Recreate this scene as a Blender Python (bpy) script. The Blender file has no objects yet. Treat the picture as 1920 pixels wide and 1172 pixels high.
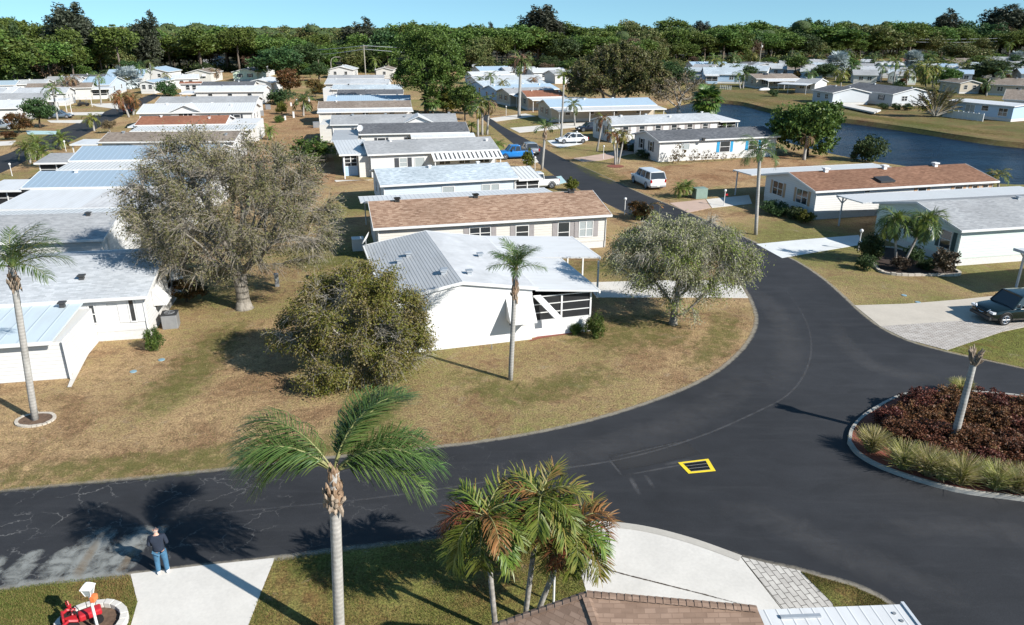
import bpy, bmesh, math, random
import numpy as np
from mathutils import Vector, Matrix
from mathutils.geometry import tessellate_polygon

random.seed(7)
SC = bpy.context.scene
COL = SC.collection
R = math.radians

# ------------------------------------------------------------------ camera model
F_PX, Y_HOR, CAM_H, ROLL = 1390.0, 50.5, 16.5, R(0.2)
PITCH = math.atan((586 - Y_HOR) / F_PX)
_cp, _sp, _cr, _sr = math.cos(PITCH), math.sin(PITCH), math.cos(ROLL), math.sin(ROLL)

def ray(px, py):
    x, y = px - 960, 586 - py
    x, y = _cr * x - _sr * y, _sr * x + _cr * y
    return np.array([x, F_PX * _cp + y * _sp, -F_PX * _sp + y * _cp])

def G(px, py, z=0.0):
    d = ray(px, py)
    t = (z - CAM_H) / d[2]
    return np.array([d[0] * t, d[1] * t, z])

def depth_at(p):
    return p[1] * _cp - (p[2] - CAM_H) * _sp

def project(p):
    yc = depth_at(p)
    v = p[1] * _sp + (p[2] - CAM_H) * _cp
    x, y = p[0] * F_PX / yc, v * F_PX / yc
    x, y = _cr * x + _sr * y, -_sr * x + _cr * y
    return 960 + x, 586 - y

def height_to(base, top_y):
    """metres a vertical thing standing on the ground point must rise to reach image row top_y"""
    lo, hi = 0.0, 45.0
    for _ in range(40):
        m = (lo + hi) / 2
        if project((base[0], base[1], m))[1] > top_y: lo = m
        else: hi = m
    return lo

# ------------------------------------------------------------------ object helpers
def link(o):
    COL.objects.link(o)
    return o

def tag(o, label=None, cat=None, group=None, kind=None):
    if label: o['label'] = label
    if cat: o['category'] = cat
    if group: o['group'] = group
    if kind: o['kind'] = kind
    return o

def empty(name, loc=(0, 0, 0), rz=0.0, label=None, cat=None, group=None):
    o = link(bpy.data.objects.new(name, None))
    o.empty_display_size = 0.3
    o.location = loc
    o.rotation_euler = (0, 0, rz)
    return tag(o, label, cat, group)

def copy_tree(o, parent=None):
    c = o.copy()
    COL.objects.link(c)
    c.parent = parent
    for ch in o.children:
        copy_tree(ch, c)
    return c

class MB:
    """collects polygons and links them as one mesh object"""
    def __init__(self):
        self.v, self.f, self.m = [], [], []
        self.n = 0
    def add(self, verts, faces, mi=0):
        b = self.n
        self.v.extend([tuple(map(float, p)) for p in verts])
        self.n += len(verts)
        self.f.extend([tuple(b + i for i in f) for f in faces])
        self.m.extend([mi] * len(faces))
        return self
    def box(self, x0, x1, y0, y1, z0, z1, mi=0):
        return self.add([(x0, y0, z0), (x1, y0, z0), (x1, y1, z0), (x0, y1, z0), (x0, y0, z1), (x1, y0, z1), (x1, y1, z1), (x0, y1, z1)],
                        [(3, 2, 1, 0), (4, 5, 6, 7), (0, 1, 5, 4), (1, 2, 6, 5), (2, 3, 7, 6), (3, 0, 4, 7)], mi)
    def prism(self, poly, axis_pts, mi=0):
        """poly: list of points (3D); extruded by vector axis_pts"""
        n = len(poly)
        a = np.array(axis_pts, float)
        top = [np.array(p, float) + a for p in poly]
        return self.add(list(poly) + top, [tuple(range(n))[::-1], tuple(range(n, 2 * n))] +
                        [(i, (i + 1) % n, n + (i + 1) % n, n + i) for i in range(n)], mi)
    def tube(self, pts, rad, n=8, mi=0, cap=True):
        pts = [np.array(p, float) for p in pts]
        if not hasattr(rad, '__len__'): rad = [rad] * len(pts)
        vs, fs = [], []
        ref = None
        for i, p in enumerate(pts):
            t = pts[min(i + 1, len(pts) - 1)] - pts[max(i - 1, 0)]
            t = t / (np.linalg.norm(t) + 1e-9)
            if ref is None:
                ref = np.cross(t, (0, 0, 1)) if abs(t[2]) < .9 else np.cross(t, (1, 0, 0))
            ref = ref - t * np.dot(ref, t)
            ref = ref / (np.linalg.norm(ref) + 1e-9)
            b = np.cross(t, ref)
            for k in range(n):
                a = 2 * math.pi * k / n
                vs.append(p + rad[i] * (math.cos(a) * ref + math.sin(a) * b))
        for i in range(len(pts) - 1):
            for k in range(n):
                k2 = (k + 1) % n
                fs.append((i * n + k, i * n + k2, (i + 1) * n + k2, (i + 1) * n + k))
        if cap:
            fs.append(tuple(range(n))[::-1])
            fs.append(tuple(range((len(pts) - 1) * n, len(pts) * n)))
        return self.add(vs, fs, mi)
    def ball(self, c, r, n=10, m=6, mi=0, sc=(1, 1, 1)):
        vs, fs = [], []
        for i in range(m + 1):
            th = math.pi * i / m
            for k in range(n):
                a = 2 * math.pi * k / n
                vs.append((c[0] + r * sc[0] * math.sin(th) * math.cos(a), c[1] + r * sc[1] * math.sin(th) * math.sin(a), c[2] + r * sc[2] * math.cos(th)))
        for i in range(m):
            for k in range(n):
                k2 = (k + 1) % n
                fs.append((i * n + k, (i + 1) * n + k, (i + 1) * n + k2, i * n + k2))
        return self.add(vs, fs, mi)
    def build(self, name, mats, parent=None, smooth=False, bevel=0.0, label=None, cat=None, group=None, kind=None, sub=0):
        me = bpy.data.meshes.new(name)
        me.from_pydata(self.v, [], self.f)
        if not isinstance(mats, (list, tuple)): mats = [mats]
        for m in mats: me.materials.append(m)
        if len(mats) > 1: me.polygons.foreach_set('material_index', self.m)
        if smooth: me.polygons.foreach_set('use_smooth', [True] * len(me.polygons))
        me.update()
        o = link(bpy.data.objects.new(name, me))
        o.parent = parent
        if bevel:
            b = o.modifiers.new('edge', 'BEVEL'); b.width = bevel; b.segments = 2; b.limit_method = 'ANGLE'
        if sub:
            s = o.modifiers.new('round', 'SUBSURF'); s.levels = s.render_levels = sub
        return tag(o, label, cat, group, kind)

def np_mesh(name, verts, faces, mats, midx=None, smooth=False):
    """fast mesh from arrays; faces is an (n,k) array"""
    me = bpy.data.meshes.new(name)
    verts = np.asarray(verts, np.float32); faces = np.asarray(faces, np.int32)
    n, k = faces.shape
    me.vertices.add(len(verts)); me.vertices.foreach_set('co', verts.ravel())
    me.loops.add(n * k); me.loops.foreach_set('vertex_index', faces.ravel())
    me.polygons.add(n)
    me.polygons.foreach_set('loop_start', np.arange(0, n * k, k, dtype=np.int32))
    try: me.polygons.foreach_set('loop_total', np.full(n, k, np.int32))
    except Exception: pass
    if not isinstance(mats, (list, tuple)): mats = [mats]
    for m in mats: me.materials.append(m)
    if midx is not None: me.polygons.foreach_set('material_index', np.asarray(midx, np.int32))
    if smooth: me.polygons.foreach_set('use_smooth', np.ones(n, bool))
    me.update(calc_edges=True)
    me.validate()
    return me

def mesh_obj(name, me, parent=None, **kw):
    o = link(bpy.data.objects.new(name, me))
    o.parent = parent
    return tag(o, kw.get('label'), kw.get('cat'), kw.get('group'), kw.get('kind'))

# ------------------------------------------------------------------ materials
class NT:
    def __init__(self, name):
        self.mat = bpy.data.materials.new(name)
        self.mat.use_nodes = True
        self.nt = self.mat.node_tree
        self.N = self.nt.nodes
        self.N.clear()
        self.out = self.N.new('ShaderNodeOutputMaterial')
        self.geo = None
    def node(self, t, **kw):
        n = self.N.new(t)
        for k, v in kw.items(): setattr(n, k, v)
        return n
    def lk(self, a, b): self.nt.links.new(a, b)
    def setin(self, sock, v):
        if hasattr(v, 'is_output') or isinstance(v, bpy.types.NodeSocket): self.lk(v, sock)
        elif isinstance(v, (tuple, list)) and len(v) == 3 and sock.type == 'RGBA': sock.default_value = (*v, 1)
        else: sock.default_value = v
    def pos(self):
        n = self.node('ShaderNodeNewGeometry'); return n.outputs['Position']
    def obj(self):
        n = self.node('ShaderNodeTexCoord'); return n.outputs['Object']
    def uv(self):
        n = self.node('ShaderNodeTexCoord'); return n.outputs['UV']
    def mapping(self, v, scale=(1, 1, 1), loc=(0, 0, 0), rot=(0, 0, 0)):
        n = self.node('ShaderNodeMapping'); self.lk(v, n.inputs['Vector'])
        n.inputs['Scale'].default_value = scale; n.inputs['Location'].default_value = loc; n.inputs['Rotation'].default_value = rot
        return n.outputs[0]
    def noise(self, v, scale, detail=4, rough=.6, dist=0, fac=True):
        n = self.node('ShaderNodeTexNoise'); self.lk(v, n.inputs['Vector'])
        n.inputs['Scale'].default_value = scale; n.inputs['Detail'].default_value = detail
        n.inputs['Roughness'].default_value = rough; n.inputs['Distortion'].default_value = dist
        return n.outputs['Fac' if fac else 'Color']
    def ramp(self, f, stops, interp='LINEAR'):
        n = self.node('ShaderNodeValToRGB'); self.lk(f, n.inputs[0])
        n.color_ramp.interpolation = interp
        e = n.color_ramp.elements
        while len(e) < len(stops): e.new(.5)
        for i, (p, c) in enumerate(stops):
            e[i].position = p
            if not hasattr(c, '__len__'): c = (c, c, c)
            e[i].color = (*c, 1)
        return n.outputs[0]
    def mix(self, f, a, b, mode='MIX'):
        n = self.node('ShaderNodeMixRGB', blend_type=mode)
        self.setin(n.inputs[0], f); self.setin(n.inputs[1], a); self.setin(n.inputs[2], b)
        return n.outputs[0]
    def math(self, op, a, b=None, clamp=False):
        n = self.node('ShaderNodeMath', operation=op); n.use_clamp = clamp
        self.setin(n.inputs[0], a)
        if b is not None: self.setin(n.inputs[1], b)
        return n.outputs[0]
    def sep(self, v):
        n = self.node('ShaderNodeSeparateXYZ'); self.lk(v, n.inputs[0]); return n.outputs
    def bump(self, h, strength=.3, dist=.02):
        n = self.node('ShaderNodeBump'); self.lk(h, n.inputs['Height'])
        n.inputs['Strength'].default_value = strength; n.inputs['Distance'].default_value = dist
        return n.outputs[0]
    def principled(self, color, rough=.7, metal=0., spec=.4, normal=None, coat=0.):
        n = self.node('ShaderNodeBsdfPrincipled')
        self.setin(n.inputs['Base Color'], color); self.setin(n.inputs['Roughness'], rough)
        n.inputs['Metallic'].default_value = metal
        n.inputs['Specular IOR Level'].default_value = spec
        n.inputs['Coat Weight'].default_value = coat
        if normal is not None: self.lk(normal, n.inputs['Normal'])
        return n.outputs[0]
    def done(self, sh):
        self.lk(sh, self.out.inputs['Surface']); return self.mat

def plain(name, c, rough=.6, metal=0., spec=.4, var=.12, scale=3., coat=0.):
    t = NT(name)
    n = t.noise(t.obj(), scale, 5, .65)
    d = tuple(x * (1 - var) for x in c); l = tuple(min(1, x * (1 + var * .6)) for x in c)
    return t.done(t.principled(t.ramp(n, [(.3, d), (.7, l)]), rough, metal, spec, coat=coat))

def leaf_mat(name, cols, trans=.25, rough=.55, big=.6, nscale=.5, spec=.3):
    """leaves: colour differs leaf by leaf and clump by clump"""
    t = NT(name)
    g = t.node('ShaderNodeNewGeometry')
    o = t.node('ShaderNodeObjectInfo')
    n = t.noise(t.obj(), nscale, 3, .6)
    f = t.math('ADD', t.math('MULTIPLY', g.outputs['Random Per Island'], 1 - big), t.math('MULTIPLY', t.ramp(n, [(.3, 0.), (.7, 1.)]), big))
    k = len(cols)
    c = t.ramp(f, [(.12 + .76 * i / max(1, k - 1), cc) for i, cc in enumerate(cols)])
    hv = t.node('ShaderNodeHueSaturation'); t.lk(c, hv.inputs['Color'])
    t.lk(t.math('ADD', t.math('MULTIPLY', o.outputs['Random'], .35), .82), hv.inputs['Value'])
    t.lk(t.math('ADD', t.math('MULTIPLY', o.outputs['Random'], .05), .475), hv.inputs['Hue'])
    c = hv.outputs[0]
    p = t.principled(c, rough, 0, spec)
    tr = t.node('ShaderNodeBsdfTranslucent'); t.lk(c, tr.inputs[0])
    m = t.node('ShaderNodeMixShader'); m.inputs[0].default_value = trans
    t.lk(p, m.inputs[1]); t.lk(tr.outputs[0], m.inputs[2])
    return t.done(m.outputs[0])

def bark_mat(name, a, b, scale=6., ring=0.):
    t = NT(name)
    v = t.mapping(t.obj(), (1, 1, .35))
    n = t.noise(v, scale, 6, .7)
    c = t.ramp(n, [(.3, a), (.7, b)])
    h = n
    if ring:
        z = t.sep(t.obj())[2]
        w = t.math('SINE', t.math('MULTIPLY', z, ring))
        w = t.ramp(w, [(.0, .84), (.35, 1.)])
        c = t.mix(1., c, w, 'MULTIPLY')
        st = t.noise(t.mapping(t.obj(), (1, 1, .6)), 1.6, 4, .6)
        c = t.mix(t.ramp(st, [(.5, 0.), (.72, .55)]), c, (.5, .5, .47))
    return t.done(t.principled(c, .9, 0, .15, t.bump(h, .6, .03)))

def shingle_mat(name, a, b, c, streak=(.3, .3, .3), bw=.33, bh=.145):
    """laminated shingles: courses along the eave, tabs in mixed tones, faint weather streaks"""
    t = NT(name)
    o = t.obj()
    br = t.node('ShaderNodeTexBrick')
    t.lk(t.mapping(o, (1, 1.03, 0)), br.inputs['Vector'])
    br.inputs['Scale'].default_value = 1.0
    br.inputs['Brick Width'].default_value = bw; br.inputs['Row Height'].default_value = bh
    br.inputs['Mortar Size'].default_value = .008; br.inputs['Bias'].default_value = 0
    br.offset = .37; br.squash = 1
    br.inputs['Color1'].default_value = (0, 0, 0, 1); br.inputs['Color2'].default_value = (1, 1, 1, 1); br.inputs['Mortar'].default_value = (.1, .1, .1, 1)
    tab = t.noise(t.mapping(o, (3.1, 6.9, 1)), 1.0, 1, .5)
    f = t.math('ADD', t.math('MULTIPLY', br.outputs['Color'], .55), t.math('MULTIPLY', tab, .5))
    col = t.ramp(f, [(.2, a), (.5, b), (.85, c)])
    st = t.noise(t.mapping(o, (.9, .12, 1)), 1., 4, .6)
    col = t.mix(t.math('MULTIPLY', t.ramp(st, [(.48, 0.), (.75, 1.)]), .4), col, streak)
    big = t.noise(o, .25, 3, .5)
    col = t.mix(1., col, t.ramp(big, [(.3, .86), (.7, 1.08)]), 'MULTIPLY')
    return t.done(t.principled(col, .92, 0, .15, t.bump(br.outputs['Fac'], .5, .012)))

def rib_mat(name, c, pitch=.3, axis=0, dirt=(.35, .33, .3), damt=.25, rough=.45, metal=0., depth=.5, line=.75, wid=.1):
    """ribbed metal panels running up the slope"""
    t = NT(name)
    o = t.obj()
    s = t.sep(o)
    fr = t.math('FRACT', t.math('DIVIDE', s[axis], pitch))
    rib = t.ramp(fr, [(0., 1.), (wid, 1.), (wid + .05, 0.), (.93, 0.), (1., 1.)])
    sc = (1.2, .25, 1) if axis == 0 else (.25, 1.2, 1)
    n = t.noise(t.mapping(o, sc), 1.2, 5, .65)
    col = t.mix(t.math('MULTIPLY', t.ramp(n, [(.45, 0.), (.8, 1.)]), damt), c, dirt)
    col = t.mix(t.math('MULTIPLY', rib, 1.), col, tuple(x * line for x in c))
    return t.done(t.principled(col, rough, metal, .4, t.bump(rib, depth, .03)))

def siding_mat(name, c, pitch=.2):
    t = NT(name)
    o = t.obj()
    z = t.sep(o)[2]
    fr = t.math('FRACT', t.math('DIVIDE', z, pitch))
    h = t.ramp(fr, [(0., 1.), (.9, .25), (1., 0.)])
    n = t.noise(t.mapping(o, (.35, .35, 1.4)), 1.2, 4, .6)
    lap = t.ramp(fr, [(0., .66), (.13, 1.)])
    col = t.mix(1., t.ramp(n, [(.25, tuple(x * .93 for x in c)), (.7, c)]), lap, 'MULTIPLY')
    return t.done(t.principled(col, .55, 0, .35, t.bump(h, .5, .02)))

M = {}
M['white'] = plain('white_paint', (.64, .64, .63), .45, var=.05)
M['trim'] = plain('white_trim', (.68, .68, .67), .4, var=.04)
M['brick_white'] = plain('whitewashed_skirting', (.60, .59, .57), .8, var=.14, scale=6)
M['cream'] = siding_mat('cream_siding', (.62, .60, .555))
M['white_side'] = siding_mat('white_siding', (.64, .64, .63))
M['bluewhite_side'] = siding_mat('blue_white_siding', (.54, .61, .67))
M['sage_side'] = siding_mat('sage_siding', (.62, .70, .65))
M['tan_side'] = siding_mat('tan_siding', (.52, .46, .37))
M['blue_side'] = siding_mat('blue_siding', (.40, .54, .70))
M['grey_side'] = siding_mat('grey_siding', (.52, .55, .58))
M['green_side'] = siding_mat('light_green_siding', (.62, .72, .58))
M['stucco'] = plain('white_stucco', (.68, .68, .675), .75, var=.05, scale=1.5)
M['sh_brown'] = shingle_mat('brown_shingles', (.19, .115, .078), (.31, .20, .138), (.43, .305, .22), (.34, .22, .15))
M['sh_redbrown'] = shingle_mat('red_brown_shingles', (.145, .078, .050), (.215, .115, .074), (.285, .165, .108), (.22, .12, .08))
M['sh_rust'] = shingle_mat('rust_shingles', (.21, .085, .05), (.27, .12, .075), (.33, .16, .10), (.24, .12, .09))
M['sh_taupe'] = shingle_mat('taupe_shingles', (.15, .12, .10), (.23, .19, .155), (.30, .25, .21), (.33, .3, .27))
M['sh_grey'] = shingle_mat('grey_shingles', (.255, .262, .27), (.32, .328, .335), (.385, .393, .40), (.36, .36, .36))
M['sh_pale'] = shingle_mat('pale_grey_shingles', (.34, .36, .375), (.42, .44, .46), (.50, .52, .535), (.42, .43, .44))
M['sh_bluegrey'] = shingle_mat('blue_grey_shingles', (.29, .34, .38), (.41, .47, .51), (.54, .60, .64), (.42, .47, .51))
M['sh_dark'] = shingle_mat('charcoal_shingles', (.075, .08, .09), (.115, .12, .13), (.17, .175, .185), (.14, .14, .15))
M['sh_near'] = shingle_mat('near_brown_shingles', (.19, .128, .094), (.245, .167, .123), (.30, .21, .157), (.24, .17, .13), .26, .105)
M['metal_white'] = rib_mat('white_metal_roof', (.60, .61, .61), .4, 0)
M['metal_white_flat'] = rib_mat('white_pan_roof', (.62, .63, .635), .3, 0, depth=.4, line=.84, wid=.06, damt=.4)
M['metal_paleblue'] = rib_mat('pale_blue_white_roof', (.52, .60, .64), .9, 0, dirt=(.42, .45, .46), damt=.5, line=.9, wid=.03)
M['metal_corr'] = rib_mat('white_corrugated_roof', (.62, .63, .62), .42, 0, depth=.9, line=.62, wid=.18)
M['metal_blue'] = rib_mat('blue_metal_roof', (.27, .35, .425), .55, 0, dirt=(.36, .40, .44), line=1.35, wid=.05)
M['metal_blueflat'] = rib_mat('pale_blue_metal_roof', (.36, .47, .57), .4, 0, dirt=(.3, .33, .36), line=.92)
M['metal_grey'] = rib_mat('grey_ribbed_roof', (.44, .45, .455), .185, 1, dirt=(.26, .26, .26), damt=.45, line=.6, wid=.14, depth=.6)
M['roof_greysmooth'] = plain('coated_grey_roof', (.52, .53, .54), .7, var=.2, scale=.8)
M['stain_roof'] = rib_mat('stained_white_roof', (.60, .59, .58), .5, 0, dirt=(.22, .2, .19), damt=.9, line=.8)
M['awning_stripe'] = rib_mat('striped_awning', (.80, .80, .79), .55, 0, line=.09, wid=.36, damt=.05, depth=.3)
M['glass'] = NT('window_glass')
M['glass'] = M['glass'].done(M['glass'].principled((.030, .036, .042), .06, 0, .8))
M['glass_curtain'] = plain('curtained_glass', (.36, .40, .41), .2, var=.25, scale=14, spec=.7)
M['screen'] = plain('dark_screen', (.018, .019, .021), .6, var=.3, scale=2)
M['shut_dark'] = plain('dark_shutter', (.05, .055, .065), .6)
M['shut_grey'] = plain('grey_shutter', (.30, .28, .28), .6)
M['shut_blue'] = plain('blue_shutter', (.02, .27, .50), .55)
M['shut_tan'] = plain('tan_shutter', (.44, .28, .17), .6)
M['shut_green'] = plain('green_shutter', (.022, .06, .065), .55)
M['vent_grey'] = plain('roof_vent_metal', (.42, .45, .48), .45, metal=.4)
M['vent_dark'] = plain('roof_vent_dark', (.05, .05, .05), .6)
M['vent_white'] = plain('roof_vent_white', (.75, .75, .74), .5)
M['dark_metal'] = plain('dark_metal', (.05, .052, .055), .5, metal=.3)
M['grey_metal'] = plain('grey_metal', (.30, .31, .32), .5, metal=.4)
M['post_grey'] = plain('grey_post_paint', (.50, .53, .56), .5)
M['wood'] = plain('weathered_wood', (.20, .16, .12), .85, var=.3)
M['green_box'] = plain('green_cabinet_paint', (.20, .28, .24), .5)
M['red'] = plain('red_paint', (.46, .022, .030), .4)
M['black'] = plain('black_rubber', (.012, .012, .013), .7)
M['orange'] = plain('orange_sign', (.75, .20, .06), .5)
M['yellow'] = plain('yellow_paint', (.80, .60, .03), .6, var=.15, scale=8)
M['valve'] = plain('valve_cover_plastic', (.20, .32, .38), .6)
M['terracotta'] = plain('terracotta', (.35, .14, .09), .7)
M['mulch_dark'] = plain('dark_mulch', (.045, .03, .024), .95, var=.5, scale=12)

# ------------------------------------------------------------------ ground materials
def grass_mat(name, straw, brown, green, gbias=.5, gw=.05):
    t = NT(name)
    p = t.pos()
    big = t.noise(p, .055, 4, .6, .6)
    mid = t.noise(p, .28, 6, .7, .5)
    fine = t.noise(p, 2.3, 6, .8)
    blade = t.noise(p, 11., 3, .8)
    c = t.ramp(mid, [(.38, brown), (.5, straw), (.62, tuple(x * 1.2 for x in straw))])
    gm = t.math('ADD', t.math('MULTIPLY', big, .50), t.math('ADD', t.math('MULTIPLY', mid, .22), t.math('MULTIPLY', fine, .28)))
    c = t.mix(t.ramp(gm, [(gbias - gw, 0.), (gbias + gw, .8)]), c, green)
    c = t.mix(1., c, t.ramp(fine, [(.36, .62), (.5, 1.), (.64, 1.36)]), 'MULTIPLY')
    c = t.mix(1., c, t.ramp(blade, [(.34, .52), (.5, 1.), (.66, 1.46)]), 'MULTIPLY')
    dirt = t.noise(p, .8, 6, .75, .8)
    c = t.mix(t.math('MULTIPLY', t.ramp(dirt, [(.58, 0.), (.68, 1.)]), .45), c, (.33, .26, .19))
    h = t.math('ADD', fine, t.math('MULTIPLY', blade, .8))
    return t.done(t.principled(c, .95, 0, .1, t.bump(h, .9, .09)))

M['grass'] = grass_mat('dry_grass', (.335, .228, .122), (.242, .152, .082), (.135, .148, .042), .522)
M['grass_rust'] = grass_mat('rusty_dry_grass', (.31, .195, .105), (.235, .13, .068), (.15, .13, .05), .56)
M['grass_green'] = grass_mat('green_grass', (.215, .175, .062), (.21, .12, .05), (.105, .122, .028), .485)
M['grass_bank'] = grass_mat('lake_bank_grass', (.19, .135, .062), (.15, .09, .046), (.085, .10, .032), .49)

def asphalt_mat():
    t = NT('sealed_asphalt')
    p = t.pos()
    big = t.noise(p, .09, 5, .6, .5)
    mid = t.noise(t.mapping(p, (1, 1.6, 1)), .5, 5, .65, .5)
    fine = t.noise(p, 22., 3, .8)
    c = t.ramp(big, [(.36, (.0205, .0215, .0245)), (.64, (.029, .030, .0335))])
    c = t.mix(1., c, t.ramp(mid, [(.36, .88), (.64, 1.14)]), 'MULTIPLY')
    c = t.mix(1., c, t.ramp(fine, [(.25, .72), (.75, 1.3)]), 'MULTIPLY')
    # tyre sweeps
    w = t.noise(t.mapping(p, (.16, 1.7, 1), rot=(0, 0, .35)), 1., 4, .6, .8)
    c = t.mix(t.math('MULTIPLY', t.ramp(w, [(.52, 0.), (.70, 1.)]), .10), c, (.085, .085, .088))
    # crooked pale cracks, dense at the west end and rare elsewhere
    s = t.sep(p)
    wx = t.noise(p, 1.1, 4, .7, fac=False)
    vm = t.node('ShaderNodeVectorMath', operation='MULTIPLY_ADD')
    t.lk(wx, vm.inputs[0]); vm.inputs[1].default_value = (1.1, 1.1, 0); t.lk(p, vm.inputs[2])
    vo = t.node('ShaderNodeTexVoronoi', feature='DISTANCE_TO_EDGE')
    vo.voronoi_dimensions = '2D'
    t.lk(vm.outputs[0], vo.inputs['Vector']); vo.inputs['Scale'].default_value = .95
    line = t.ramp(vo.outputs['Distance'], [(0., 1.), (.010, .7), (.024, 0.)])
    gate = t.ramp(t.noise(p, .6, 4, .65), [(.48, 0.), (.56, 1.)])
    west = t.ramp(t.math('MULTIPLY', t.math('ADD', s[0], 26), 1 / 30.), [(.40, 1.), (.72, .32), (.98, .0)])
    near = t.ramp(t.math('MULTIPLY', s[1], 1 / 100.), [(.30, 1.), (.36, 0.)])
    k = t.math('MULTIPLY', t.math('MULTIPLY', line, gate), t.math('MULTIPLY', west, near))
    c = t.mix(t.math('MULTIPLY', k, .5), c, (.24, .235, .225))
    return t.done(t.principled(c, .78, 0, .32, t.bump(fine, .35, .01)))
M['asphalt'] = asphalt_mat()

def worn_mat(name, c, amt, scale=1.5, lo=.42, hi=.62, stretch=(1, 1, 1), c2=None, wn_=.65, we=.38):
    """a worn or stained patch: ragged, fading out towards its own edges (UV x across, y along)"""
    t = NT(name)
    u = t.sep(t.uv())
    p = t.pos()
    ex = t.math('MULTIPLY', t.math('MULTIPLY', u[0], t.math('SUBTRACT', 1., u[0])), 4.)
    ey = t.math('MULTIPLY', t.math('MULTIPLY', u[1], t.math('SUBTRACT', 1., u[1])), 4.)
    e = t.math('MULTIPLY', t.math('POWER', ex, .7), t.math('POWER', ey, .35))
    n = t.noise(t.mapping(p, stretch), scale, 6, .72, .5)
    a = t.math('MULTIPLY', t.ramp(t.math('ADD', t.math('MULTIPLY', n, wn_), t.math('MULTIPLY', e, we)), [(lo, 0.), (hi, 1.)]), amt)
    a = t.math('MULTIPLY', a, t.math('MULTIPLY', t.math('POWER', e, .3), 1.), True)
    col = c
    if c2: col = t.mix(t.ramp(t.noise(p, 1.3, 4, .6), [(.4, 0.), (.65, 1.)]), c, c2)
    b = t.node('ShaderNodeBsdfDiffuse'); t.setin(b.inputs[0], col)
    tr = t.node('ShaderNodeBsdfTransparent')
    m = t.node('ShaderNodeMixShader'); t.lk(a, m.inputs[0]); t.lk(tr.outputs[0], m.inputs[1]); t.lk(b.outputs[0], m.inputs[2])
    return t.done(m.outputs[0])
M['seam'] = worn_mat('pale_seam_wear', (.15, .15, .155), .48, 2.2, .52, .80)
M['seam_soft'] = worn_mat('dusty_road_wear', (.15, .148, .15), .26, 1.1, .50, .85, (1, 1, 1))
M['edge_dust'] = worn_mat('sandy_edge_dust', (.30, .27, .22), .75, 3., .42, .70)
M['stain_pale'] = worn_mat('mineral_stain', (.29, .30, .285), .80, 1.9, .68, .96, (1, 1, 1), None, 1.05, .42)
M['stain_rust'] = worn_mat('rust_stain', (.27, .20, .13), .38, 1.7, .60, .95, (1, 1, 1), None, 1.05, .40)
M['patch'] = worn_mat('road_patch', (.052, .053, .056), .8, .7, .2, .5)

def concrete_mat(name, c, dirt=.85, joint=None):
    t = NT(name)
    p = t.pos()
    n = t.noise(p, .7, 6, .65)
    f = t.noise(p, 9., 4, .7)
    col = t.ramp(n, [(.28, tuple(x * dirt for x in c)), (.7, c)])
    col = t.mix(1., col, t.ramp(f, [(.3, .93), (.7, 1.04)]), 'MULTIPLY')
    return t.done(t.principled(col, .85, 0, .2, t.bump(f, .2, .01)))
M['concrete'] = concrete_mat('pale_concrete', (.64, .61, .56))
M['concrete_warm'] = concrete_mat('warm_concrete', (.52, .47, .40))
M['concrete_white'] = concrete_mat('white_painted_concrete', (.66, .68, .68))
M['concrete_pink'] = concrete_mat('pink_concrete', (.50, .37, .30))
M['concrete_aqua'] = concrete_mat('aqua_painted_concrete', (.42, .58, .60))
M['kerb'] = concrete_mat('kerb_concrete', (.40, .385, .35), .75)

def paver_mat(name, a, b, rot, w=.42, h=.21):
    t = NT(name)
    br = t.node('ShaderNodeTexBrick')
    t.lk(t.mapping(t.pos(), (1, 1, 0), rot=(0, 0, rot)), br.inputs['Vector'])
    br.inputs['Scale'].default_value = 1.; br.inputs['Brick Width'].default_value = w; br.inputs['Row Height'].default_value = h
    br.inputs['Mortar Size'].default_value = .012
    br.inputs['Color1'].default_value = (*a, 1); br.inputs['Color2'].default_value = (*b, 1); br.inputs['Mortar'].default_value = (.10, .09, .08, 1)
    n = t.noise(t.pos(), 2.2, 5, .7)
    c = t.mix(1., br.outputs['Color'], t.ramp(n, [(.3, .78), (.7, 1.06)]), 'MULTIPLY')
    return t.done(t.principled(c, .85, 0, .2, t.bump(br.outputs['Fac'], -.5, .01)))
M['pavers_border'] = concrete_mat('paver_border_concrete', (.47, .44, .39))
_pa = G(1475, 1150) - G(1390, 1045)
M['pavers'] = paver_mat('grey_pavers', (.47, .44, .40), (.58, .55, .50), -math.atan2(_pa[1], _pa[0]), .40, .2)
M['pavers_far'] = paver_mat('driveway_pavers', (.42, .38, .34), (.55, .51, .47), .2, .3, .15)

def water_mat():
    t = NT('lake_water')
    p = t.pos()
    w = t.noise(t.mapping(p, (.55, 1.8, 1), rot=(0, 0, .35)), 1.0, 4, .65, .4)
    w2 = t.noise(t.mapping(p, (.06, .25, 1), rot=(0, 0, .3)), 1., 3, .5)
    c = t.ramp(w2, [(.4, (.004, .013, .030)), (.6, (.007, .023, .050))])
    return t.done(t.principled(c, .22, 0, .05, t.bump(w, 1., .4)))
M['water'] = water_mat()
M['mulch_red'] = plain('red_mulch', (.23, .075, .05), .95, var=.5, scale=9)
M['litter'] = plain('leaf_litter', (.060, .055, .028), .95, var=.5, scale=.6)
M['bed_soil'] = plain('bed_soil', (.14, .09, .06), .95, var=.45, scale=8)

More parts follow.
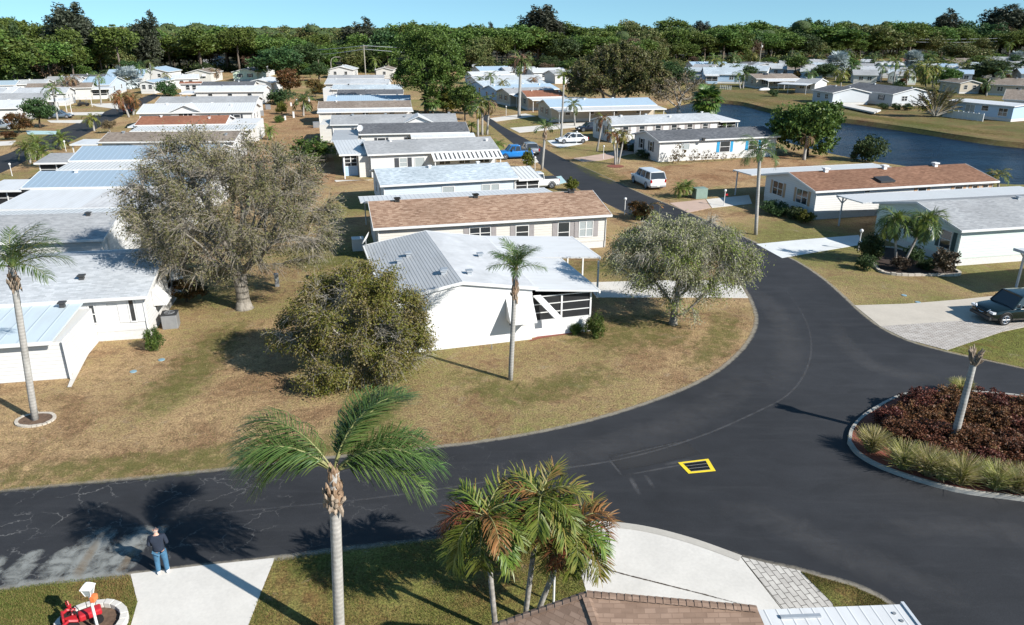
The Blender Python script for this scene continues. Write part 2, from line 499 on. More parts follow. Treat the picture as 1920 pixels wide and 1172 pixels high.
# foliage
M['leaf_oak'] = leaf_mat('grey_olive_leaves', [(.085, .092, .028), (.145, .138, .055), (.19, .16, .085), (.235, .19, .13)], .2, big=.35)
M['leaf_oak_old'] = leaf_mat('older_grey_leaves', [(.053, .057, .020), (.106, .103, .043), (.156, .125, .062), (.188, .144, .088)], .2, big=.35)
M['leaf_oakdark'] = leaf_mat('dark_oak_leaves', [(.055, .075, .018), (.10, .12, .034), (.145, .142, .05), (.165, .13, .06)], .2, big=.5)
M['leaf_bottle'] = leaf_mat('bottlebrush_leaves', [(.085, .125, .013), (.165, .19, .033), (.22, .20, .055), (.28, .25, .14)], .22, big=.5, nscale=.8)
M['leaf_willow'] = leaf_mat('grey_green_leaves', [(.14, .22, .015), (.24, .275, .075), (.31, .31, .18), (.37, .35, .26)], .25, big=.6, nscale=.55)
M['leaf_green'] = leaf_mat('mid_green_leaves', [(.038, .080, .017), (.075, .133, .026), (.145, .203, .041)], .25, big=.5)
M['leaf_dark'] = leaf_mat('dark_green_leaves', [(.026, .053, .018), (.051, .090, .029), (.088, .128, .042)], .2, big=.5)
M['leaf_yellow'] = leaf_mat('yellow_green_leaves', [(.075, .10, .012), (.13, .15, .02), (.20, .20, .045)], .3, big=.5)
M['leaf_pine'] = leaf_mat('pine_needles', [(.045, .078, .016), (.092, .145, .028), (.165, .215, .050)], .2, big=.55, nscale=.25)
M['leaf_casu'] = leaf_mat('casuarina_needles', [(.030, .037, .023), (.053, .062, .039), (.086, .090, .057)], .15, big=.5, nscale=.3)
M['leaf_brown'] = leaf_mat('brown_leaves', [(.088, .061, .033), (.143, .099, .057), (.187, .138, .094)], .2, big=.5)
M['leaf_rust'] = leaf_mat('rust_leaves', [(.045, .055, .014), (.115, .065, .022), (.19, .075, .028)], .25, big=.6)
M['leaf_maroon'] = leaf_mat('maroon_leaves', [(.034, .018, .010), (.105, .036, .020), (.18, .062, .034), (.13, .085, .036)], .2, big=.4, nscale=1.2)
M['leaf_bronze'] = leaf_mat('bronze_leaves', [(.03, .028, .018), (.07, .05, .034), (.12, .075, .05)], .2, big=.4)
M['leaf_forest'] = leaf_mat('forest_leaves', [(.038, .068, .018), (.075, .118, .030), (.125, .155, .045), (.12, .10, .05)], .15, big=.7, nscale=.05)
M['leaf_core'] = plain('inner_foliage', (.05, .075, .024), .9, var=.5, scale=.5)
M['leaf_under'] = leaf_mat('undergrowth_leaves', [(.048, .075, .018), (.085, .115, .028), (.14, .155, .048), (.16, .135, .07)], .15, big=.7, nscale=.12)
M['leaf_silver'] = leaf_mat('silver_fronds', [(.22, .28, .28), (.40, .46, .46), (.55, .60, .60)], .15, big=.4)
M['frond'] = leaf_mat('green_fronds', [(.042, .082, .018), (.082, .138, .032), (.155, .21, .065)], .25, .38, big=.35, spec=.5)
M['frond_yellow'] = leaf_mat('yellow_green_fronds', [(.06, .105, .015), (.125, .18, .025), (.22, .25, .05)], .3, .42, big=.35, spec=.45)  # yellow green leaf tones, for fronds and crownshafts
M['frond_rust'] = leaf_mat('cold_burnt_fronds', [(.06, .062, .02), (.15, .082, .03), (.28, .105, .045), (.36, .19, .08)], .25, .55, big=.5, nscale=2.2)
M['frond_mixed'] = leaf_mat('half_burnt_fronds', [(.06, .10, .018), (.14, .168, .030), (.24, .225, .055), (.29, .165, .06)], .28, .5, big=.5, nscale=1.6)
M['frond_dead'] = leaf_mat('dead_fronds', [(.12, .07, .04), (.20, .12, .07), (.28, .19, .12)], .2, .7, big=.4)
M['frond_dry'] = leaf_mat('dry_tan_fronds', [(.12, .12, .06), (.25, .22, .14), (.36, .31, .22)], .2, .7, big=.5)
M['rachis'] = plain('frond_stalk', (.22, .22, .085), .5)
M['rachis_or'] = plain('orange_frond_stalk', (.32, .19, .085), .6)
M['straw'] = leaf_mat('fountain_grass', [(.22, .25, .045), (.36, .35, .10), (.50, .45, .22), (.58, .50, .33)], .3, .7, big=.25)
M['bark_oak'] = bark_mat('oak_bark', (.12, .105, .085), (.34, .31, .265), 7.)
M['bark_pale'] = bark_mat('pale_bark', (.25, .23, .20), (.46, .43, .39), 5.)
M['bark_dark'] = bark_mat('dark_bark', (.045, .038, .03), (.12, .10, .08), 6.)
M['bark_pine'] = bark_mat('pine_bark', (.09, .07, .055), (.22, .18, .15), 5.)
M['twig'] = plain('grey_twigs', (.27, .24, .195), .9, var=.3)
M['twig_pale'] = plain('pale_twigs', (.33, .305, .26), .9, var=.25)
M['palm_bark'] = bark_mat('ringed_palm_bark', (.27, .26, .24), (.44, .42, .39), 4., 42.)
M['palm_bark2'] = bark_mat('mottled_palm_bark', (.17, .15, .13), (.42, .40, .37), 5., 30.)
M['boot'] = bark_mat('palm_boots', (.12, .065, .035), (.40, .29, .20), 14.)
M['boot_grey'] = bark_mat('dry_palm_boots', (.16, .12, .09), (.42, .34, .26), 9.)
M['skin'] = plain('skin', (.55, .33, .25), .55, var=.08)
M['hairgrey'] = plain('grey_hair', (.40, .34, .30), .8)
M['navy'] = plain('navy_knit', (.018, .026, .045), .9, var=.2, scale=12)
M['denim'] = plain('blue_denim', (.055, .15, .25), .85, var=.3, scale=9)
M['shoe'] = plain('white_leather', (.72, .72, .72), .6)

# ------------------------------------------------------------------ camera, sky, sun
cam = bpy.data.cameras.new('camera'); co = link(bpy.data.objects.new('camera', cam))
cam.sensor_fit = 'HORIZONTAL'; cam.sensor_width = 36; cam.lens = 36 * F_PX / 1920
cam.clip_start = .1; cam.clip_end = 12000
co.matrix_world = Matrix.Translation((0, 0, CAM_H)) @ Matrix.Rotation(math.pi / 2 - PITCH, 4, 'X') @ Matrix.Rotation(ROLL, 4, 'Z')
SC.camera = co
SUN_AZ, SUN_EL = R(148 + 180), R(33)
sd = Vector((math.cos(SUN_AZ) * math.cos(SUN_EL), math.sin(SUN_AZ) * math.cos(SUN_EL), math.sin(SUN_EL)))
sl = bpy.data.lights.new('sun', 'SUN'); sl.energy = 5.0; sl.angle = R(.53); sl.color = (1, .955, .885)
so = link(bpy.data.objects.new('sun', sl)); so.rotation_euler = (-sd).to_track_quat('-Z', 'Y').to_euler(); so.location = (60, -40, 60)
w = bpy.data.worlds.new('World'); SC.world = w; w.use_nodes = True
wn = w.node_tree; bg = wn.nodes['Background']; sk = wn.nodes.new('ShaderNodeTexSky')
sk.sky_type = 'NISHITA'; sk.sun_disc = False; sk.sun_elevation = SUN_EL; sk.sun_rotation = math.atan2(sd.x, sd.y)
sk.air_density = 1.0; sk.dust_density = .0; sk.ozone_density = 3.0; sk.altitude = 0
_tc = wn.nodes.new('ShaderNodeTexCoord'); _va = wn.nodes.new('ShaderNodeVectorMath'); _va.operation = 'ADD'; _va.inputs[1].default_value = (0, 0, .13)
_vn = wn.nodes.new('ShaderNodeVectorMath'); _vn.operation = 'NORMALIZE'
wn.links.new(_tc.outputs['Generated'], _va.inputs[0]); wn.links.new(_va.outputs[0], _vn.inputs[0]); wn.links.new(_vn.outputs[0], sk.inputs['Vector'])
_tm = wn.nodes.new('ShaderNodeMixRGB'); _tm.blend_type = 'MULTIPLY'; _tm.inputs[0].default_value = 1; _tm.inputs[2].default_value = (1.40, 1.74, 1.64, 1)
wn.links.new(sk.outputs[0], _tm.inputs[1]); wn.links.new(_tm.outputs[0], bg.inputs['Color']); bg.inputs['Strength'].default_value = .058
SC.view_settings.view_transform = 'Standard'; SC.view_settings.look = 'None'
SC.view_settings.exposure = 0.66; SC.view_settings.gamma = 1.0
SC.cycles.max_bounces = 6; SC.cycles.transparent_max_bounces = 12
SC.cycles.diffuse_bounces = 3; SC.cycles.use_denoising = True

# ------------------------------------------------------------------ ground, lake, roads
def gpts(px): return [G(*p) for p in px]

def smooth_line(pts, n=6):
    """Catmull-Rom through the points"""
    P = [np.array(p, float) for p in pts]
    P = [2 * P[0] - P[1]] + P + [2 * P[-1] - P[-2]]
    out = []
    for i in range(1, len(P) - 2):
        for k in range(n):
            t = k / n
            out.append(.5 * ((2 * P[i]) + (-P[i - 1] + P[i + 1]) * t + (2 * P[i - 1] - 5 * P[i] + 4 * P[i + 1] - P[i + 2]) * t * t + (-P[i - 1] + 3 * P[i] - 3 * P[i + 1] + P[i + 2]) * t ** 3))
    out.append(P[-2])
    return out

def sheet(name, poly, z, mat, kind='structure', holes=(), thick=0., **kw):
    loops = [[Vector((p[0], p[1], 0)) for p in poly]] + [[Vector((p[0], p[1], 0)) for p in h] for h in holes]
    tris = tessellate_polygon(loops)
    vs = [(p.x, p.y, z) for l in loops for p in l]
    fs = []
    for t in tris:
        a, b, c = (Vector(vs[i]) for i in t)
        fs.append(tuple(t) if (b - a).cross(c - a).z > 0 else tuple(t)[::-1])
    mb = MB(); mb.add(vs, fs)
    if thick:
        n = len(poly)
        P = [np.array(p[:2]) for p in poly]
        area = sum(P[i][0] * P[(i + 1) % n][1] - P[(i + 1) % n][0] * P[i][1] for i in range(n))
        for i in range(n):
            a, b = P[i], P[(i + 1) % n]
            if area < 0: a, b = b, a
            mb.add([(a[0], a[1], z - thick), (b[0], b[1], z - thick), (b[0], b[1], z), (a[0], a[1], z)], [(0, 1, 2, 3)])
    return mb.build(name, mat, kind=kind, **kw)

RIB = [0]
def ribbon(name, pts, width, z, mat, kind='structure'):
    """flat strip with UVs: x across, y along"""
    RIB[0] += 1; z += .0001 * RIB[0]
    P = [np.array(p[:2], float) for p in pts]
    if not hasattr(width, '__len__'): width = [width] * len(P)
    vs, uv = [], []
    n = len(P)
    for i in range(n):
        t = P[min(i + 1, n - 1)] - P[max(i - 1, 0)]
        t /= np.linalg.norm(t) + 1e-9
        nn = np.array([-t[1], t[0]])
        for s, u in ((-.5, 0), (0, .5), (.5, 1)):
            q = P[i] + nn * s * width[i]
            vs.append((q[0], q[1], z)); uv.append((u, i / (n - 1)))
    fs = []
    for i in range(n - 1):
        for k in (0, 1): fs.append((3 * i + k + 1, 3 * i + k, 3 * i + 3 + k, 3 * i + 4 + k))
    me = bpy.data.meshes.new(name); me.from_pydata(vs, [], fs); me.materials.append(mat)
    l = me.uv_layers.new(name='UVMap')
    for lp in me.loops: l.data[lp.index].uv = uv[lp.vertex_index]
    o = link(bpy.data.objects.new(name, me))
    return tag(o, kind=kind)

# lake outline (ground points at the water's edge), clockwise from the north-west corner
lake_far = smooth_line(gpts([(1238, 200), (1300, 186), (1358, 188), (1400, 193), (1440, 203), (1500, 214), (1580, 222), (1650, 231), (1720, 241), (1790, 252), (1860, 262), (1930, 269), (2050, 280)]), 5)
lake_near = smooth_line(gpts([(2060, 352), (1960, 347), (1870, 344), (1800, 330), (1700, 312), (1640, 303), (1591, 295), (1540, 284), (1480, 268), (1420, 250), (1370, 236), (1300, 224), (1250, 214)]), 5)
lake = [np.array(p) for p in lake_far + lake_near]
BIG = 9000
sheet('ground', [(-BIG, -400, 0), (BIG, -400, 0), (BIG, BIG, 0), (-BIG, BIG, 0)], 0.0, M['grass'], holes=[lake])
cen = sum(lake) / len(lake)
inner = []
for i, p in enumerate(lake):
    a, b = lake[i - 1], lake[(i + 1) % len(lake)]
    t = (b - a)[:2]; t /= np.linalg.norm(t) + 1e-9
    nrm = np.array([t[1], -t[0]])
    inner.append(np.array([p[0] + nrm[0] * 1.1, p[1] + nrm[1] * 1.1, 0]))
mb = MB(); n = len(lake)
mb.add([(p[0], p[1], 0) for p in lake] + [(p[0], p[1], -1.0) for p in inner], [(i, (i + 1) % n, n + (i + 1) % n, n + i) for i in range(n)])
mb.build('lake_bank', M['grass_bank'], kind='structure')
c2 = [(cen + (p - cen) * 1.02) for p in lake]
sheet('water', c2, -.72, M['water'])

# the road: main street, the bend, the street to the west and the roundabout apron are one surface
north_edge = smooth_line(gpts([(-500, 985), (-200, 948), (0, 921), (200, 902), (400, 882), (560, 864), (700, 850), (820, 838), (910, 827), (1000, 812), (1100, 790), (1200, 760), (1280, 730), (1340, 699), (1385, 662), (1410, 628), (1418, 600), (1413, 576), (1398, 545), (1370, 512), (1330, 478), (1275, 446), (1220, 420), (1168, 397), (1120, 373), (1080, 352), (1042, 331), (1004, 302), (968, 274), (936, 248), (908, 226), (884, 205), (862, 188), (846, 176), (836, 168)]), 4)
east_edge = smooth_line(gpts([(848, 168), (870, 178), (893, 192), (920, 222), (960, 247), (1005, 270), (1060, 299), (1110, 320), (1159, 343), (1215, 368), (1280, 394), (1340, 420), (1400, 447), (1440, 466), (1492, 489), (1540, 520), (1578, 552), (1612, 584), (1650, 613), (1700, 638), (1772, 659), (1850, 676), (1925, 693), (2100, 738), (2500, 830)]), 4)
south_edge = smooth_line(gpts([(2500, 1290), (1900, 1290), (1740, 1190), (1700, 1160), (1650, 1122), (1600, 1099), (1545, 1084), (1500, 1071), (1440, 1058), (1390, 1045), (1340, 1027), (1290, 1010), (1230, 994), (1180, 985), (1130, 981), (1060, 982), (1000, 985), (930, 993), (820, 1010), (720, 1021), (620, 1033), (515, 1048), (380, 1062), (245, 1078), (120, 1088), (0, 1105), (-200, 1135), (-500, 1185)]), 4)
road_poly = [np.array(p) for p in north_edge + east_edge + south_edge]
sheet('road', road_poly, .006, M['asphalt'])
ribbon('road_edge_dust', [p for p in north_edge if p[1] < 75], .34, .014, M['edge_dust'])
ribbon('road_edge_dust', [p for p in south_edge if p[0] < -2], .38, .014, M['edge_dust'])
ribbon('road_edge_dust', [p for p in south_edge if p[0] > 7 and p[0] < 20], .45, .014, M['edge_dust'])
ribbon('road_edge_dust', [p for p in east_edge if p[1] < 110], .34, .014, M['edge_dust'])
seam = smooth_line(gpts([(-20, 1018), (60, 1010), (200, 990), (330, 972), (480, 956), (620, 943), (720, 932), (820, 918), (950, 898), (1050, 880), (1140, 866), (1230, 845), (1330, 812), (1420, 772), (1475, 742), (1508, 702), (1521, 655), (1514, 610), (1490, 566), (1460, 530), (1425, 500)]), 6)
ribbon('road_seam', seam, .17, .012, M['seam'])
ribbon('road_wear', smooth_line(gpts([(820, 912), (1000, 880), (1130, 842), (1260, 800), (1360, 745), (1420, 690)])), 2.6, .010, M['seam_soft'])
ribbon('road_wear', smooth_line(gpts([(1330, 945), (1450, 975), (1560, 1030), (1690, 1080), (1850, 1130)])), 2.2, .010, M['seam_soft'])
ribbon('road_wear', smooth_line(gpts([(1640, 1000), (1760, 985), (1900, 1000), (2050, 1030)])), 1.6, .010, M['seam_soft'])
ribbon('road_wear', smooth_line(gpts([(1360, 520), (1430, 560), (1470, 610), (1480, 680), (1440, 740)])), 2.2, .010, M['seam_soft'])
ribbon('road_wear', smooth_line(gpts([(1560, 600), (1600, 660), (1680, 700), (1800, 710)])), 1.8, .010, M['seam_soft'])
ribbon('road_patch', gpts([(1150, 868), (1200, 860), (1300, 838)]), 1.25, .011, M['patch'])
for a in ([(1140, 860), (1290, 826)], [(1165, 893), (1300, 868)], [(1140, 860), (1167, 893)]):
    ribbon('road_seam', gpts(a), .16, .013, M['seam'])
# mineral streaks washed off the lawn across the western street
for pts, wd, mk in (([(205, 985), (180, 1020), (150, 1062), (128, 1092)], [.9, 1.7, 2.0, 2.2], 'stain_pale'),
                    ([(185, 1010), (165, 1045), (140, 1086)], [.3, .42, .55], 'stain_rust'),
                    ([(285, 985), (255, 1015), (222, 1048), (196, 1080)], [1.5, 1.8, 1.7, 2.0], 'stain_pale'),
                    ([(262, 1020), (240, 1050), (222, 1076)], [.25, .36, .4], 'stain_rust'),
                    ([(150, 1020), (115, 1052), (78, 1088)], [.7, 1.2, 1.3], 'stain_pale'),
                    ([(72, 1030), (45, 1062), (12, 1098)], [.6, 1.1, 1.3], 'stain_pale'),
                    ([(10, 1040), (-20, 1070), (-50, 1104)], [.6, 1.1, 1.3], 'stain_pale'),
                    ([(320, 988), (295, 1000), (272, 1018)], [.5, .9, .5], 'stain_pale'),
                    ([(-20, 1104), (80, 1090), (180, 1080), (245, 1072)], [.5, .55, .5, .4], 'stain_pale')):
    ribbon('road_stain', smooth_line(gpts(pts), 3), [np.interp(i, np.linspace(0, 3 * (len(pts) - 1), len(pts)), wd) for i in range(3 * (len(pts) - 1) + 1)], .016 if mk == 'stain_pale' else .019, M[mk])

def drive(name, px, mat, z=.022):
    return sheet(name, gpts(px), z, mat, thick=.03)
west_road = smooth_line(gpts([(-420, 452), (-150, 375), (0, 325), (80, 286), (140, 262), (200, 232), (250, 206), (285, 188), (300, 178)]), 3) + smooth_line(gpts([(288, 176), (258, 186), (200, 208), (150, 228), (95, 251), (40, 276), (0, 293), (-150, 335), (-420, 392)]), 3)
sheet('road', west_road, .006, M['asphalt'])
M_d = M['concrete']
drive('driveway', [(245, 1077), (380, 1061), (515, 1047), (490, 1110), (466, 1172), (440, 1240), (236, 1240), (246, 1172), (258, 1130)], M['concrete'])
drive('driveway', [(985, 988), (1060, 982), (1130, 981), (1180, 985), (1230, 994), (1290, 1010), (1340, 1027), (1388, 1045), (1470, 1150), (1490, 1220), (1190, 1220), (1100, 1112), (1085, 1062), (1040, 1015)], M['concrete'])
drive('paver_apron', [(1390, 1045), (1440, 1057), (1500, 1071), (1560, 1132), (1575, 1172), (1490, 1172), (1472, 1150)], M['pavers'])
ribbon('paver_border', smooth_line(gpts([(1084, 1060), (1066, 1032), (1030, 1004), (1000, 990), (1060, 985), (1130, 984), (1180, 988), (1230, 997), (1290, 1013), (1340, 1030), (1388, 1048)]), 4), .32, .029, M['pavers_border'])
drive('driveway', [(1100, 530), (1240, 526), (1384, 527), (1403, 559), (1250, 558), (1118, 558)], M['concrete'])
drive('driveway', [(1418, 458), (1500, 450), (1610, 441), (1620, 458), (1530, 473), (1466, 484)], M['concrete_white'])
drive('driveway', [(1602, 573), (1700, 570), (1800, 562), (1960, 545), (1960, 606), (1880, 622), (1775, 656), (1700, 637), (1650, 612)], M['concrete_warm'])
drive('paver_apron', [(1652, 612), (1730, 607), (1830, 600), (1930, 590), (1930, 611), (1880, 622), (1776, 657), (1700, 637)], M['pavers_far'], .026)
drive('driveway', [(1255, 381), (1322, 374), (1333, 390), (1290, 399)], M['concrete_pink'])
drive('driveway', [(1324, 374), (1404, 366), (1410, 382), (1335, 390)], M['concrete'])
drive('driveway', [(1026, 264), (1085, 256), (1092, 270), (1050, 277), (1036, 272)], M['concrete_white'])
drive('driveway', [(1075, 297), (1122, 290), (1190, 277), (1192, 287), (1128, 301), (1092, 304)], M['concrete_pink'])
drive('driveway', [(956, 240), (1100, 228), (1110, 236), (974, 249)], M['concrete'])
drive('driveway', [(918, 222), (985, 213), (1005, 218), (930, 228)], M['concrete'])
drive('driveway', [(978, 300), (1004, 296), (1010, 304), (990, 308)], M['concrete'])
drive('driveway', [(1026, 334), (1052, 330), (1062, 342), (1034, 349)], M['concrete_aqua'])
drive('driveway', [(48, 245), (108, 246), (104, 252), (52, 252)], M['concrete_aqua'])
drive('driveway', [(88, 226), (160, 225), (150, 231), (95, 230)], M['concrete'])
drive('driveway', [(128, 211), (196, 210), (190, 216), (120, 216)], M['concrete'])
drive('driveway', [(168, 195), (230, 193), (222, 205), (182, 200)], M['concrete'])
drive('driveway', [(-10, 266), (30, 264), (22, 272), (-10, 274)], M['concrete'])
drive('patio_slab', [(627, 338), (690, 338), (700, 337), (640, 340), (630, 341)], M['concrete'])
drive('walkway', [(127, 727), (152, 662), (168, 661), (134, 727)], M['concrete'], .06)
M['green_tint'] = worn_mat('greener_grass', (.125, .135, .040), .52, 1.6, .62, .86, c2=(.15, .155, .05), wn_=1.05, we=.30)
ribbon('green_grass', [p - np.array([.0, -1.0, 0]) for p in north_edge if -22 < p[0] < -5 and p[1] < 30], 2.6, .010, M['green_tint'])
ribbon('green_grass', smooth_line(gpts([(1080, 655), (1150, 628), (1220, 622), (1300, 622)])), [6.5] * 19, .010, M['green_tint'])
ribbon('green_grass', smooth_line(gpts([(1290, 690), (1335, 655), (1360, 615), (1355, 585)])), 2.4, .010, M['green_tint'])
ribbon('green_grass', smooth_line(gpts([(860, 690), (960, 740), (1060, 720), (1150, 690)])), 3.2, .010, M['green_tint'])
ribbon('green_grass', smooth_line(gpts([(250, 780), (340, 720), (400, 650), (470, 600)])), 3.4, .010, M['green_tint'])
ribbon('green_grass', smooth_line(gpts([(700, 850), (690, 790), (700, 740)])), 3.5, .010, M['green_tint'])
ribbon('green_grass', smooth_line(gpts([(560, 500), (620, 490), (690, 470)])), 5., .010, M['green_tint'])
ribbon('green_grass', smooth_line(gpts([(1180, 345), (1130, 325), (1090, 300)])), 5., .010, M['green_tint'])
ribbon('green_grass', smooth_line(gpts([(1070, 505), (1150, 498), (1230, 500)])), 4., .010, M['green_tint'])
ribbon('green_grass', smooth_line(gpts([(1360, 178), (1500, 203), (1650, 222), (1800, 243), (1930, 258)])), 7., .010, M['green_tint'])
sheet('lawn', [p for p in lake_far[5:]] + gpts([(2060, 182), (1900, 174), (1780, 162), (1700, 158), (1580, 154), (1480, 158), (1330, 154), (1290, 160)]), .013, M['grass_bank'])
sheet('lawn', gpts([(1270, 126), (1400, 120), (1600, 116), (1800, 112), (2000, 112), (2060, 180), (1900, 172), (1780, 160), (1700, 156), (1580, 152), (1480, 156), (1330, 152)]), .012, M['grass_bank'])
M['crack'] = worn_mat('dark_leaf_filled_joint', (.06, .045, .035), .95, 5., .62, .86, wn_=1.05, we=.35)
ribbon('driveway_joint', gpts([(1060, 1042), (1098, 1057), (1170, 1078), (1309, 1113), (1420, 1142)]), .07, .027, M['crack'])
for a in ([(1180, 893), (1200, 930)], [(1208, 890), (1228, 918)], [(1240, 872), (1300, 862)]): ribbon('road_wear', gpts(a), .28, .012, M['seam'])
# greener lawns on the south side and by the roundabout
sheet('lawn', gpts([(515, 1049), (620, 1034), (720, 1022), (820, 1011), (930, 994), (984, 989), (1040, 1016), (1084, 1062), (1100, 1112), (1170, 1220), (440, 1240), (466, 1172), (490, 1110)]), .012, M['grass_green'])
sheet('lawn', gpts([(-200, 1137), (0, 1107), (120, 1090), (244, 1079), (258, 1130), (246, 1172), (236, 1240), (-260, 1240)]), .012, M['grass_green'])
sheet('lawn', gpts([(1501, 1073), (1545, 1086), (1600, 1101), (1650, 1124), (1700, 1162), (1720, 1190), (1580, 1190), (1561, 1132)]), .03, M['grass_green'])
sheet('lawn', gpts([(1776, 656), (1850, 674), (1925, 691), (2100, 735), (2100, 600), (1930, 612), (1880, 623)]), .012, M['grass_green'])
sheet('lawn', smooth_line(gpts([(460, 290), (470, 240), (495, 195), (560, 178), (598, 188), (604, 220), (615, 262), (630, 330), (600, 345), (520, 330)]), 3), .008, M['grass_rust'])
sheet('lawn', smooth_line(gpts([(1120, 330), (1250, 312), (1420, 296), (1520, 290), (1560, 300), (1430, 330), (1330, 352), (1230, 366), (1170, 345)]), 3), .008, M['grass_rust'])

# real blades on the near lawns
M['blades'] = leaf_mat('grass_blades', [(.085, .12, .025), (.16, .16, .045), (.30, .22, .11), (.36, .26, .14), (.43, .33, .19)], .2, .8, big=.45, nscale=.35)
M['blades_green'] = leaf_mat('green_grass_blades', [(.075, .105, .018), (.13, .15, .03), (.21, .17, .06), (.26, .16, .07)], .2, .8, big=.45, nscale=.5)
def inside(P, poly):
    x, y = P[:, 0], P[:, 1]; r = np.zeros(len(P), bool); n = len(poly)
    for i in range(n):
        x1, y1 = poly[i][:2]; x2, y2 = poly[(i + 1) % n][:2]
        if y1 == y2: continue
        c = ((y1 > y) != (y2 > y)) & (x < (x2 - x1) * (y - y1) / (y2 - y1) + x1)
        r ^= c
    return r
def blades(name, label, poly, n, mat, h, holes=(), z=0.):
    rng = np.random.default_rng(n)
    A = np.array([p[:2] for p in poly]); lo, hi = A.min(0), A.max(0)
    P = rng.uniform(lo, hi, (n, 2)); P = P[inside(P, poly)]
    for q in holes: P = P[~inside(P, q)]
    # tufts gather in ragged drifts
    f = np.sin(P[:, 0] * 1.9 + np.sin(P[:, 1] * 1.3) * 2) + np.sin(P[:, 1] * 2.3 + np.sin(P[:, 0] * .9) * 2) + rng.normal(size=len(P)) * .9
    P = P[f > -.5]
    n = len(P); B = np.column_stack([P, np.full(n, z)])
    az = rng.uniform(0, 6.28, n); L = h * rng.uniform(.5, 1.3, (n, 1)); lean = rng.uniform(.2, 1.1, (n, 1))
    d = np.column_stack([np.cos(az), np.sin(az), np.zeros(n)])
    s_ = np.column_stack([-np.sin(az), np.cos(az), np.zeros(n)]) * h * .16
    T = B + d * L * lean + np.array([0, 0, 1.]) * L
    V = np.stack([B - s_, B + s_, T + s_ * .3, T - s_ * .3], 1).reshape(-1, 3)
    mesh_obj(name, np_mesh(name, V, np.arange(4 * n).reshape(n, 4), M[mat]), label=label, kind='stuff')
_near = [p for p in north_edge if -30 < p[0] and p[1] < 64]
_lawn = _near + gpts([(1168, 440), (1060, 440), (690, 470), (560, 470), (330, 560), (300, 650), (160, 700), (120, 735), (-60, 760)])
_m1 = gpts([(690, 560), (760, 690), (1000, 655), (1110, 620), (1110, 520), (900, 500)])
blades('grass', 'dry tan and green grass of the corner lawn inside the bend', _lawn, 170000, 'blades', .055, [_m1])
for pl in ([(515, 1049), (620, 1034), (720, 1022), (820, 1011), (930, 994), (984, 989), (1040, 1016), (1084, 1062), (1100, 1112), (1170, 1220), (440, 1240), (466, 1172), (490, 1110)], [(-100, 1122), (0, 1107), (120, 1090), (244, 1079), (258, 1130), (246, 1172), (236, 1240), (-100, 1240)], [(1501, 1073), (1545, 1086), (1600, 1101), (1650, 1124), (1700, 1162), (1720, 1190), (1580, 1190), (1561, 1132)]):
    blades('grass', 'short green and rusty grass of a near lawn on the south side', gpts(pl), 60000, 'blades_green', .05, z=.01)

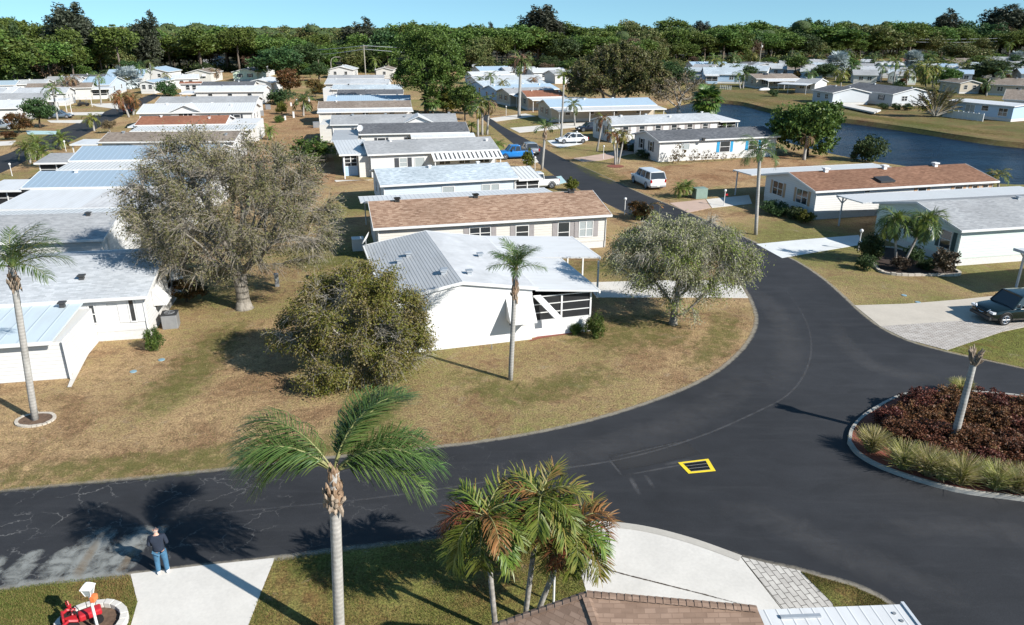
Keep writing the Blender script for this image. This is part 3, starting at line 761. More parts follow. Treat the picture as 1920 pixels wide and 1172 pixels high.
# ------------------------------------------------------------------ manufactured homes
class Home:
    def __init__(s, label, A, B, ridge=None, W=None, ze=2.75, pitch=.22, roof='sh_grey', roof2=None, wall='white_side', oh=.3, L=None,
                 name='mobile_home', cat='house', group=None, skirt=True, vents=3, gut=True, trim='trim', vmat='vent_grey', rib_axis=None, nofront=False):
        a, b = G(*A, ze), G(*B, ze)
        s.ang = math.atan2(b[1] - a[1], b[0] - a[0])
        s.L = L or math.dist(a, b)
        s.ze, s.pitch, s.oh = ze, pitch, oh
        s.o = np.array([a[0], a[1]])
        s.ex = np.array([math.cos(s.ang), math.sin(s.ang)]); s.ey = np.array([-math.sin(s.ang), math.cos(s.ang)])
        if W is None:
            lo, hi = 2., 20.
            for _ in range(40):
                m = (lo + hi) / 2
                if s.uv(*ridge, ze + m / 2 * pitch)[1] > m / 2: lo = m
                else: hi = m
            W = lo
        s.W = W
        s.root = empty(name, (a[0], a[1], 0), s.ang, label, cat, group)
        s.wallm = M[wall]
        L, W = s.L, s.W
        zr = ze + W / 2 * pitch
        t = .13
        mats = [M[roof], M[roof2 or roof]]
        mb = MB()
        mb.add([(0, 0, ze), (L, 0, ze), (L, W / 2, zr), (0, W / 2, zr), (0, 0, ze - t), (L, 0, ze - t), (L, W / 2, zr - t), (0, W / 2, zr - t)],
               [(0, 1, 2, 3), (5, 4, 7, 6), (0, 4, 5, 1), (1, 5, 6, 2), (3, 7, 4, 0)], 0)
        mb.add([(0, W / 2, zr), (L, W / 2, zr), (L, W, ze), (0, W, ze), (0, W / 2, zr - t), (L, W / 2, zr - t), (L, W, ze - t), (0, W, ze - t)],
               [(0, 1, 2, 3), (5, 4, 7, 6), (2, 6, 7, 3), (1, 5, 6, 2), (3, 7, 4, 0)], 1)
        s.roof = mb.build('roof', mats, s.root)
        # ridge cap, fascia and gutters
        mb = MB()
        g = .035
        for y0, y1 in ((-.11, -.002), (W + .002, W + .11)):
            mb.box(-g, L + g, y0, y1, ze - .17, ze - .005)
        for u0, u1 in ((-g, -.002), (L + .002, L + g)):
            mb.prism([(u0, 0, ze - .16), (u0, 0, ze + .015), (u0, W / 2, zr + .015), (u0, W / 2, zr - .16)], (u1 - u0, 0, 0))
            mb.prism([(u0, W / 2, zr - .16), (u0, W / 2, zr + .015), (u0, W, ze + .015), (u0, W, ze - .16)], (u1 - u0, 0, 0))
        mb.build('roof_trim', M[trim], s.root)
        zs = .55 if skirt else 0.
        top = lambda v: ze - t - .01 + (min(v, W - v)) * pitch
        P = [(oh, oh, zs), (oh, oh, top(oh)), (oh, W / 2, top(W / 2)), (oh, W - oh, top(W - oh)), (oh, W - oh, zs)]
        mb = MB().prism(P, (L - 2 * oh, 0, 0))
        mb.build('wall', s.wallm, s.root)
        if skirt:
            MB().box(oh + .03, L - oh - .03, oh + .03, W - oh - .03, -.1, zs - .003).build('skirting', M['brick_white'], s.root)
        if gut:
            for u in (oh + .05, L - oh - .05):
                MB().tube([(u, -.06, ze - .17), (u, oh - .05, ze - .35), (u, oh - .05, .1)], .035, 6).build('downspout', M[trim], s.root)
        for k in range(vents):
            u = L * (k + .6 + .25 * math.sin(k * 2.3 + L)) / max(1, vents)
            side = 1 if k % 2 else -1
            s.vent(u, W / 2 + side * (.45 + .5 * (k % 3)), vmat)
    def zroof(s, v): return s.ze + min(v, s.W - v) * s.pitch
    def uv(s, px, py, z):
        p = G(px, py, z)[:2] - s.o
        return float(p @ s.ex), float(p @ s.ey)
    def w(s, u, v, z=0.):
        p = s.o + s.ex * u + s.ey * v
        return np.array([p[0], p[1], z])
    def on(s, side, px, py):
        """pixel -> (distance along wall, height) on one of the walls"""
        d = ray(px, py); c = np.array([0, 0, CAM_H]) - np.array([*s.o, 0])
        lc = np.array([c[0] * s.ex[0] + c[1] * s.ex[1], c[0] * s.ey[0] + c[1] * s.ey[1], CAM_H])
        ld = np.array([d[:2] @ s.ex, d[:2] @ s.ey, d[2]])
        k, val = {'front': (1, s.oh), 'back': (1, s.W - s.oh), 'left': (0, s.oh), 'right': (0, s.L - s.oh)}[side]
        t = (val - lc[k]) / ld[k]
        q = lc + ld * t
        return (q[0], q[2]) if side in ('front', 'back') else (q[1], q[2])
    def vent(s, u, v, mat='vent_grey', size=.3):
        z = s.zroof(v)
        mb = MB().box(u - size * .4, u + size * .4, v - size * .4, v + size * .4, z - .05, z + size * .6)
        mb.box(u - size * .62, u + size * .62, v - size * .62, v + size * .62, z + size * .6, z + size * .85)
        return mb.build('roof_vent', M[mat], s.root)
    def _map(s, side, off=0.):
        oh, L, W = s.oh - off, s.L, s.W
        return {'front': lambda a, z, d: (a, oh - d, z), 'back': lambda a, z, d: (a, W - oh + d, z),
                'left': lambda a, z, d: (oh - d, a, z), 'right': lambda a, z, d: (L - oh + d, a, z)}[side]
    def _slab(s, side, a0, a1, z0, z1, d0, d1, off=0.):
        f = s._map(side, off)
        p, q = f(a0, z0, d0), f(a1, z1, d1)
        mb = MB()
        return mb, [min(p[0], q[0]), max(p[0], q[0]), min(p[1], q[1]), max(p[1], q[1]), z0, z1]
    def slab(s, mb, side, a0, a1, z0, z1, d0, d1, off=0., mi=0):
        _, b = s._slab(side, a0, a1, z0, z1, d0, d1, off)
        mb.box(*b, mi=mi); return mb
    def window(s, side, a0, a1, z0, z1, glass='glass', rail=True, mull=1, shut=None, sw=.35, frame='trim', off=0., fw=.07):
        mb = MB()
        for q in ((a0 - fw, a1 + fw, z1, z1 + fw), (a0 - fw, a1 + fw, z0 - fw, z0), (a0 - fw, a0, z0, z1), (a1, a1 + fw, z0, z1)):
            s.slab(mb, side, *q, -.02, .045, off)
        if rail: s.slab(mb, side, a0, a1, (z0 + z1) / 2 - .025, (z0 + z1) / 2 + .025, .018, .035, off)
        for k in range(1, mull):
            c = a0 + (a1 - a0) * k / mull
            s.slab(mb, side, c - .04, c + .04, z0, z1, .018, .038, off)
        f = mb.build('window', M[frame], s.root)
        s.slab(MB(), side, a0, a1, z0, z1, -.02, .012, off).build('pane', M[glass], f)
        if shut:
            for q in ((a0 - fw - .03 - sw, a0 - fw - .03), (a1 + fw + .03, a1 + fw + .03 + sw)):
                s.slab(MB(), side, *q, z0 - .05, z1 + .05, -.02, .03, off).build('shutter', M[shut], s.root)
        return f
    def win_px(s, side, x0, y0, x1, y1, **kw):
        """window from its upper-left and lower-right image corners"""
        a, z1 = s.on(side, x0, y0); b, z0 = s.on(side, x1, y1)
        if a > b: a, b = b, a
        if side in ('left', 'right'): pass
        return s.window(side, a, b, max(z0, .7), min(z1, s.ze - .3), **kw)
    def row(s, side, n, w=.9, z0=1.25, z1=2.25, a0=None, a1=None, **kw):
        T = s.L if side in ('front', 'back') else s.W
        a0 = 1.2 if a0 is None else a0; a1 = T - 1.2 if a1 is None else a1
        for k in range(n):
            c = a0 + (a1 - a0) * (k + .5) / n
            s.window(side, c - w / 2, c + w / 2, z0, z1, **kw)
    def door(s, side, a, mat='trim'):
        mb = MB(); s.slab(mb, side, a - .5, a + .5, .55, 2.45, -.02, .05)
        d = mb.build('door', M[mat], s.root)
        h = MB(); s.slab(h, side, a + .33, a + .4, 1.4, 1.55, .05, .1); h.build('handle', M['dark_metal'], d)
    def slabroof(s, u0, u1, v0, v1, z0, z1, mat, posts=(), th=.09, name='carport_roof', postm='trim', rim='trim', pr=.05, gutter=True):
        """lean-to roof; z0 at v0, z1 at v1"""
        mb = MB().add([(u0, v0, z0), (u1, v0, z0), (u1, v1, z1), (u0, v1, z1), (u0, v0, z0 - th), (u1, v0, z0 - th), (u1, v1, z1 - th), (u0, v1, z1 - th)],
                      [(0, 1, 2, 3), (7, 6, 5, 4), (0, 4, 5, 1), (1, 5, 6, 2), (2, 6, 7, 3), (3, 7, 4, 0)])
        r = mb.build(name, M[mat], s.root)
        if gutter:
            rb = MB()
            vv = (v0 - .10, v0 - .003) if v0 < v1 else (v0 + .003, v0 + .10)
            rb.box(u0 - .02, u1 + .02, min(vv), max(vv), z0 - .17, z0 + .01)
            rb.build('roof_edge', M[rim], r)
        for (u, v) in posts:
            z = z0 + (z1 - z0) * (v - v0) / (v1 - v0) - th - .003
            MB().box(u - pr, u + pr, v - pr, v + pr, -.05, z).build('post', M[postm], s.root)
        return r
    def slab_px(s, pf, pb, zf, zb, mat, **kw):
        """lean-to from its front-left and back-right image corners"""
        u0, v0 = s.uv(*pf, zf); u1, v1 = s.uv(*pb, zb)
        if u0 > u1: u0, u1 = u1, u0
        return s.slabroof(u0, u1, v0, v1, zf, zb, mat, **kw), (u0, v0, u1, v1)
    def room(s, u0, u1, v0, v1, h, mat=None, screen=None, knee=.75, name='porch'):
        """box room under a lean-to; screen = sides with dark insect screens ('f','l','r')"""
        m = M[mat] if mat else s.wallm
        mb = MB()
        if not screen:
            mb.box(u0, u1, v0, v1, -.05, h)
            return mb.build(name, m, s.root)
        mb.box(u0, u1, v0, v1, -.05, knee)
        p = mb.build(name, m, s.root)
        sc = MB().box(u0 + .06, u1 - .06, v0 + .06, v1 - .06, knee + .002, h)
        sp = sc.build('screen', M['screen'], s.root)
        fr = MB()
        n = max(2, int(round((u1 - u0) / 1.8)))
        for k in range(n + 1):
            u = u0 + .05 + (u1 - u0 - .1) * k / n
            for v in (v0 + .05, v1 - .05):
                fr.box(u - .05, u + .05, v - .05, v + .05, knee + .003, h)
        nv = max(1, int(round((v1 - v0) / 1.8)))
        for k in range(1, nv):
            v = v0 + .05 + (v1 - v0 - .1) * k / nv
            for u in (u0 + .05, u1 - .05): fr.box(u - .05, u + .05, v - .05, v + .05, knee + .003, h)
        for z in np.linspace(knee, h, 4)[1:-1]:
            fr.box(u0 + .1, u1 - .1, v0 + .02, v0 + .05, z - .025, z + .025)
            fr.box(u0 + .02, u0 + .05, v0 + .1, v1 - .1, z - .025, z + .025)
            fr.box(u1 - .05, u1 - .02, v0 + .1, v1 - .1, z - .025, z + .025)
        for z in (knee + .03, h - .03):
            for v in (v0 + .03, v1 - .03): fr.box(u0 + .1, u1 - .1, v - .035, v + .035, z - .026, z + .026)
            for u in (u0 + .03, u1 - .03): fr.box(u - .035, u + .035, v0 + .1, v1 - .1, z - .026, z + .026)
        fr.build('screen_frame', M['trim'], s.root)
        return p
    def dormer(s, u, w, mat=None, dz=.0, glass=True, gh=None, side='front'):
        """small gable standing on the eave"""
        h = w / 2 * .42
        z = s.ze
        depth = (h + .05) / s.pitch + .3
        v0 = s.oh - .06
        wl = MB().prism([(u - w / 2 + .15, v0, z - .9), (u + w / 2 - .15, v0, z - .9), (u + w / 2 - .15, v0, z + .02), (u, v0, z + h - .06), (u - w / 2 + .15, v0, z + .02)], (0, depth - v0 - .3, 0))
        wl.build('gable', s.wallm if not mat else M[mat], s.root)
        rb = MB()
        for sg in (-1, 1):
            a, b = (u, -.12, z + h), (u + sg * w / 2, -.12, z)
            rb.prism([(a[0], a[1], a[2]), (b[0], b[1], b[2]), (b[0], b[1], b[2] + .1), (a[0], a[1], a[2] + .1)], (0, depth, 0))
        rb.build('gable_roof', M['metal_white_flat'], s.root)
        if glass:
            mb = MB(); gw = w * .42
            mb.prism([(u - gw / 2, v0 - .03, z - .75), (u + gw / 2, v0 - .03, z - .75), (u + gw / 2, v0 - .03, z - .12), (u + gw * .25, v0 - .03, z + .04), (u - gw * .25, v0 - .03, z + .04), (u - gw / 2, v0 - .03, z - .12)], (0, .02, 0))
            g = mb.build('window', M['glass'], s.root)
            fr = MB()
            for k in (-.167, .167): fr.box(u + gw * k - .05, u + gw * k + .05, v0 - .06, v0 - .032, z - .75, z + .02)
            fr.build('frame', M['trim'], g)

def dish(loc_root, u, v, z, r=.38):
    mb = MB()
    mb.tube([(u, v, z - .1), (u, v, z + .45)], .03, 6)
    o = mb.build('satellite_dish', M['grey_metal'], loc_root.root)
    b = MB(); n = 16
    nrm = np.array([-.25, -.75, .45]); nrm /= np.linalg.norm(nrm)
    ax = np.cross(nrm, (0, 0, 1)); ax /= np.linalg.norm(ax); ay = np.cross(ax, nrm)
    c = np.array([u, v, z + .6])
    vs = [c - nrm * .09]
    for rr, dd in ((.55, .055), (1., 0.)):
        for k in range(n):
            a = 2 * math.pi * k / n
            vs.append(c + r * rr * (math.cos(a) * ax + 1.1 * math.sin(a) * ay) - nrm * dd)
    fs = [(0, 1 + k, 1 + (k + 1) % n) for k in range(n)] + [(1 + k, 1 + n + k, 1 + n + (k + 1) % n, 1 + (k + 1) % n) for k in range(n)]
    b.add(vs, fs)
    b.tube([c - ay * r * .9, c + nrm * .35 - ay * .1], .012, 5)
    b.build('dish_bowl', M['vent_white'], o, smooth=True)

MIDROW = 'homes in the middle row'
LEFTROW = 'homes in the left row'
FARLEFT = 'homes beyond the left street'
RIGHT = 'homes east of the main street'
LAKE = 'homes across the lake'
BACK = 'homes at the wood edge'

# --- middle row -----------------------------------------------------------------
h = Home('white stucco home with grey ribbed roof, gable end facing the bend, screened porch at right', (683, 460), project((*(G(683, 460, 3.15)[:2] + 11.0 * np.array([math.cos(R(-73.5)), math.sin(R(-73.5))])), 3.15)), (797, 431), ze=3.15, pitch=.17, roof='metal_grey', roof2='roof_greysmooth', wall='stucco', skirt=False, vents=0, oh=.12, group=None, gut=False)
M1 = h
for px, py in ((775, 438), (812, 435), (900, 477), (748, 487), (765, 478), (880, 518), (831, 518), (833, 516)):
    u, v = h.uv(px, py, 3.6)
    if 0 < u < h.L and .2 < v < h.W - .2: h.vent(u, v, 'vent_grey', .30)
dish(h, .2, .1, 3.1, .42)
L1_, W1_ = h.L, h.W
# gable face awnings and porch on the right-hand side (v > W)
pu1 = L1_ - .10
u0p, v0p = h.uv(1115, 540, 2.55)
porch_v1 = max(v0p, W1_ + 2.8)
h.slabroof(L1_ - 6.4, L1_ + .05, porch_v1, W1_ + .0, 2.62, 3.02, 'metal_white_flat', name='porch_roof', gutter=True)
h.room(L1_ - 6.0, L1_ - .35, W1_ - .10, porch_v1 - .25, 2.46, 'stucco', screen='flr', knee=.95)
cu, cv = h.uv(1134, 489, 2.45)
h.slabroof(cu - 6.2, min(cu, L1_ - 6.5), cv, W1_ + .0, 2.45, 2.98, 'metal_white_flat', posts=[(cu - .3, cv - .3), (cu - 3, cv - .3), (cu - 5.9, cv - .3)], name='carport_roof')
def awning(H, side, a0, a1, ztop, drop, out, mat='white', name='awning'):
    f = H._map(side)
    th = .05
    pts = [f(a0, ztop, .02), f(a1, ztop, .02), f(a1, ztop - drop, out), f(a0, ztop - drop, out)]
    vs = pts + [(p[0], p[1], p[2] - th) for p in pts]
    mb = MB().add(vs, [(0, 1, 2, 3), (7, 6, 5, 4), (0, 4, 5, 1), (1, 5, 6, 2), (2, 6, 7, 3), (3, 7, 4, 0)])
    for a in (a0, a1):
        q = [f(a, ztop, .02), f(a, ztop - drop, out), f(a, ztop - drop, .02)]
        mb.add(q + [tuple(np.array(p) + np.array((.001, .001, 0))) for p in q], [(0, 1, 2)])
    return mb.build(name, M[mat], H.root)
aw0, awz = h.on('right', 950, 575)
aw1, _ = h.on('right', 992, 575)
h.window('right', aw0 + .15, aw1 - .1, 1.0, 1.9, frame='trim')
awning(h, 'right', aw0 - .05, aw1 + .15, 2.6, 1.15, 1.05)
# awning over the porch front
g = MB()
pf = h._map('right')
q0, q1 = W1_ + .05, W1_ + 1.35
pts = [(L1_ - .30, W1_ - .02, 2.55), (L1_ - .30, W1_ + .42, 2.55), (L1_ + .62, W1_ + 1.42, 1.42), (L1_ + .62, W1_ + .98, 1.42)]
g.add(pts + [(p[0], p[1], p[2] - .06) for p in pts], [(0, 1, 2, 3), (7, 6, 5, 4), (0, 4, 5, 1), (1, 5, 6, 2), (2, 6, 7, 3), (3, 7, 4, 0)])
g.build('awning', M['white'], h.root)
mbx = MB().box(L1_ - .24, L1_ - .10, .15, W1_ - .15, 2.62, 2.645); mbx.build('wall_seam', M['trim'], h.root)

h = Home('cream home with long brown shingle roof, behind the grey ribbed roof', (700, 428), (1147, 402), (900, 367), roof='sh_brown', wall='cream', vents=0, group=MIDROW)
M2 = h
for px, py in ((740, 372), (745, 379), (887, 369), (892, 373), (1063, 358), (1067, 363)):
    u, v = h.uv(px, py, h.ze + h.W / 2 * h.pitch - .2); h.vent(u, min(v, h.W * .5 - .3), 'vent_dark', .36)
for q in ((881, 428, 919, 446), (968, 424, 990, 446), (1047, 418, 1066, 453), (1087, 416, 1110, 442)):
    h.win_px('front', *q, shut='shut_grey', sw=.38, mull=2 if q[0] in (881, 1087) else 1, glass='glass_curtain' if q[0] == 1087 else 'glass')
h.slabroof(-.4, h.L * .9, h.W + 3.2, h.W + .05, 2.5, 2.68, 'metal_white', posts=[(.1, h.W + 3.0), (h.L * .45, h.W + 3.0), (h.L * .88, h.W + 3.0)])
h.window('left', 1.5, 2.2, 1.2, 2.2)

h = Home('pale blue home with blue grey shingles and white corrugated porch by the street', (713, 347.5), (972.5, 333), (828, 310), roof='sh_bluegrey', wall='bluewhite_side', vents=2, vmat='vent_white', group=MIDROW)
M3 = h
for q in ((830, 351, 851, 362), (904, 347, 918, 357), (921, 346, 935, 356)): h.win_px('front', *q, glass='glass_curtain', rail=False)
h.row('left', 2, .6, 1.1, 2.1, shut=None)
u1, v1 = h.uv(1020, 336, 2.5)
h.slabroof(h.L + .05, u1, .1, h.W * .52, 2.55, 3.1, 'metal_corr', name='porch_roof')
h.room(h.L - .25, u1 - .3, .3, h.W * .5, 2.4, 'bluewhite_side', screen='f', knee=.85)

h = Home('white home with grey shingle roof and black striped awning by the blue pickup', (689.5, 289.7), (935.6, 279.4), (800, 260), roof='sh_grey', wall='white_side', vents=3, vmat='vent_white', group=MIDROW)
M4 = h
h.slab_px((636, 290), (683, 261), 2.55, 2.6, 'metal_white', name='porch_roof', posts=())
u0, _ = h.uv(636, 290, 2.55)
MB().box(u0 + .3, u0 + .42, .3, .42, 0, 2.4).build('post', M['trim'], h.root)
h.room(u0 + 2.1, h.oh + .0, .9, h.W * .6, 2.4, 'cream', name='utility_room')
h.room(u0 + .5, u0 + 2.05, 2.2, h.W * .6, 2.4, 'blue_side', screen='f', knee=1.1)
h.win_px('front', 749, 297, 763, 312, glass='glass_curtain', shut='shut_dark', sw=.5)
h.win_px('front', 778, 296, 796, 312, glass='glass_curtain', rail=False)
h.row('front', 3, 1.3, 1.2, 2.05, a0=h.L * .5, a1=h.L - .6, rail=False, mull=2)
us, _ = h.uv(808, 287, 2.6)
h.slabroof(us, h.L + .1, -1.5, .12, 2.05, 2.62, 'awning_stripe', name='awning', posts=[(us + .2, -1.4), (h.L - .2, -1.4)])

h = Home('home with charcoal shingle roof, satellite dish and flat grey porch roof', (672.4, 251.4), (880, 247), (764, 230), roof='sh_dark', wall='white_side', vents=0, group=MIDROW)
M5 = h
h.row('front', 2, 1.0, 1.2, 2.1, a0=1.0, a1=h.L * .6, shut='shut_dark', sw=.35)
h.slab_px((621, 264), (672, 243), 2.5, 2.55, 'metal_grey', name='porch_roof')
u0, _ = h.uv(621, 264, 2.5)
h.room(u0 + .3, h.oh, .4, h.W * .7, 2.38, 'white_side')
h.slabroof(h.L * .46, h.L + .6, -1.7, -.12, 2.35, 2.62, 'metal_white_flat', posts=[(h.L * .5, -1.55), (h.L * .98, -1.55)])
dish(h, .25, .35, 2.9, .42)

h = Home('long grey shingle home with one white front gable, between charcoal and stained roofs', (618.7, 233.6), (858, 230), (740, 214), roof='sh_grey', wall='white_side', vents=4, group=MIDROW)
h.dormer(h.L * .69, 4.6, glass=False)
h.row('front', 3, .9, 1.2, 2.1, shut='shut_dark')
h.room(-1.6, h.oh, .4, h.W - .6, 2.7, 'cream', name='storage_room')

h = Home('home with stained tan roof and white carport under a tree shadow', (595.5, 203.5), (772, 201), (680, 189), roof='sh_taupe', wall='white_side', vents=2, vmat='vent_white', group=MIDROW)
h.slabroof(.1, h.L + .1, -3.4, -.12, 2.45, 2.66, 'metal_white_flat', posts=[(.4, -3.2), (h.L * .5, -3.2), (h.L - .3, -3.2)])
h.room(.4, 2.6, -3.1, .3, 2.35, 'cream', name='storage_room')
h.row('front', 3, .9, 1.2, 2.1)
h = Home('home with pale blue metal roof, second behind the tree shadowed carport', (612, 189.5), (770, 188), (690, 178.5), roof='metal_blueflat', wall='white_side', vents=4, vmat='vent_white', group=MIDROW)
h.row('front', 3)
h = Home('low home with dark stained grey roof, partly in pine shade', (631, 177.3), (756, 176.5), (690, 167.7), roof='sh_dark', wall='white_side', vents=2, group=MIDROW)
h.room(-1.4, h.oh, .6, 4.0, 2.6, 'white_side', name='storage_room'); h.row('front', 3)
h = Home('home with blue grey roof beside the tall pine, white shed at its end', (621, 167.3), (753, 167), (690, 158.3), roof='sh_bluegrey', wall='white_side', vents=2, vmat='vent_dark', group=MIDROW)
h.room(-2.0, h.oh, .3, 4.4, 2.9, 'white_side', name='storage_room'); h.row('front', 3)
h = Home('pale grey roofed home near the far end of the middle row', (608, 157), (729, 157), (690, 147.5), roof='sh_pale', wall='white_side', vents=3, vmat='vent_white', group=MIDROW)
h.row('front', 4)
h = Home('last grey roofed home of the middle row, below the utility pole', (614, 147), (720, 146.5), (690, 140.5), roof='sh_grey', wall='white_side', vents=2, group=MIDROW)
h.row('front', 4)

# --- left row --------------------------------------------------------------------
h = Home('white home with pale grey shingles, white lean-to and shed, nearest in the left row', (-260, 585), (276, 554), (200, 477), roof='sh_pale', wall='white_side', vents=0, group=LEFTROW, ze=2.65)
H1 = h
for px, py in ((154, 524), (113, 555)):
    u, v = h.uv(px, py, 3.1); h.vent(u, v, 'vent_dark', .3)
h.win_px('front', 166, 573, 182, 605, shut='trim', sw=.55)
h.win_px('front', 240, 562, 256, 601, shut='trim', sw=.5, rail=False)
ue, ve = h.uv(117, 638, 2.2)
uw, _ = h.on('front', 158, 590)
h.slabroof(-.3, uw + .2, ve, h.oh - .04, 2.2, 2.52, 'metal_paleblue', name='porch_roof')
h.room(-.1, ue - .25, ve + .35, h.oh - .06, 2.02, 'white_side', name='shed')
for vv in (ve + .40, ve + 1.5):
    MB().box(ue - .246, ue - .20, vv, vv + .05, .05, 2.0).build('door_trim', M['post_grey'], h.root)
MB().box(ue - .12, ue - .04, ve + .15, ve + .23, -.05, 2.08).build('post', M['trim'], h.root)
MB().box(uw - 1.3, uw - .5, h.oh - .03, h.oh + .02, .25, .62).build('skirting_vent', M['vent_grey'], h.root)
h.window('right', 2.0, 2.9, 1.2, 2.1); awning(h, 'right', 1.8, 3.1, 2.3, .9, .7)
h.window('right', 5.2, 6.1, 1.2, 2.1)
h = Home('grey shingle home whose white gable end shows beside the bare oak', (-230, 462), (194, 447.5), (150, 399.5), roof='sh_grey', wall='white_side', vents=1, vmat='vent_dark', group=LEFTROW)
h.win_px('right', 200, 440, 206, 474, rail=False); h.win_px('right', 219, 423, 224, 456, rail=False)
h.slabroof(-.3, h.L + .3, h.W + 2.6, h.W + .03, 2.5, 2.68, 'metal_corr', name='awning')
h = Home('home with bright blue ribbed metal roof and white screened porch, in the left row', (39.6, 352), (240, 349), (150, 319.7), L=16.5, roof='metal_blue', wall='white_side', vents=2, vmat='vent_white', group=LEFTROW)
B4 = h
ua, va = h.uv(26, 392, 2.35); ub, vb = h.uv(176, 350, 2.6)
um, _ = h.uv(153, 388, 2.35)
h.slabroof(.9, um, va, -.12, 2.35, 2.62, 'metal_white_flat', posts=[(1.1, va + .3), (um - .3, va + .3)])
h.slabroof(um + .01, h.L, va, -.12, 2.37, 2.62, 'stain_roof', name='stained_carport_roof', posts=[(h.L - .3, va + .3)])
h.room(um + .2, h.L - .4, va + 1.0, h.oh - .05, 2.25, 'white_side', name='utility_room')
uq, vq = h.uv(0, 350, 2.5)
h.slabroof(-3.6, -.06, .0, h.W * .55, 2.55, 2.75, 'metal_white_flat', name='porch_roof')
h.room(-3.3, h.oh - .03, .3, h.W * .5, 2.4, 'white_side', screen='fl', knee=.5)
h = Home('home with dull blue metal roof and grey hipped porch, in the left row', (128, 301), (245, 299), (200, 273.2), L=15.5, roof='metal_blue', wall='white_side', vents=1, vmat='vent_white', group=LEFTROW)
ua, va = h.uv(110.6, 319, 2.35)
h.slabroof(.2, h.L, va, -.12, 2.38, 2.62, 'metal_corr', posts=[(.5, va + .3), (h.L - .4, va + .3)])
uq, vq = h.uv(87, 298, 2.5)
h.slabroof(uq, -.06, .0, h.W * .5, 2.55, 2.95, 'sh_grey', name='porch_roof')
h.room(uq + .3, h.oh - .03, .3, h.W * .46, 2.4, 'white_side', screen='fl', knee=.5)
h = Home('long stained brown grey roof home with white flat carport at its street end', (183.7, 266), (440, 264), (300, 247), roof='sh_taupe', wall='white_side', vents=3, group=LEFTROW)
uq, vq = h.uv(140.6, 267.6, 2.5)
h.slabroof(uq, -.05, -.2, h.W * .52, 2.5, 2.62, 'metal_white_flat', posts=[(uq + .2, 0), (-.3, 0)])
h.row('front', 4, 1.0, shut='shut_dark'); h.window('right', 1.2, 2.2, 1.2, 2.2, glass='glass_curtain'); h.window('right', 3.6, 4.6, 1.2, 2.2)
h = Home('home with rust red shingle roof and white corrugated carport', (252, 234.5), (423, 232), (340, 217), roof='sh_rust', wall='white_side', vents=3, vmat='vent_white', group=LEFTROW)
uq, vq = h.uv(243, 246, 2.4); ur, _ = h.uv(473, 243.5, 2.4)
h.slabroof(uq, ur, vq, -.12, 2.4, 2.62, 'metal_corr', posts=[(uq + .3, vq + .3), (h.L * .5, vq + .3), (ur - .3, vq + .3)])
h.room(h.L + .02, ur - .3, .2, h.W * .95, 2.7, 'white_side', name='utility_room')
uq, vq = h.uv(220, 245, 2.5)
h.slabroof(uq, -.06, .2, h.W * .5, 2.5, 2.6, 'metal_white_flat', name='porch_roof')
h.room(uq + .3, h.oh - .02, .6, h.W * .45, 2.38, 'white_side', screen='fl', knee=.4)
h = Home('white home with pale roof and arched window gable facing the rust red roof', (255.7, 212), (475, 209), (370, 193.5), roof='metal_white', wall='white_side', vents=3, vmat='vent_white', group=LEFTROW)
h.dormer(h.L * .41, 5.2); h.row('front', 2, 1.0, 1.3, 2.2, a0=h.L * .55, a1=h.L * .95, shut='shut_dark'); h.window('right', 2, 3, 1.2, 2.2); h.window('right', 5, 6, 1.2, 2.2)
h = Home('home with mottled grey roof behind the arched window gable', (290.5, 193.5), (480, 192), (390, 180.6), roof='sh_grey', wall='white_side', vents=2, group=LEFTROW)
h.row('front', 3); h.window('right', 2, 3, 1.2, 2.2)
h = Home('white roofed home with small white porch at its left end', (363.6, 172), (495.4, 171), (430, 160.3), roof='metal_white_flat', wall='white_side', vents=2, group=LEFTROW)
h.slabroof(-3.2, -.05, .1, h.W * .6, 2.4, 2.6, 'metal_white_flat', name='porch_roof', posts=[(-3., .3)]); h.row('front', 3)
h = Home('home with dark green grey roof, farthest in the left row', (375, 160.5), (476, 160), (430, 152.6), roof='sh_dark', wall='white_side', vents=1, vmat='vent_white', group=LEFTROW)
h.row('front', 3)

# --- homes with their gable ends towards us, at the wood edge ----------------------
def gable_home(label, x0, x1, ybase, ytop_eave, depth=12., roof='sh_grey', wall='white_side', group=BACK, pitch=.25, wins=2, vents=1, awn=False, shut=None, rot=0., ze=2.8):
    """gable end between image columns x0..x1, standing on row ybase"""
    a, b = G(x0, ybase), G(x1, ybase)
    wdt = math.dist(a, b)
    ang = math.atan2(b[1] - a[1], b[0] - a[0]) + R(rot)
    # local u runs away from camera along the ridge: build with A at back-left so that v points right
    back = np.array([-math.sin(ang), math.cos(ang)]) * depth
    h = Home.__new__(Home)
    A = (a[0] + back[0], a[1] + back[1])
    pa, pb = project((A[0], A[1], ze)), project((a[0], a[1], ze))
    h.__init__(label, pa, pb, W=wdt, ze=ze, pitch=pitch, roof=roof, wall=wall, group=group, vents=vents, gut=False, vmat='vent_white')
    for k in range(wins):
        c = wdt * (k + .75) / (wins + .5)
        h.window('right', c - .45, c + .45, 1.2, 2.2, shut=shut, sw=.3)
        if awn: awning(h, 'right', c - .6, c + .6, 2.35, .55, .6)
    return h
gable_home('pale green home at the wood edge, dark roof and two shuttered windows', 436, 484, 152, 136, wall='green_side', roof='sh_dark', shut='shut_dark')
gable_home('cream home at the wood edge, grey roof, small white window awnings', 350, 398, 154, 136, wall='cream', roof='sh_taupe', awn=True)
gable_home('white gabled home just behind the dark green grey roof', 461, 512, 176, 160, wall='white_side', roof='metal_white', wins=2)
gable_home('white gabled home with wide low roof, left of the lone utility pole', 614, 664, 147, 126, roof='metal_white', wall='white_side', wins=2, vents=2)
gable_home('tall cream gabled home right of the lone utility pole', 704, 738, 147, 126, roof='sh_taupe', wall='cream', wins=1)
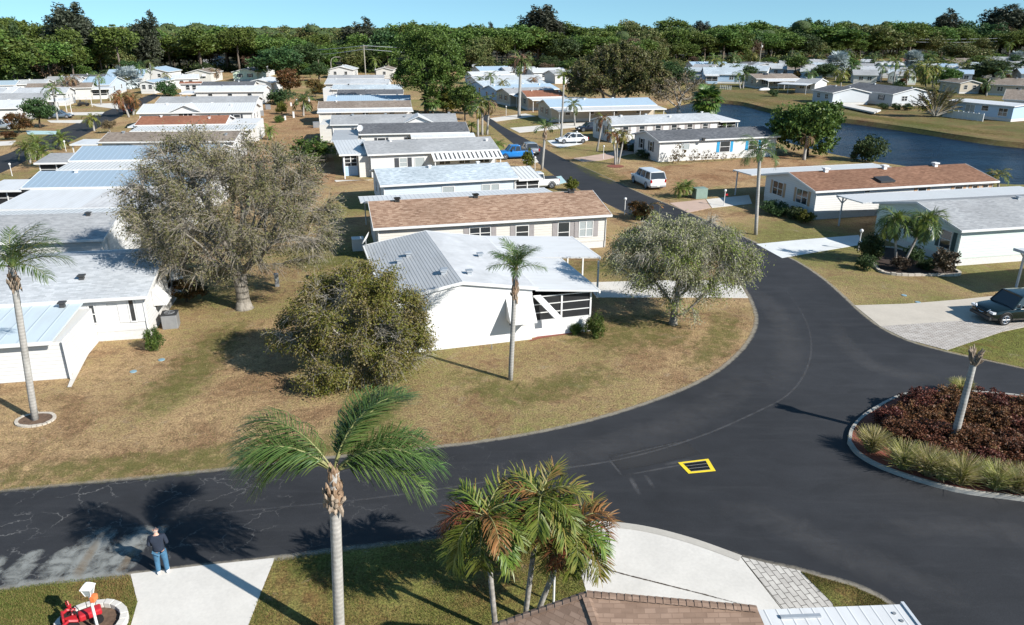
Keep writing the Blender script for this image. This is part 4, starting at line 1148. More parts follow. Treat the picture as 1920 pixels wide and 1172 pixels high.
gable_home('small white shed roofed home behind the croton hedge, left of middle row', 487, 506, 143, 131, roof='metal_white', wall='white_side', wins=1, depth=9)

# --- beyond the left street --------------------------------------------------------
def road_home(label, A, B, ridge, roof, wall='white_side', gw=2, shut=None, group=FARLEFT, cp=False, W=None, **kw):
    h = Home(label, A, B, ridge, roof=roof, wall=wall, group=group, vents=kw.pop('vents', 2), vmat='vent_white', W=W, **kw)
    h.row('front', max(2, int(h.L / 5)))
    h.row('right', gw, .9, 1.2, 2.2, shut=shut)
    return h
h = road_home('white home with pale roof at the left edge, behind a round shrub', (-130, 205), (34, 202), (0, 187.5), 'metal_white_flat')
h = road_home('home with mottled dark grey roof and white gable, beside the grey sedan', (-110, 189), (83, 186), (0, 175), 'sh_grey')
h.slabroof(h.L + .05, h.L + 3.4, 1.2, h.W * .6, 2.3, 2.5, 'metal_white_flat', posts=[(h.L + 3.2, 1.4)])
h = road_home('home with pale roof and white gable next to the golf cart', (-70, 177.5), (124, 174), (40, 164.5), 'sh_pale')
h = road_home('tan roofed home with white screened porch facing the golf cart', (45, 166.5), (172, 164), (110, 155.5), 'sh_taupe', wall='cream')
h.slabroof(h.L + .02, h.L + 4.2, -.2, h.W * .5, 2.4, 2.65, 'metal_white_flat', name='porch_roof', posts=[(h.L + 4, 0)])
h.room(h.L - .25, h.L + 3.0, .6, h.W * .45, 2.3, 'white_side', screen='f', knee=.8)
h = road_home('home with blue metal roof and pale blue gable, behind the silver palm', (148, 159.5), (205, 159), (180, 143.5), 'metal_blueflat', wall='bluewhite_side')
h = road_home('home with dark low roof, behind the blue metal roof near the wood', (130, 145), (224, 143.5), (170, 138.6), 'sh_dark')
h = road_home('white home with blue roof at the wood, right of the silver palm', (195, 147), (268, 146), (230, 129.8), 'metal_blueflat')
gable_home('white gabled home where the left street ends, blue roof', 256, 318, 152, 130, roof='metal_blueflat', wall='white_side', group=FARLEFT)
gable_home('white front home with arched porch, behind the silver palm and street end', 262, 292, 176, 150, roof='metal_blueflat', wall='white_side', group=FARLEFT, depth=14)
h = road_home('rusty roofed home half hidden by a dark bushy tree, left street end', (335, 157), (378, 156.5), (356, 152.8), 'sh_rust')
gable_home('blue grey roofed house inside the wood at left', 380, 412, 122, 110, roof='metal_blueflat', wall='grey_side', depth=10)
h = road_home('stained white roof corner of a home at the far left edge', (-160, 178), (20, 176), (-60, 163), 'metal_white')

# --- east of the main street --------------------------------------------------------
h = Home('white home with dark grey shingles and bright blue shutters', (1235, 265), (1463, 255), (1312, 241), roof='sh_dark', wall='white_side', vents=0, group=RIGHT, trim='trim')
BS = h
for px, py in ((1273, 244), (1320, 254), (1372, 240)):
    u, v = h.uv(px, py, 3.3); h.vent(u, v, 'vent_dark', .36)
h.win_px('front', 1351, 266, 1367, 284, shut='shut_blue', sw=.42)
h.win_px('front', 1405, 264, 1419, 280, shut='shut_blue', sw=.42)
h.window('front', 3.6, 4.7, 1.5, 2.2, glass='glass_curtain', rail=False)
h.row('left', 2, .75, 1.15, 2.35, shut='shut_dark', sw=.32)
h = Home('long white home with pale grey roof behind the blue shuttered home', (1146, 234), (1352, 226), (1250, 214), roof='sh_pale', wall='white_side', vents=4, vmat='vent_white', group=RIGHT)
h.row('front', 6, .9, 1.4, 2.3, shut='shut_grey'); h.row('left', 2, .8, 1.1, 2.3, shut='shut_dark')
h.slabroof(h.L + .03, h.L + 3.6, .2, h.W - .2, 2.6, 2.9, 'metal_white_flat', name='porch_roof', posts=[(h.L + 3.4, .4)])
h.room(h.L - .2, h.L + 3.2, .6, h.W - .6, 2.5, 'white_side', screen='f', knee=.7)
h = Home('white home with red brown shingle roof, tan shutters and skylight', (1529, 358.5), (1873, 339), (1650, 314.5), roof='sh_redbrown', wall='white_side', vents=0, group=RIGHT)
RB = h
for px, py in ((1549, 321), (1663, 316.5), (1755, 311)):
    u, v = h.uv(px, py, h.ze + h.W / 2 * h.pitch); h.vent(u, h.W / 2 - .3, 'vent_white', .45)
u, v = h.uv(1659, 332, 3.4)
sk_ = MB(); zc = h.zroof(v)
sk_.add([(u - .8, v - .55, h.zroof(v - .55) + .05), (u + .8, v - .55, h.zroof(v - .55) + .05), (u + .8, v + .55, h.zroof(v + .55) + .05), (u - .8, v + .55, h.zroof(v + .55) + .05),
         (u - .8, v - .55, h.zroof(v - .55) + .22), (u + .8, v - .55, h.zroof(v - .55) + .22), (u + .8, v + .55, h.zroof(v + .55) + .22), (u - .8, v + .55, h.zroof(v + .55) + .22)],
        [(4, 5, 6, 7), (0, 1, 5, 4), (1, 2, 6, 5), (2, 3, 7, 6), (3, 0, 4, 7)])
sk_.build('skylight', M['dark_metal'], h.root)
h.win_px('front', 1622, 355, 1630, 360, rail=False)
for q in ((1722, 353, 1734, 366), (1791, 350, 1802, 360), (1824, 348, 1834, 358), (1840, 347, 1850, 357)): h.win_px('front', *q, shut='shut_tan', sw=.35)
h.window('left', 1.4, 3.0, 1.15, 2.4, mull=2, shut='shut_tan', sw=.34); h.window('left', 5.3, 6.9, 1.15, 2.4, mull=2, shut='shut_tan', sw=.34)
h.slabroof(-1.2, h.L * .78, h.W + 3.4, h.W + .03, 2.62, 2.72, 'metal_white', posts=[(-.9, h.W + 3.1), (h.L * .4, h.W + 3.1)], postm='post_grey')
h = Home('sage white home with grey shingles behind two palms, right edge', (1802.5, 431.7), (2180, 408), (1850, 371.5), roof='sh_grey', wall='sage_side', vents=1, group=RIGHT, ze=2.85)
RG = h
h.window('left', 1.0, 2.0, 1.1, 2.4, shut='shut_green', sw=.36); h.window('left', 4.4, 5.4, 1.1, 2.4, shut='shut_green', sw=.36)
h.slabroof(-1.0, h.L, h.W + 3.5, h.W + .03, 2.72, 2.82, 'metal_white', posts=[(-.6, h.W + 3.2), (h.L * .5, h.W + 3.2)], postm='post_grey', rim='post_grey')
for sx in (-1, 1):
    MB().tube([(-.6, h.W + 3.2, 2.05), (-.6 + sx * .55, h.W + 3.2, 2.6)], .05, 6).build('post_brace', M['post_grey'], h.root)
# the next carport, only its corner reaching into view
cq = G(1903, 466, 2.7)
cpr = empty('carport', (cq[0], cq[1], 0), R(14.3), 'carport corner with grey braced post at the right edge, beside the black car', 'carport')
MB().box(0, 12, -3.6, 0, 2.6, 2.7).build('roof', M['metal_white'], cpr)
MB().box(-.08, -.003, -3.6, .05, 2.55, 2.74).build('roof_edge', M['post_grey'], cpr)
MB().box(.55, .67, -.36, -.24, -.05, 2.597).build('post', M['post_grey'], cpr)
MB().tube([(.61, -.3, 2.1), (.15, -.3, 2.58)], .05, 6).build('post_brace', M['post_grey'], cpr)
h = Home('open carport home with pale blue roof under the oak cluster', (1031, 201), (1232, 196.5), (1120, 184.5), roof='metal_blueflat', wall='tan_side', vents=2, vmat='vent_white', group=RIGHT)
h.slabroof(.3, h.L, -4.2, -.12, 2.45, 2.65, 'metal_white', posts=[(.6, -4), (h.L * .3, -4), (h.L * .52, -4), (h.L * .76, -4), (h.L - .4, -4)])
h.row('left', 2, .8, 1.2, 2.2, shut='shut_dark'); h.row('front', 4)
h = Home('tan home with rust brown roof and white carport, beside a tall royal palm', (988, 182), (1062, 180.5), (1020, 169), roof='sh_rust', wall='tan_side', vents=3, vmat='vent_white', group=RIGHT)
h.slabroof(.2, h.L + 4, -3.2, -.12, 2.4, 2.62, 'metal_white_flat', posts=[(.5, -3), (h.L, -3)]); h.row('left', 2, .8, 1.2, 2.2, shut='shut_green')
h = Home('home with pale grey roof and white lean-to, left of the rust brown roof', (955, 176), (1000, 174.5), (968, 164.5), L=12, roof='sh_grey', wall='tan_side', vents=2, group=RIGHT)
h.slabroof(.2, 6, -3., -.12, 2.4, 2.62, 'metal_white_flat', posts=[(.5, -2.8)]); h.row('left', 2, .8, 1.2, 2.2, shut='shut_dark')
h = Home('home with long bright blue roof and white dots of vents, near the pine', (933, 171), (1049, 166.5), (985, 157.5), roof='metal_blueflat', wall='blue_side', vents=6, vmat='vent_white', group=RIGHT)
h.row('left', 2, .8, 1.2, 2.2); h.row('front', 3)
h = Home('blue sided home with white porch at the far end of the main street', (906, 162), (1028, 158), (960, 149.5), roof='sh_bluegrey', wall='blue_side', vents=2, group=RIGHT)
h.slabroof(.2, 4.2, -2.6, -.12, 2.3, 2.6, 'metal_white_flat', posts=[(.4, -2.4), (4., -2.4)]); h.row('left', 2)
h = Home('pale roofed home behind the blue sided home', (892, 151), (1020, 148), (950, 141), roof='sh_pale', wall='white_side', vents=2, group=RIGHT); h.row('left', 2)
h = Home('white roofed home glimpsed at the end of the street', (884, 141), (960, 139.5), (920, 133.5), roof='metal_white', wall='white_side', vents=1, group=RIGHT); h.row('front', 3)
gable_home('little white gabled home under the far palms, end of the street', 886, 912, 139, 130, roof='metal_white', wall='white_side', wins=1, group=RIGHT)

# --- across the lake ------------------------------------------------------------------
def lake_home(label, A, B, ridge, roof, wall, W=None, n=3, gl=2, gr=0, shut=None, **kw):
    h = Home(label, A, B, ridge, roof=roof, wall=wall, group=LAKE, vents=kw.pop('vents', 2), vmat='vent_white', W=W, gut=False, **kw)
    if n: h.row('front', n, 1.2, 1.2, 2.2, shut=shut, mull=2)
    if gl: h.row('left', gl, .9, 1.2, 2.2)
    if gr: h.row('right', gr, 1.4, 1.2, 2.2, mull=2)
    return h
h = lake_home('grey home with charcoal roof and long dock, closest to the far shore', (1573, 164.5), (1675, 176.5), (1635, 156.5), 'sh_dark', 'grey_side', n=3, gl=0, gr=2, shut='shut_dark', vents=2)
h.slabroof(-2.6, -.05, .2, h.W * .6, 2.5, 2.6, 'metal_white_flat', name='porch_roof')
X1 = h
lake_home('slate home with a white edged gable, left of the charcoal roofed home', (1522, 168), (1562, 174), W=9.5, ridge=None, roof='sh_dark', wall='grey_side', n=2, gl=0)
h = lake_home('home with pale blue roof and screened porch at the left end of the far shore', (1320, 139), (1395, 140), (1360, 126), 'sh_bluegrey', 'blue_side', n=2)
h.room(.6, 4.2, -2.2, .25, 2.4, 'blue_side', screen='f', knee=.8); h.slabroof(.3, 4.6, -2.5, -.1, 2.45, 2.6, 'metal_white_flat', name='porch_roof')
lake_home('grey gabled home behind the oaks with white porch, far shore', (1282, 133), (1340, 134), (1310, 126.5), 'sh_bluegrey', 'grey_side', n=2)
h = lake_home('tan roofed home with white flag porch on the far shore', (1418, 147.5), (1500, 147), (1450, 138), 'sh_taupe', 'tan_side', n=3, shut='shut_dark')
h.slabroof(1.5, h.L + 3, -4.5, -.12, 2.4, 2.65, 'metal_white_flat', posts=[(1.8, -4.3), (h.L * .5, -4.3), (h.L + 2.6, -4.3)], name='porch_roof')
h = lake_home('home with grey roof and white posts behind the round lake tree', (1490, 154), (1530, 156), (1515, 146), 'sh_grey', 'white_side', n=2)
h.slabroof(-3, 5, -4, -.12, 2.4, 2.65, 'metal_white_flat', posts=[(-2.8, -3.8), (0, -3.8), (4.8, -3.8)], name='porch_roof')
lake_home('white fronted home with dark roof under the lake side palms', (1395, 122), (1455, 122), (1420, 116), 'sh_dark', 'white_side', n=3, shut='shut_dark')
gable_home('white porch gable home with arched shrub, behind the flag porch', 1418, 1452, 137, 120, roof='metal_white', wall='white_side', group=LAKE, wins=2)
lake_home('bright blue sided home with pale roof, left of the silver palm', (1500, 134), (1545, 135), (1515, 121.5), 'sh_pale', 'blue_side', n=2)
lake_home('white home with wide pale roof between the silver palms', (1613, 135), (1655, 136), (1632, 124), 'sh_pale', 'white_side', n=2)
lake_home('sage home with grey roof beside the slim palms', (1683, 141.5), (1722, 142), (1695, 133.5), 'sh_grey', 'sage_side', n=1, gl=3)
lake_home('grey roofed home behind the white wide roof', (1650, 131), (1712, 132), (1690, 126), 'sh_grey', 'white_side', n=2)
lake_home('small white home with flat roof at the wood, centre right', (1613, 116), (1637, 116.5), (1625, 111), 'sh_pale', 'blue_side', n=2)
lake_home('pale blue roofed home near the wood edge, right of oak cluster', (1300, 124), (1370, 124), (1335, 115.5), 'metal_blueflat', 'white_side', n=2)
lake_home('green grey roofed home at the wood, above the flag porch', (1462, 119.5), (1498, 120), (1478, 113.5), 'sh_grey', 'blue_side', n=2)
lake_home('home with pale grey roof at the wood, left of the silver palm', (1530, 120), (1580, 120), (1555, 111), 'sh_grey', 'white_side', n=2)
lake_home('white roofed home glimpsed between palm crowns, upper right', (1655, 124.5), (1700, 125), (1680, 117.5), 'metal_white', 'white_side', n=2)
lake_home('rust roofed home at the wood edge, upper right', (1688, 115), (1720, 115.5), (1700, 109), 'sh_rust', 'white_side', n=1)
h = lake_home('grey home with arched window gable behind the white flat roof', (1850, 158), (1975, 163), (1890, 146), 'sh_taupe', 'tan_side', n=3, gl=0)
gable_home('tan gable with big arched window, beside the white flat roof', 1797, 1838, 176, 150, roof='sh_taupe', wall='tan_side', group=LAKE, wins=2, depth=10)
h = lake_home('brown roofed home at the right edge, behind the white flat roof', (1880, 186), (2010, 192), (1920, 168), 'sh_taupe', 'white_side', n=2)
lake_home('home with white roof behind dense dark trees at upper right', (1775, 132), (1815, 133), (1790, 123), 'metal_white', 'white_side', n=2)
lake_home('grey roofed home at the wood, far upper right', (1835, 117), (1935, 119), (1880, 106), 'sh_grey', 'white_side', n=3)
lake_home('white porch home at the wood, upper right', (1780, 118), (1830, 118.5), (1800, 109), 'sh_taupe', 'white_side', n=3)
_rh = random.Random(41)
for i, (x, y) in enumerate([(1296, 128), (1352, 128), (1398, 132), (1440, 128), (1476, 130), (1512, 126), (1548, 130), (1590, 128), (1600, 140), (1640, 122), (1664, 138), (1712, 126), (1732, 138), (1756, 128), (1790, 138), (1820, 126), (1850, 132), (1885, 128), (1915, 138)]):
    w_ = _rh.uniform(36, 52)
    lake_home('small pale roofed home packed among trees in the rear rows across the lake', (x, y), (x + w_, y + 1), (x + w_ / 2, y - _rh.uniform(7, 10)), _rh.choice(['sh_pale', 'sh_grey', 'metal_white', 'metal_blueflat', 'sh_bluegrey', 'sh_taupe']), _rh.choice(['white_side', 'white_side', 'blue_side', 'grey_side', 'cream']), n=2, gl=1)
for i, (x, y) in enumerate([(-30, 160), (28, 158), (84, 152), (322, 148), (900, 133), (950, 134), (1000, 136), (1040, 140)]):
    w_ = _rh.uniform(48, 66)
    road_home('small pale home tucked at the edge of the wood behind the rows', (x, y), (x + w_, y - 1), (x + w_ / 2, y - 9), _rh.choice(['sh_pale', 'sh_grey', 'metal_white', 'metal_blueflat']), group='small homes at the edge of the wood')
# white flat-roofed home nearest on the far bank
h = Home('white flat roofed home with pale blue wall and white fence, right end of far shore', (1776, 188), (1903, 199.5), W=7.5, ze=2.9, pitch=.05, roof='metal_white_flat', wall='blue_side', vents=0, group=LAKE, gut=False, trim='white')
h.win_px('front', 1812, 196, 1826, 210, mull=2, rail=False, glass='glass_curtain'); h.win_px('front', 1842, 198, 1852, 208); h.win_px('front', 1874, 203, 1887, 218, mull=2)
X2 = h

# ------------------------------------------------------------------ foliage geometry
def unit(a):
    return a / (np.linalg.norm(a, axis=-1, keepdims=True) + 1e-9)

def leaf_quads(rng, P, size, aspect=1.8, up=.35, jit=.35, down=None):
    """one small quad per point, loosely facing up and outwards"""
    n = len(P)
    nrm = unit(rng.normal(size=(n, 3)) + np.array([0, 0, up * 2]))
    a = unit(np.cross(nrm, rng.normal(size=(n, 3))))
    if down is not None:
        a = unit(a + np.array([0, 0, -down]))
        nrm = unit(np.cross(a, rng.normal(size=(n, 3))))
    b = np.cross(nrm, a)
    s = size * (1 + jit * rng.uniform(-1, 1, (n, 1)))
    a = a * s * .5 * aspect ** .5; b = b * s * .5 / aspect ** .5
    k = rng.uniform(.25, .6, (n, 1))
    V = np.stack([P - a, P - b * 1. + a * (k - .4), P + a, P + b + a * (k - .4)], 1).reshape(-1, 3)
    Fc = np.arange(4 * n).reshape(n, 4)
    return V, Fc

def strips(P0, P1, P2, w0, w1, w2, rng):
    """thin bent ribbons through three points each"""
    n = len(P0)
    side = unit(np.cross(P2 - P0, rng.normal(size=(n, 3))))
    V = np.stack([P0 - side * w0, P0 + side * w0, P1 - side * w1, P1 + side * w1, P2 - side * w2, P2 + side * w2], 1).reshape(-1, 3)
    b = (np.arange(n) * 6)[:, None]
    Fc = np.concatenate([b + np.array([[0, 1, 3, 2]]), b + np.array([[2, 3, 5, 4]])], 0)
    return V, Fc

def join(parts):
    """[(V,F,mat)] -> V,F,midx"""
    Vs, Fs, Ms, o = [], [], [], 0
    for V, Fc, m in parts:
        Vs.append(V); Fs.append(Fc + o); Ms.append(np.full(len(Fc), m)); o += len(V)
    return np.concatenate(Vs), np.concatenate(Fs), np.concatenate(Ms)

def colonize(rng, attr, trunk, step=.45, kill=.6, infl=4., iters=120, gravity=0.):
    """space colonisation: branch nodes grow towards the free points of the crown"""
    nodes = [np.array(p, float) for p in trunk]
    par = [-1] + list(range(len(trunk) - 1))
    A = np.array(attr, float)
    NP = np.array(nodes)
    d = np.linalg.norm(A[:, None] - NP[None], axis=2)
    near = d.argmin(1); dist = d.min(1)
    for _ in range(iters):
        ok = dist < infl
        if not ok.any():
            if len(A) == 0: break
            ok = dist < dist.min() + 1.
        dirs = {}
        v = unit(A[ok] - np.array(nodes)[near[ok]])
        acc = np.zeros((len(nodes), 3)); np.add.at(acc, near[ok], v)
        act = np.unique(near[ok])
        new, newpar = [], []
        for i in act:
            q = acc[i] + rng.normal(size=3) * .25
            q[2] -= gravity
            q = q / (np.linalg.norm(q) + 1e-9)
            new.append(nodes[i] + q * step); newpar.append(i)
        base = len(nodes)
        nodes += new; par += newpar
        NN = np.array(new)
        d = np.linalg.norm(A[:, None] - NN[None], axis=2)
        m = d.argmin(1); dm = d.min(1)
        better = dm < dist
        near = np.where(better, base + m, near); dist = np.minimum(dist, dm)
        keep = dist > kill
        A, near, dist = A[keep], near[keep], dist[keep]
        if len(A) < 4: break
    return np.array(nodes), np.array(par)

def branch_mesh(nodes, par, r_tip=.018, r_base=.3, power=2.3, minr=0.):
    n = len(nodes)
    cnt = np.zeros(n)
    kids = np.zeros(n, int)
    for i in range(1, n): kids[par[i]] += 1
    area = np.where(kids == 0, 1., 0.)
    for i in range(n - 1, 0, -1):
        area[par[i]] += area[i]
    r = r_tip * area ** (1 / power)
    sc = r_base / r[0]
    r = r_tip + (r - r_tip) * (r_base - r_tip) / max(1e-6, r[0] - r_tip)
    V, Fs = [], []
    o = 0
    for i in range(1, n):
        if r[i] < minr: continue
        a, b = nodes[par[i]], nodes[i]
        t = b - a; L = np.linalg.norm(t)
        if L < 1e-5: continue
        t = t / L
        x = np.cross(t, (0, 0, 1.) if abs(t[2]) < .9 else (1., 0, 0)); x /= np.linalg.norm(x)
        y = np.cross(t, x)
        ns = 8 if r[i] > .12 else (5 if r[i] > .04 else 3)
        ang = np.arange(ns) * 2 * math.pi / ns
        ring = np.cos(ang)[:, None] * x + np.sin(ang)[:, None] * y
        ra = min(r[par[i]], r[i] * 1.35)
        V.append(a - t * r[i] * .3 + ring * ra); V.append(b + ring * r[i])
        k = np.arange(ns); k2 = (k + 1) % ns
        Fs.append(np.stack([o + k, o + k2, o + ns + k2, o + ns + k], 1)); o += 2 * ns
    return np.concatenate(V), np.concatenate(Fs), r, kids

def blob_points(rng, blobs, n, hollow=.45):
    """random points through a union of ellipsoids, denser towards the outside"""
    w = np.array([b[1][0] * b[1][1] * b[1][2] for b in blobs]); w = w / w.sum()
    idx = rng.choice(len(blobs), n, p=w)
    c = np.array([b[0] for b in blobs])[idx]; r = np.array([b[1] for b in blobs])[idx]
    u = unit(rng.normal(size=(n, 3)))
    rad = rng.uniform(hollow ** 3, 1, (n, 1)) ** (1 / 3)
    return c + u * r * rad

def put(base_px=None, xy=None):
    return G(*base_px) if base_px is not None else np.array([xy[0], xy[1], 0.])

def grown_tree(label, base, blobs, mats, seed=1, natt=700, step=.45, kill=.65, r_base=.3, r_tip=.02, trunk_h=1.6, name='oak_tree', cat='tree', group=None,
               twigs=5, twig_len=.7, twig_w=.010, droop=.2, leaves=3, leaf=.13, leaf_up=.2, trunk_lean=(0, 0), down=None, twig_mat='twig', hollow=.4, leaf_gate=0., multi=1):
    """tree with real limbs; blobs are ellipsoids (centre, radii) relative to the base"""
    rng = np.random.default_rng(seed)
    att = blob_points(rng, blobs, natt, hollow)
    trunk = [np.array([trunk_lean[0] * z, trunk_lean[1] * z, z]) for z in np.arange(0, trunk_h + .01, .4)]
    nodes, par = colonize(rng, att, trunk, step, kill, 5., 160)
    V, Fc, r, kids = branch_mesh(nodes, par, r_tip, r_base)
    root = empty(name, tuple(base), 0, label, cat, group)
    # flare at the foot
    mesh_obj('trunk', np_mesh('trunk', V, Fc, M[mats[0]], smooth=True), root)
    flare = MB().tube([(0, 0, -.05), (0, 0, .12), (0, 0, .5)], [r_base * 1.55, r_base * 1.22, r_base * 1.0], 10)
    fo = flare.build('root_flare', M[mats[0]], root, smooth=True)
    tips = np.where((r < r_tip * 2.6))[0]
    tips = tips[tips > len(trunk)]
    print('grown', label[:30], 'nodes', len(nodes), 'tips', len(tips))
    P = nodes[tips]
    D = unit(P - nodes[par[tips]])
    cen = np.mean([b[0] for b in blobs], 0)
    P = np.repeat(P, twigs, 0); D = np.repeat(D, twigs, 0)
    P = P - D * rng.uniform(0, step, (len(P), 1))
    outw = unit(P - cen)
    d1 = unit(D * .7 + outw * .55 + rng.normal(size=P.shape) * .6)
    L = twig_len * rng.uniform(.5, 1.2, (len(P), 1))
    P1 = P + d1 * L * .5
    d2 = unit(d1 + np.array([0, 0, -droop * 2.2]) + rng.normal(size=P.shape) * .25)
    P2 = P1 + d2 * L * .5
    tv, tf = strips(P, P1, P2, twig_w, twig_w * .8, twig_w * .4, rng)
    mesh_obj('twigs', np_mesh('twigs', tv, tf, M[twig_mat]), root)
    k = rng.uniform(0.15, 1, (len(P) * leaves, 1))
    src = np.repeat(np.arange(len(P)), leaves)
    Q = np.where(k < .5, P[src] + (P1 - P)[src] * k * 2, P1[src] + (P2 - P1)[src] * (k - .5) * 2) + rng.normal(size=(len(src), 3)) * twig_len * .12
    if leaf_gate:
        ph = np.sin(Q[:, 0] * 1.3 + seed) * np.sin(Q[:, 1] * 1.1 + 2 * seed) * np.sin(Q[:, 2] * 1.7) + rng.normal(size=len(Q)) * .25
        Q = Q[ph > leaf_gate - .5]
    lv, lf = leaf_quads(rng, Q, leaf, 1.8, leaf_up, down=down)
    mesh_obj('crown', np_mesh('crown', lv, lf, M[mats[1]]), root)
    return root

def clump_crown(rng, blobs, nclump, clump_r, per, size, aspect=1.6, up=.35, hollow=.6, flat=.75):
    C = blob_points(rng, blobs, nclump, hollow)
    cr = clump_r * rng.uniform(.6, 1.35, (nclump, 1))
    P = np.repeat(C, per, 0) + unit(rng.normal(size=(nclump * per, 3))) * np.repeat(cr, per, 0) * rng.uniform(.2, 1, (nclump * per, 1)) ** .5 * np.array([1, 1, flat])
    return leaf_quads(rng, P, size, aspect, up), C

def limbs(rng, C, h0, rb, lean=0.):
    """trunk plus a limb to some clump centres"""
    mb = MB()
    top = C.mean(0)
    pts = [np.array([0, 0, -.1]), np.array([0.02, 0, h0 * .5]), np.array([top[0] * .3, top[1] * .3, h0]), np.array([top[0] * .8, top[1] * .8, top[2]])]
    mb.tube(pts, [rb * 1.25, rb, rb * .8, rb * .25], 8)
    for c in C[rng.choice(len(C), min(len(C), 16), replace=False)]:
        s = pts[2] + (pts[3] - pts[2]) * rng.uniform(0, .7)
        m = s + (c - s) * .5 + np.array([0, 0, .12 * np.linalg.norm(c - s)])
        mb.tube([s, m, c], [rb * .4, rb * .25, rb * .08], 5, cap=False)
    return mb

TREES = {}
def tree_proto(key, seed, blobs, nclump, clump_r, per, size, leafm, barkm, h0, rb, H, **kw):
    rng = np.random.default_rng(seed)
    (V, Fc), C = clump_crown(rng, blobs, nclump, clump_r, per, size, **kw)
    cm = np_mesh('crown', V, Fc, M[leafm])
    mb = limbs(rng, C, h0, rb)
    me = bpy.data.meshes.new('trunk'); me.from_pydata(mb.v, [], mb.f); me.materials.append(M[barkm])
    me.polygons.foreach_set('use_smooth', [True] * len(me.polygons)); me.update()
    TREES[key] = (me, cm, H, 2 * max(b[0][0] + b[1][0] for b in blobs))

def lumpy(rng, c, r, n, k=.5, flat=1.):
    """a big ellipsoid broken into smaller lobes"""
    out = [(np.array(c, float), np.array(r) * .72)]
    for i in range(n):
        u = unit(rng.normal(size=3)) * np.array(r) * .62
        out.append((np.array(c) + u, np.array(r) * rng.uniform(.32, .52) * np.array([1, 1, flat])))
    return out

_r = np.random.default_rng(3)
tree_proto('pine1', 11, [((0, 0, 11.2), (4.6, 4.4, 2.2)), ((1.5, 1, 12.6), (2.8, 2.8, 1.5)), ((-2.4, -1, 9.4), (2.8, 2.6, 1.4)), ((2.6, -1.4, 9), (2.6, 2.6, 1.2))], 120, 1.15, 34, .44, 'leaf_pine', 'bark_pine', 7.5, .24, 14.)
tree_proto('pine2', 12, [((0, 0, 11.5), (3.6, 3.8, 2.4)), ((-1.6, .4, 9.2), (3.2, 3., 1.5)), ((2., .6, 7.4), (2.5, 2.2, 1.1)), ((.4, 0, 13.2), (2., 2., 1.3))], 110, 1.05, 34, .42, 'leaf_pine', 'bark_pine', 6.5, .22, 14.5)
tree_proto('pine3', 13, lumpy(_r, (0, 0, 10), (5.2, 5.2, 3.6), 8, flat=.8), 140, 1.2, 34, .46, 'leaf_pine', 'bark_pine', 6, .26, 13.5)
tree_proto('oak1', 14, lumpy(_r, (0, 0, 6.6), (5.4, 5.2, 4.6), 11), 190, 1.15, 34, .42, 'leaf_dark', 'bark_dark', 3, .3, 11.5)
tree_proto('oak2', 15, lumpy(_r, (0, 0, 6.2), (6., 5.6, 4.3), 10), 190, 1.2, 34, .42, 'leaf_oakdark', 'bark_dark', 3, .32, 10.5)
tree_proto('green1', 16, lumpy(_r, (0, 0, 6.2), (4.8, 4.8, 4.6), 9), 170, 1.1, 34, .42, 'leaf_green', 'bark_dark', 2.6, .25, 11.)
tree_proto('bush1', 17, lumpy(_r, (0, 0, 1.9), (2.3, 2.3, 1.9), 9), 120, .5, 34, .2, 'leaf_green', 'bark_dark', .6, .1, 4.)
tree_proto('bush_dark', 18, lumpy(_r, (0, 0, 1.9), (2.3, 2.3, 1.9), 9), 120, .5, 34, .2, 'leaf_dark', 'bark_dark', .6, .1, 4.)
tree_proto('bush_yellow', 19, lumpy(_r, (0, 0, 1.6), (2.0, 2.0, 1.7), 8), 110, .45, 34, .2, 'leaf_yellow', 'bark_dark', .5, .1, 3.5)
tree_proto('bush_rust', 20, lumpy(_r, (0, 0, 2.4), (2.6, 2.4, 2.4), 9), 120, .55, 34, .24, 'leaf_rust', 'bark_dark', .7, .12, 5.)
tree_proto('bush_bronze', 24, lumpy(_r, (0, 0, 1.0), (.95, .95, .95), 8), 90, .26, 26, .13, 'leaf_bronze', 'bark_dark', .4, .04, 2.)
tree_proto('round1', 26, lumpy(_r, (0, 0, 4.3), (4.9, 4.9, 3.7), 12), 300, .95, 40, .34, 'leaf_green', 'bark_dark', 1.6, .25, 8.2)
tree_proto('climber', 25, [((0, 0, 1.1), (.75, .22, 1.0))], 46, .16, 9, .11, 'leaf_rust', 'twig', .3, .02, 2.)
tree_proto('casu1', 21, [((0, 0, 12), (4.4, 4.2, 6.)), ((2.6, 0, 14), (2.6, 2.4, 4.4)), ((-2.8, .5, 13), (2.4, 2.4, 5)), ((0, 0, 17), (2.4, 2.4, 3.4))], 260, .95, 30, .5, 'leaf_casu', 'bark_dark', 6, .35, 20., flat=1.3, aspect=3.)
tree_proto('casu2', 22, [((0, 0, 8), (3., 3., 6.)), ((1.2, .6, 12), (1.7, 1.7, 4.)), ((-1.2, 0, 10.5), (1.8, 1.8, 4.))], 170, .8, 30, .45, 'leaf_casu', 'bark_dark', 5, .3, 15.5, flat=1.3, aspect=3.)
tree_proto('bare1', 23, lumpy(_r, (0, 0, 6), (4.4, 4.2, 3.8), 8), 150, 1., 22, .34, 'leaf_brown', 'bark_pale', 2.6, .22, 10.)

def tree(key, label, base=None, top=None, width=None, xy=None, h=None, wd=None, rz=None, name='tree', cat='tree', group=None):
    tm, cm, H0, W0 = TREES[key]
    b = put(base, xy)
    if h is None: h = height_to(b, top)
    if wd is None: wd = width * depth_at((b[0], b[1], h * .6)) / F_PX
    root = empty(name, tuple(b), rz if rz is not None else random.uniform(0, 6.28), label, cat, group)
    sx = wd / W0
    root.scale = (sx, sx, h / H0)
    mesh_obj('trunk', tm, root); mesh_obj('crown', cm, root)
    return root

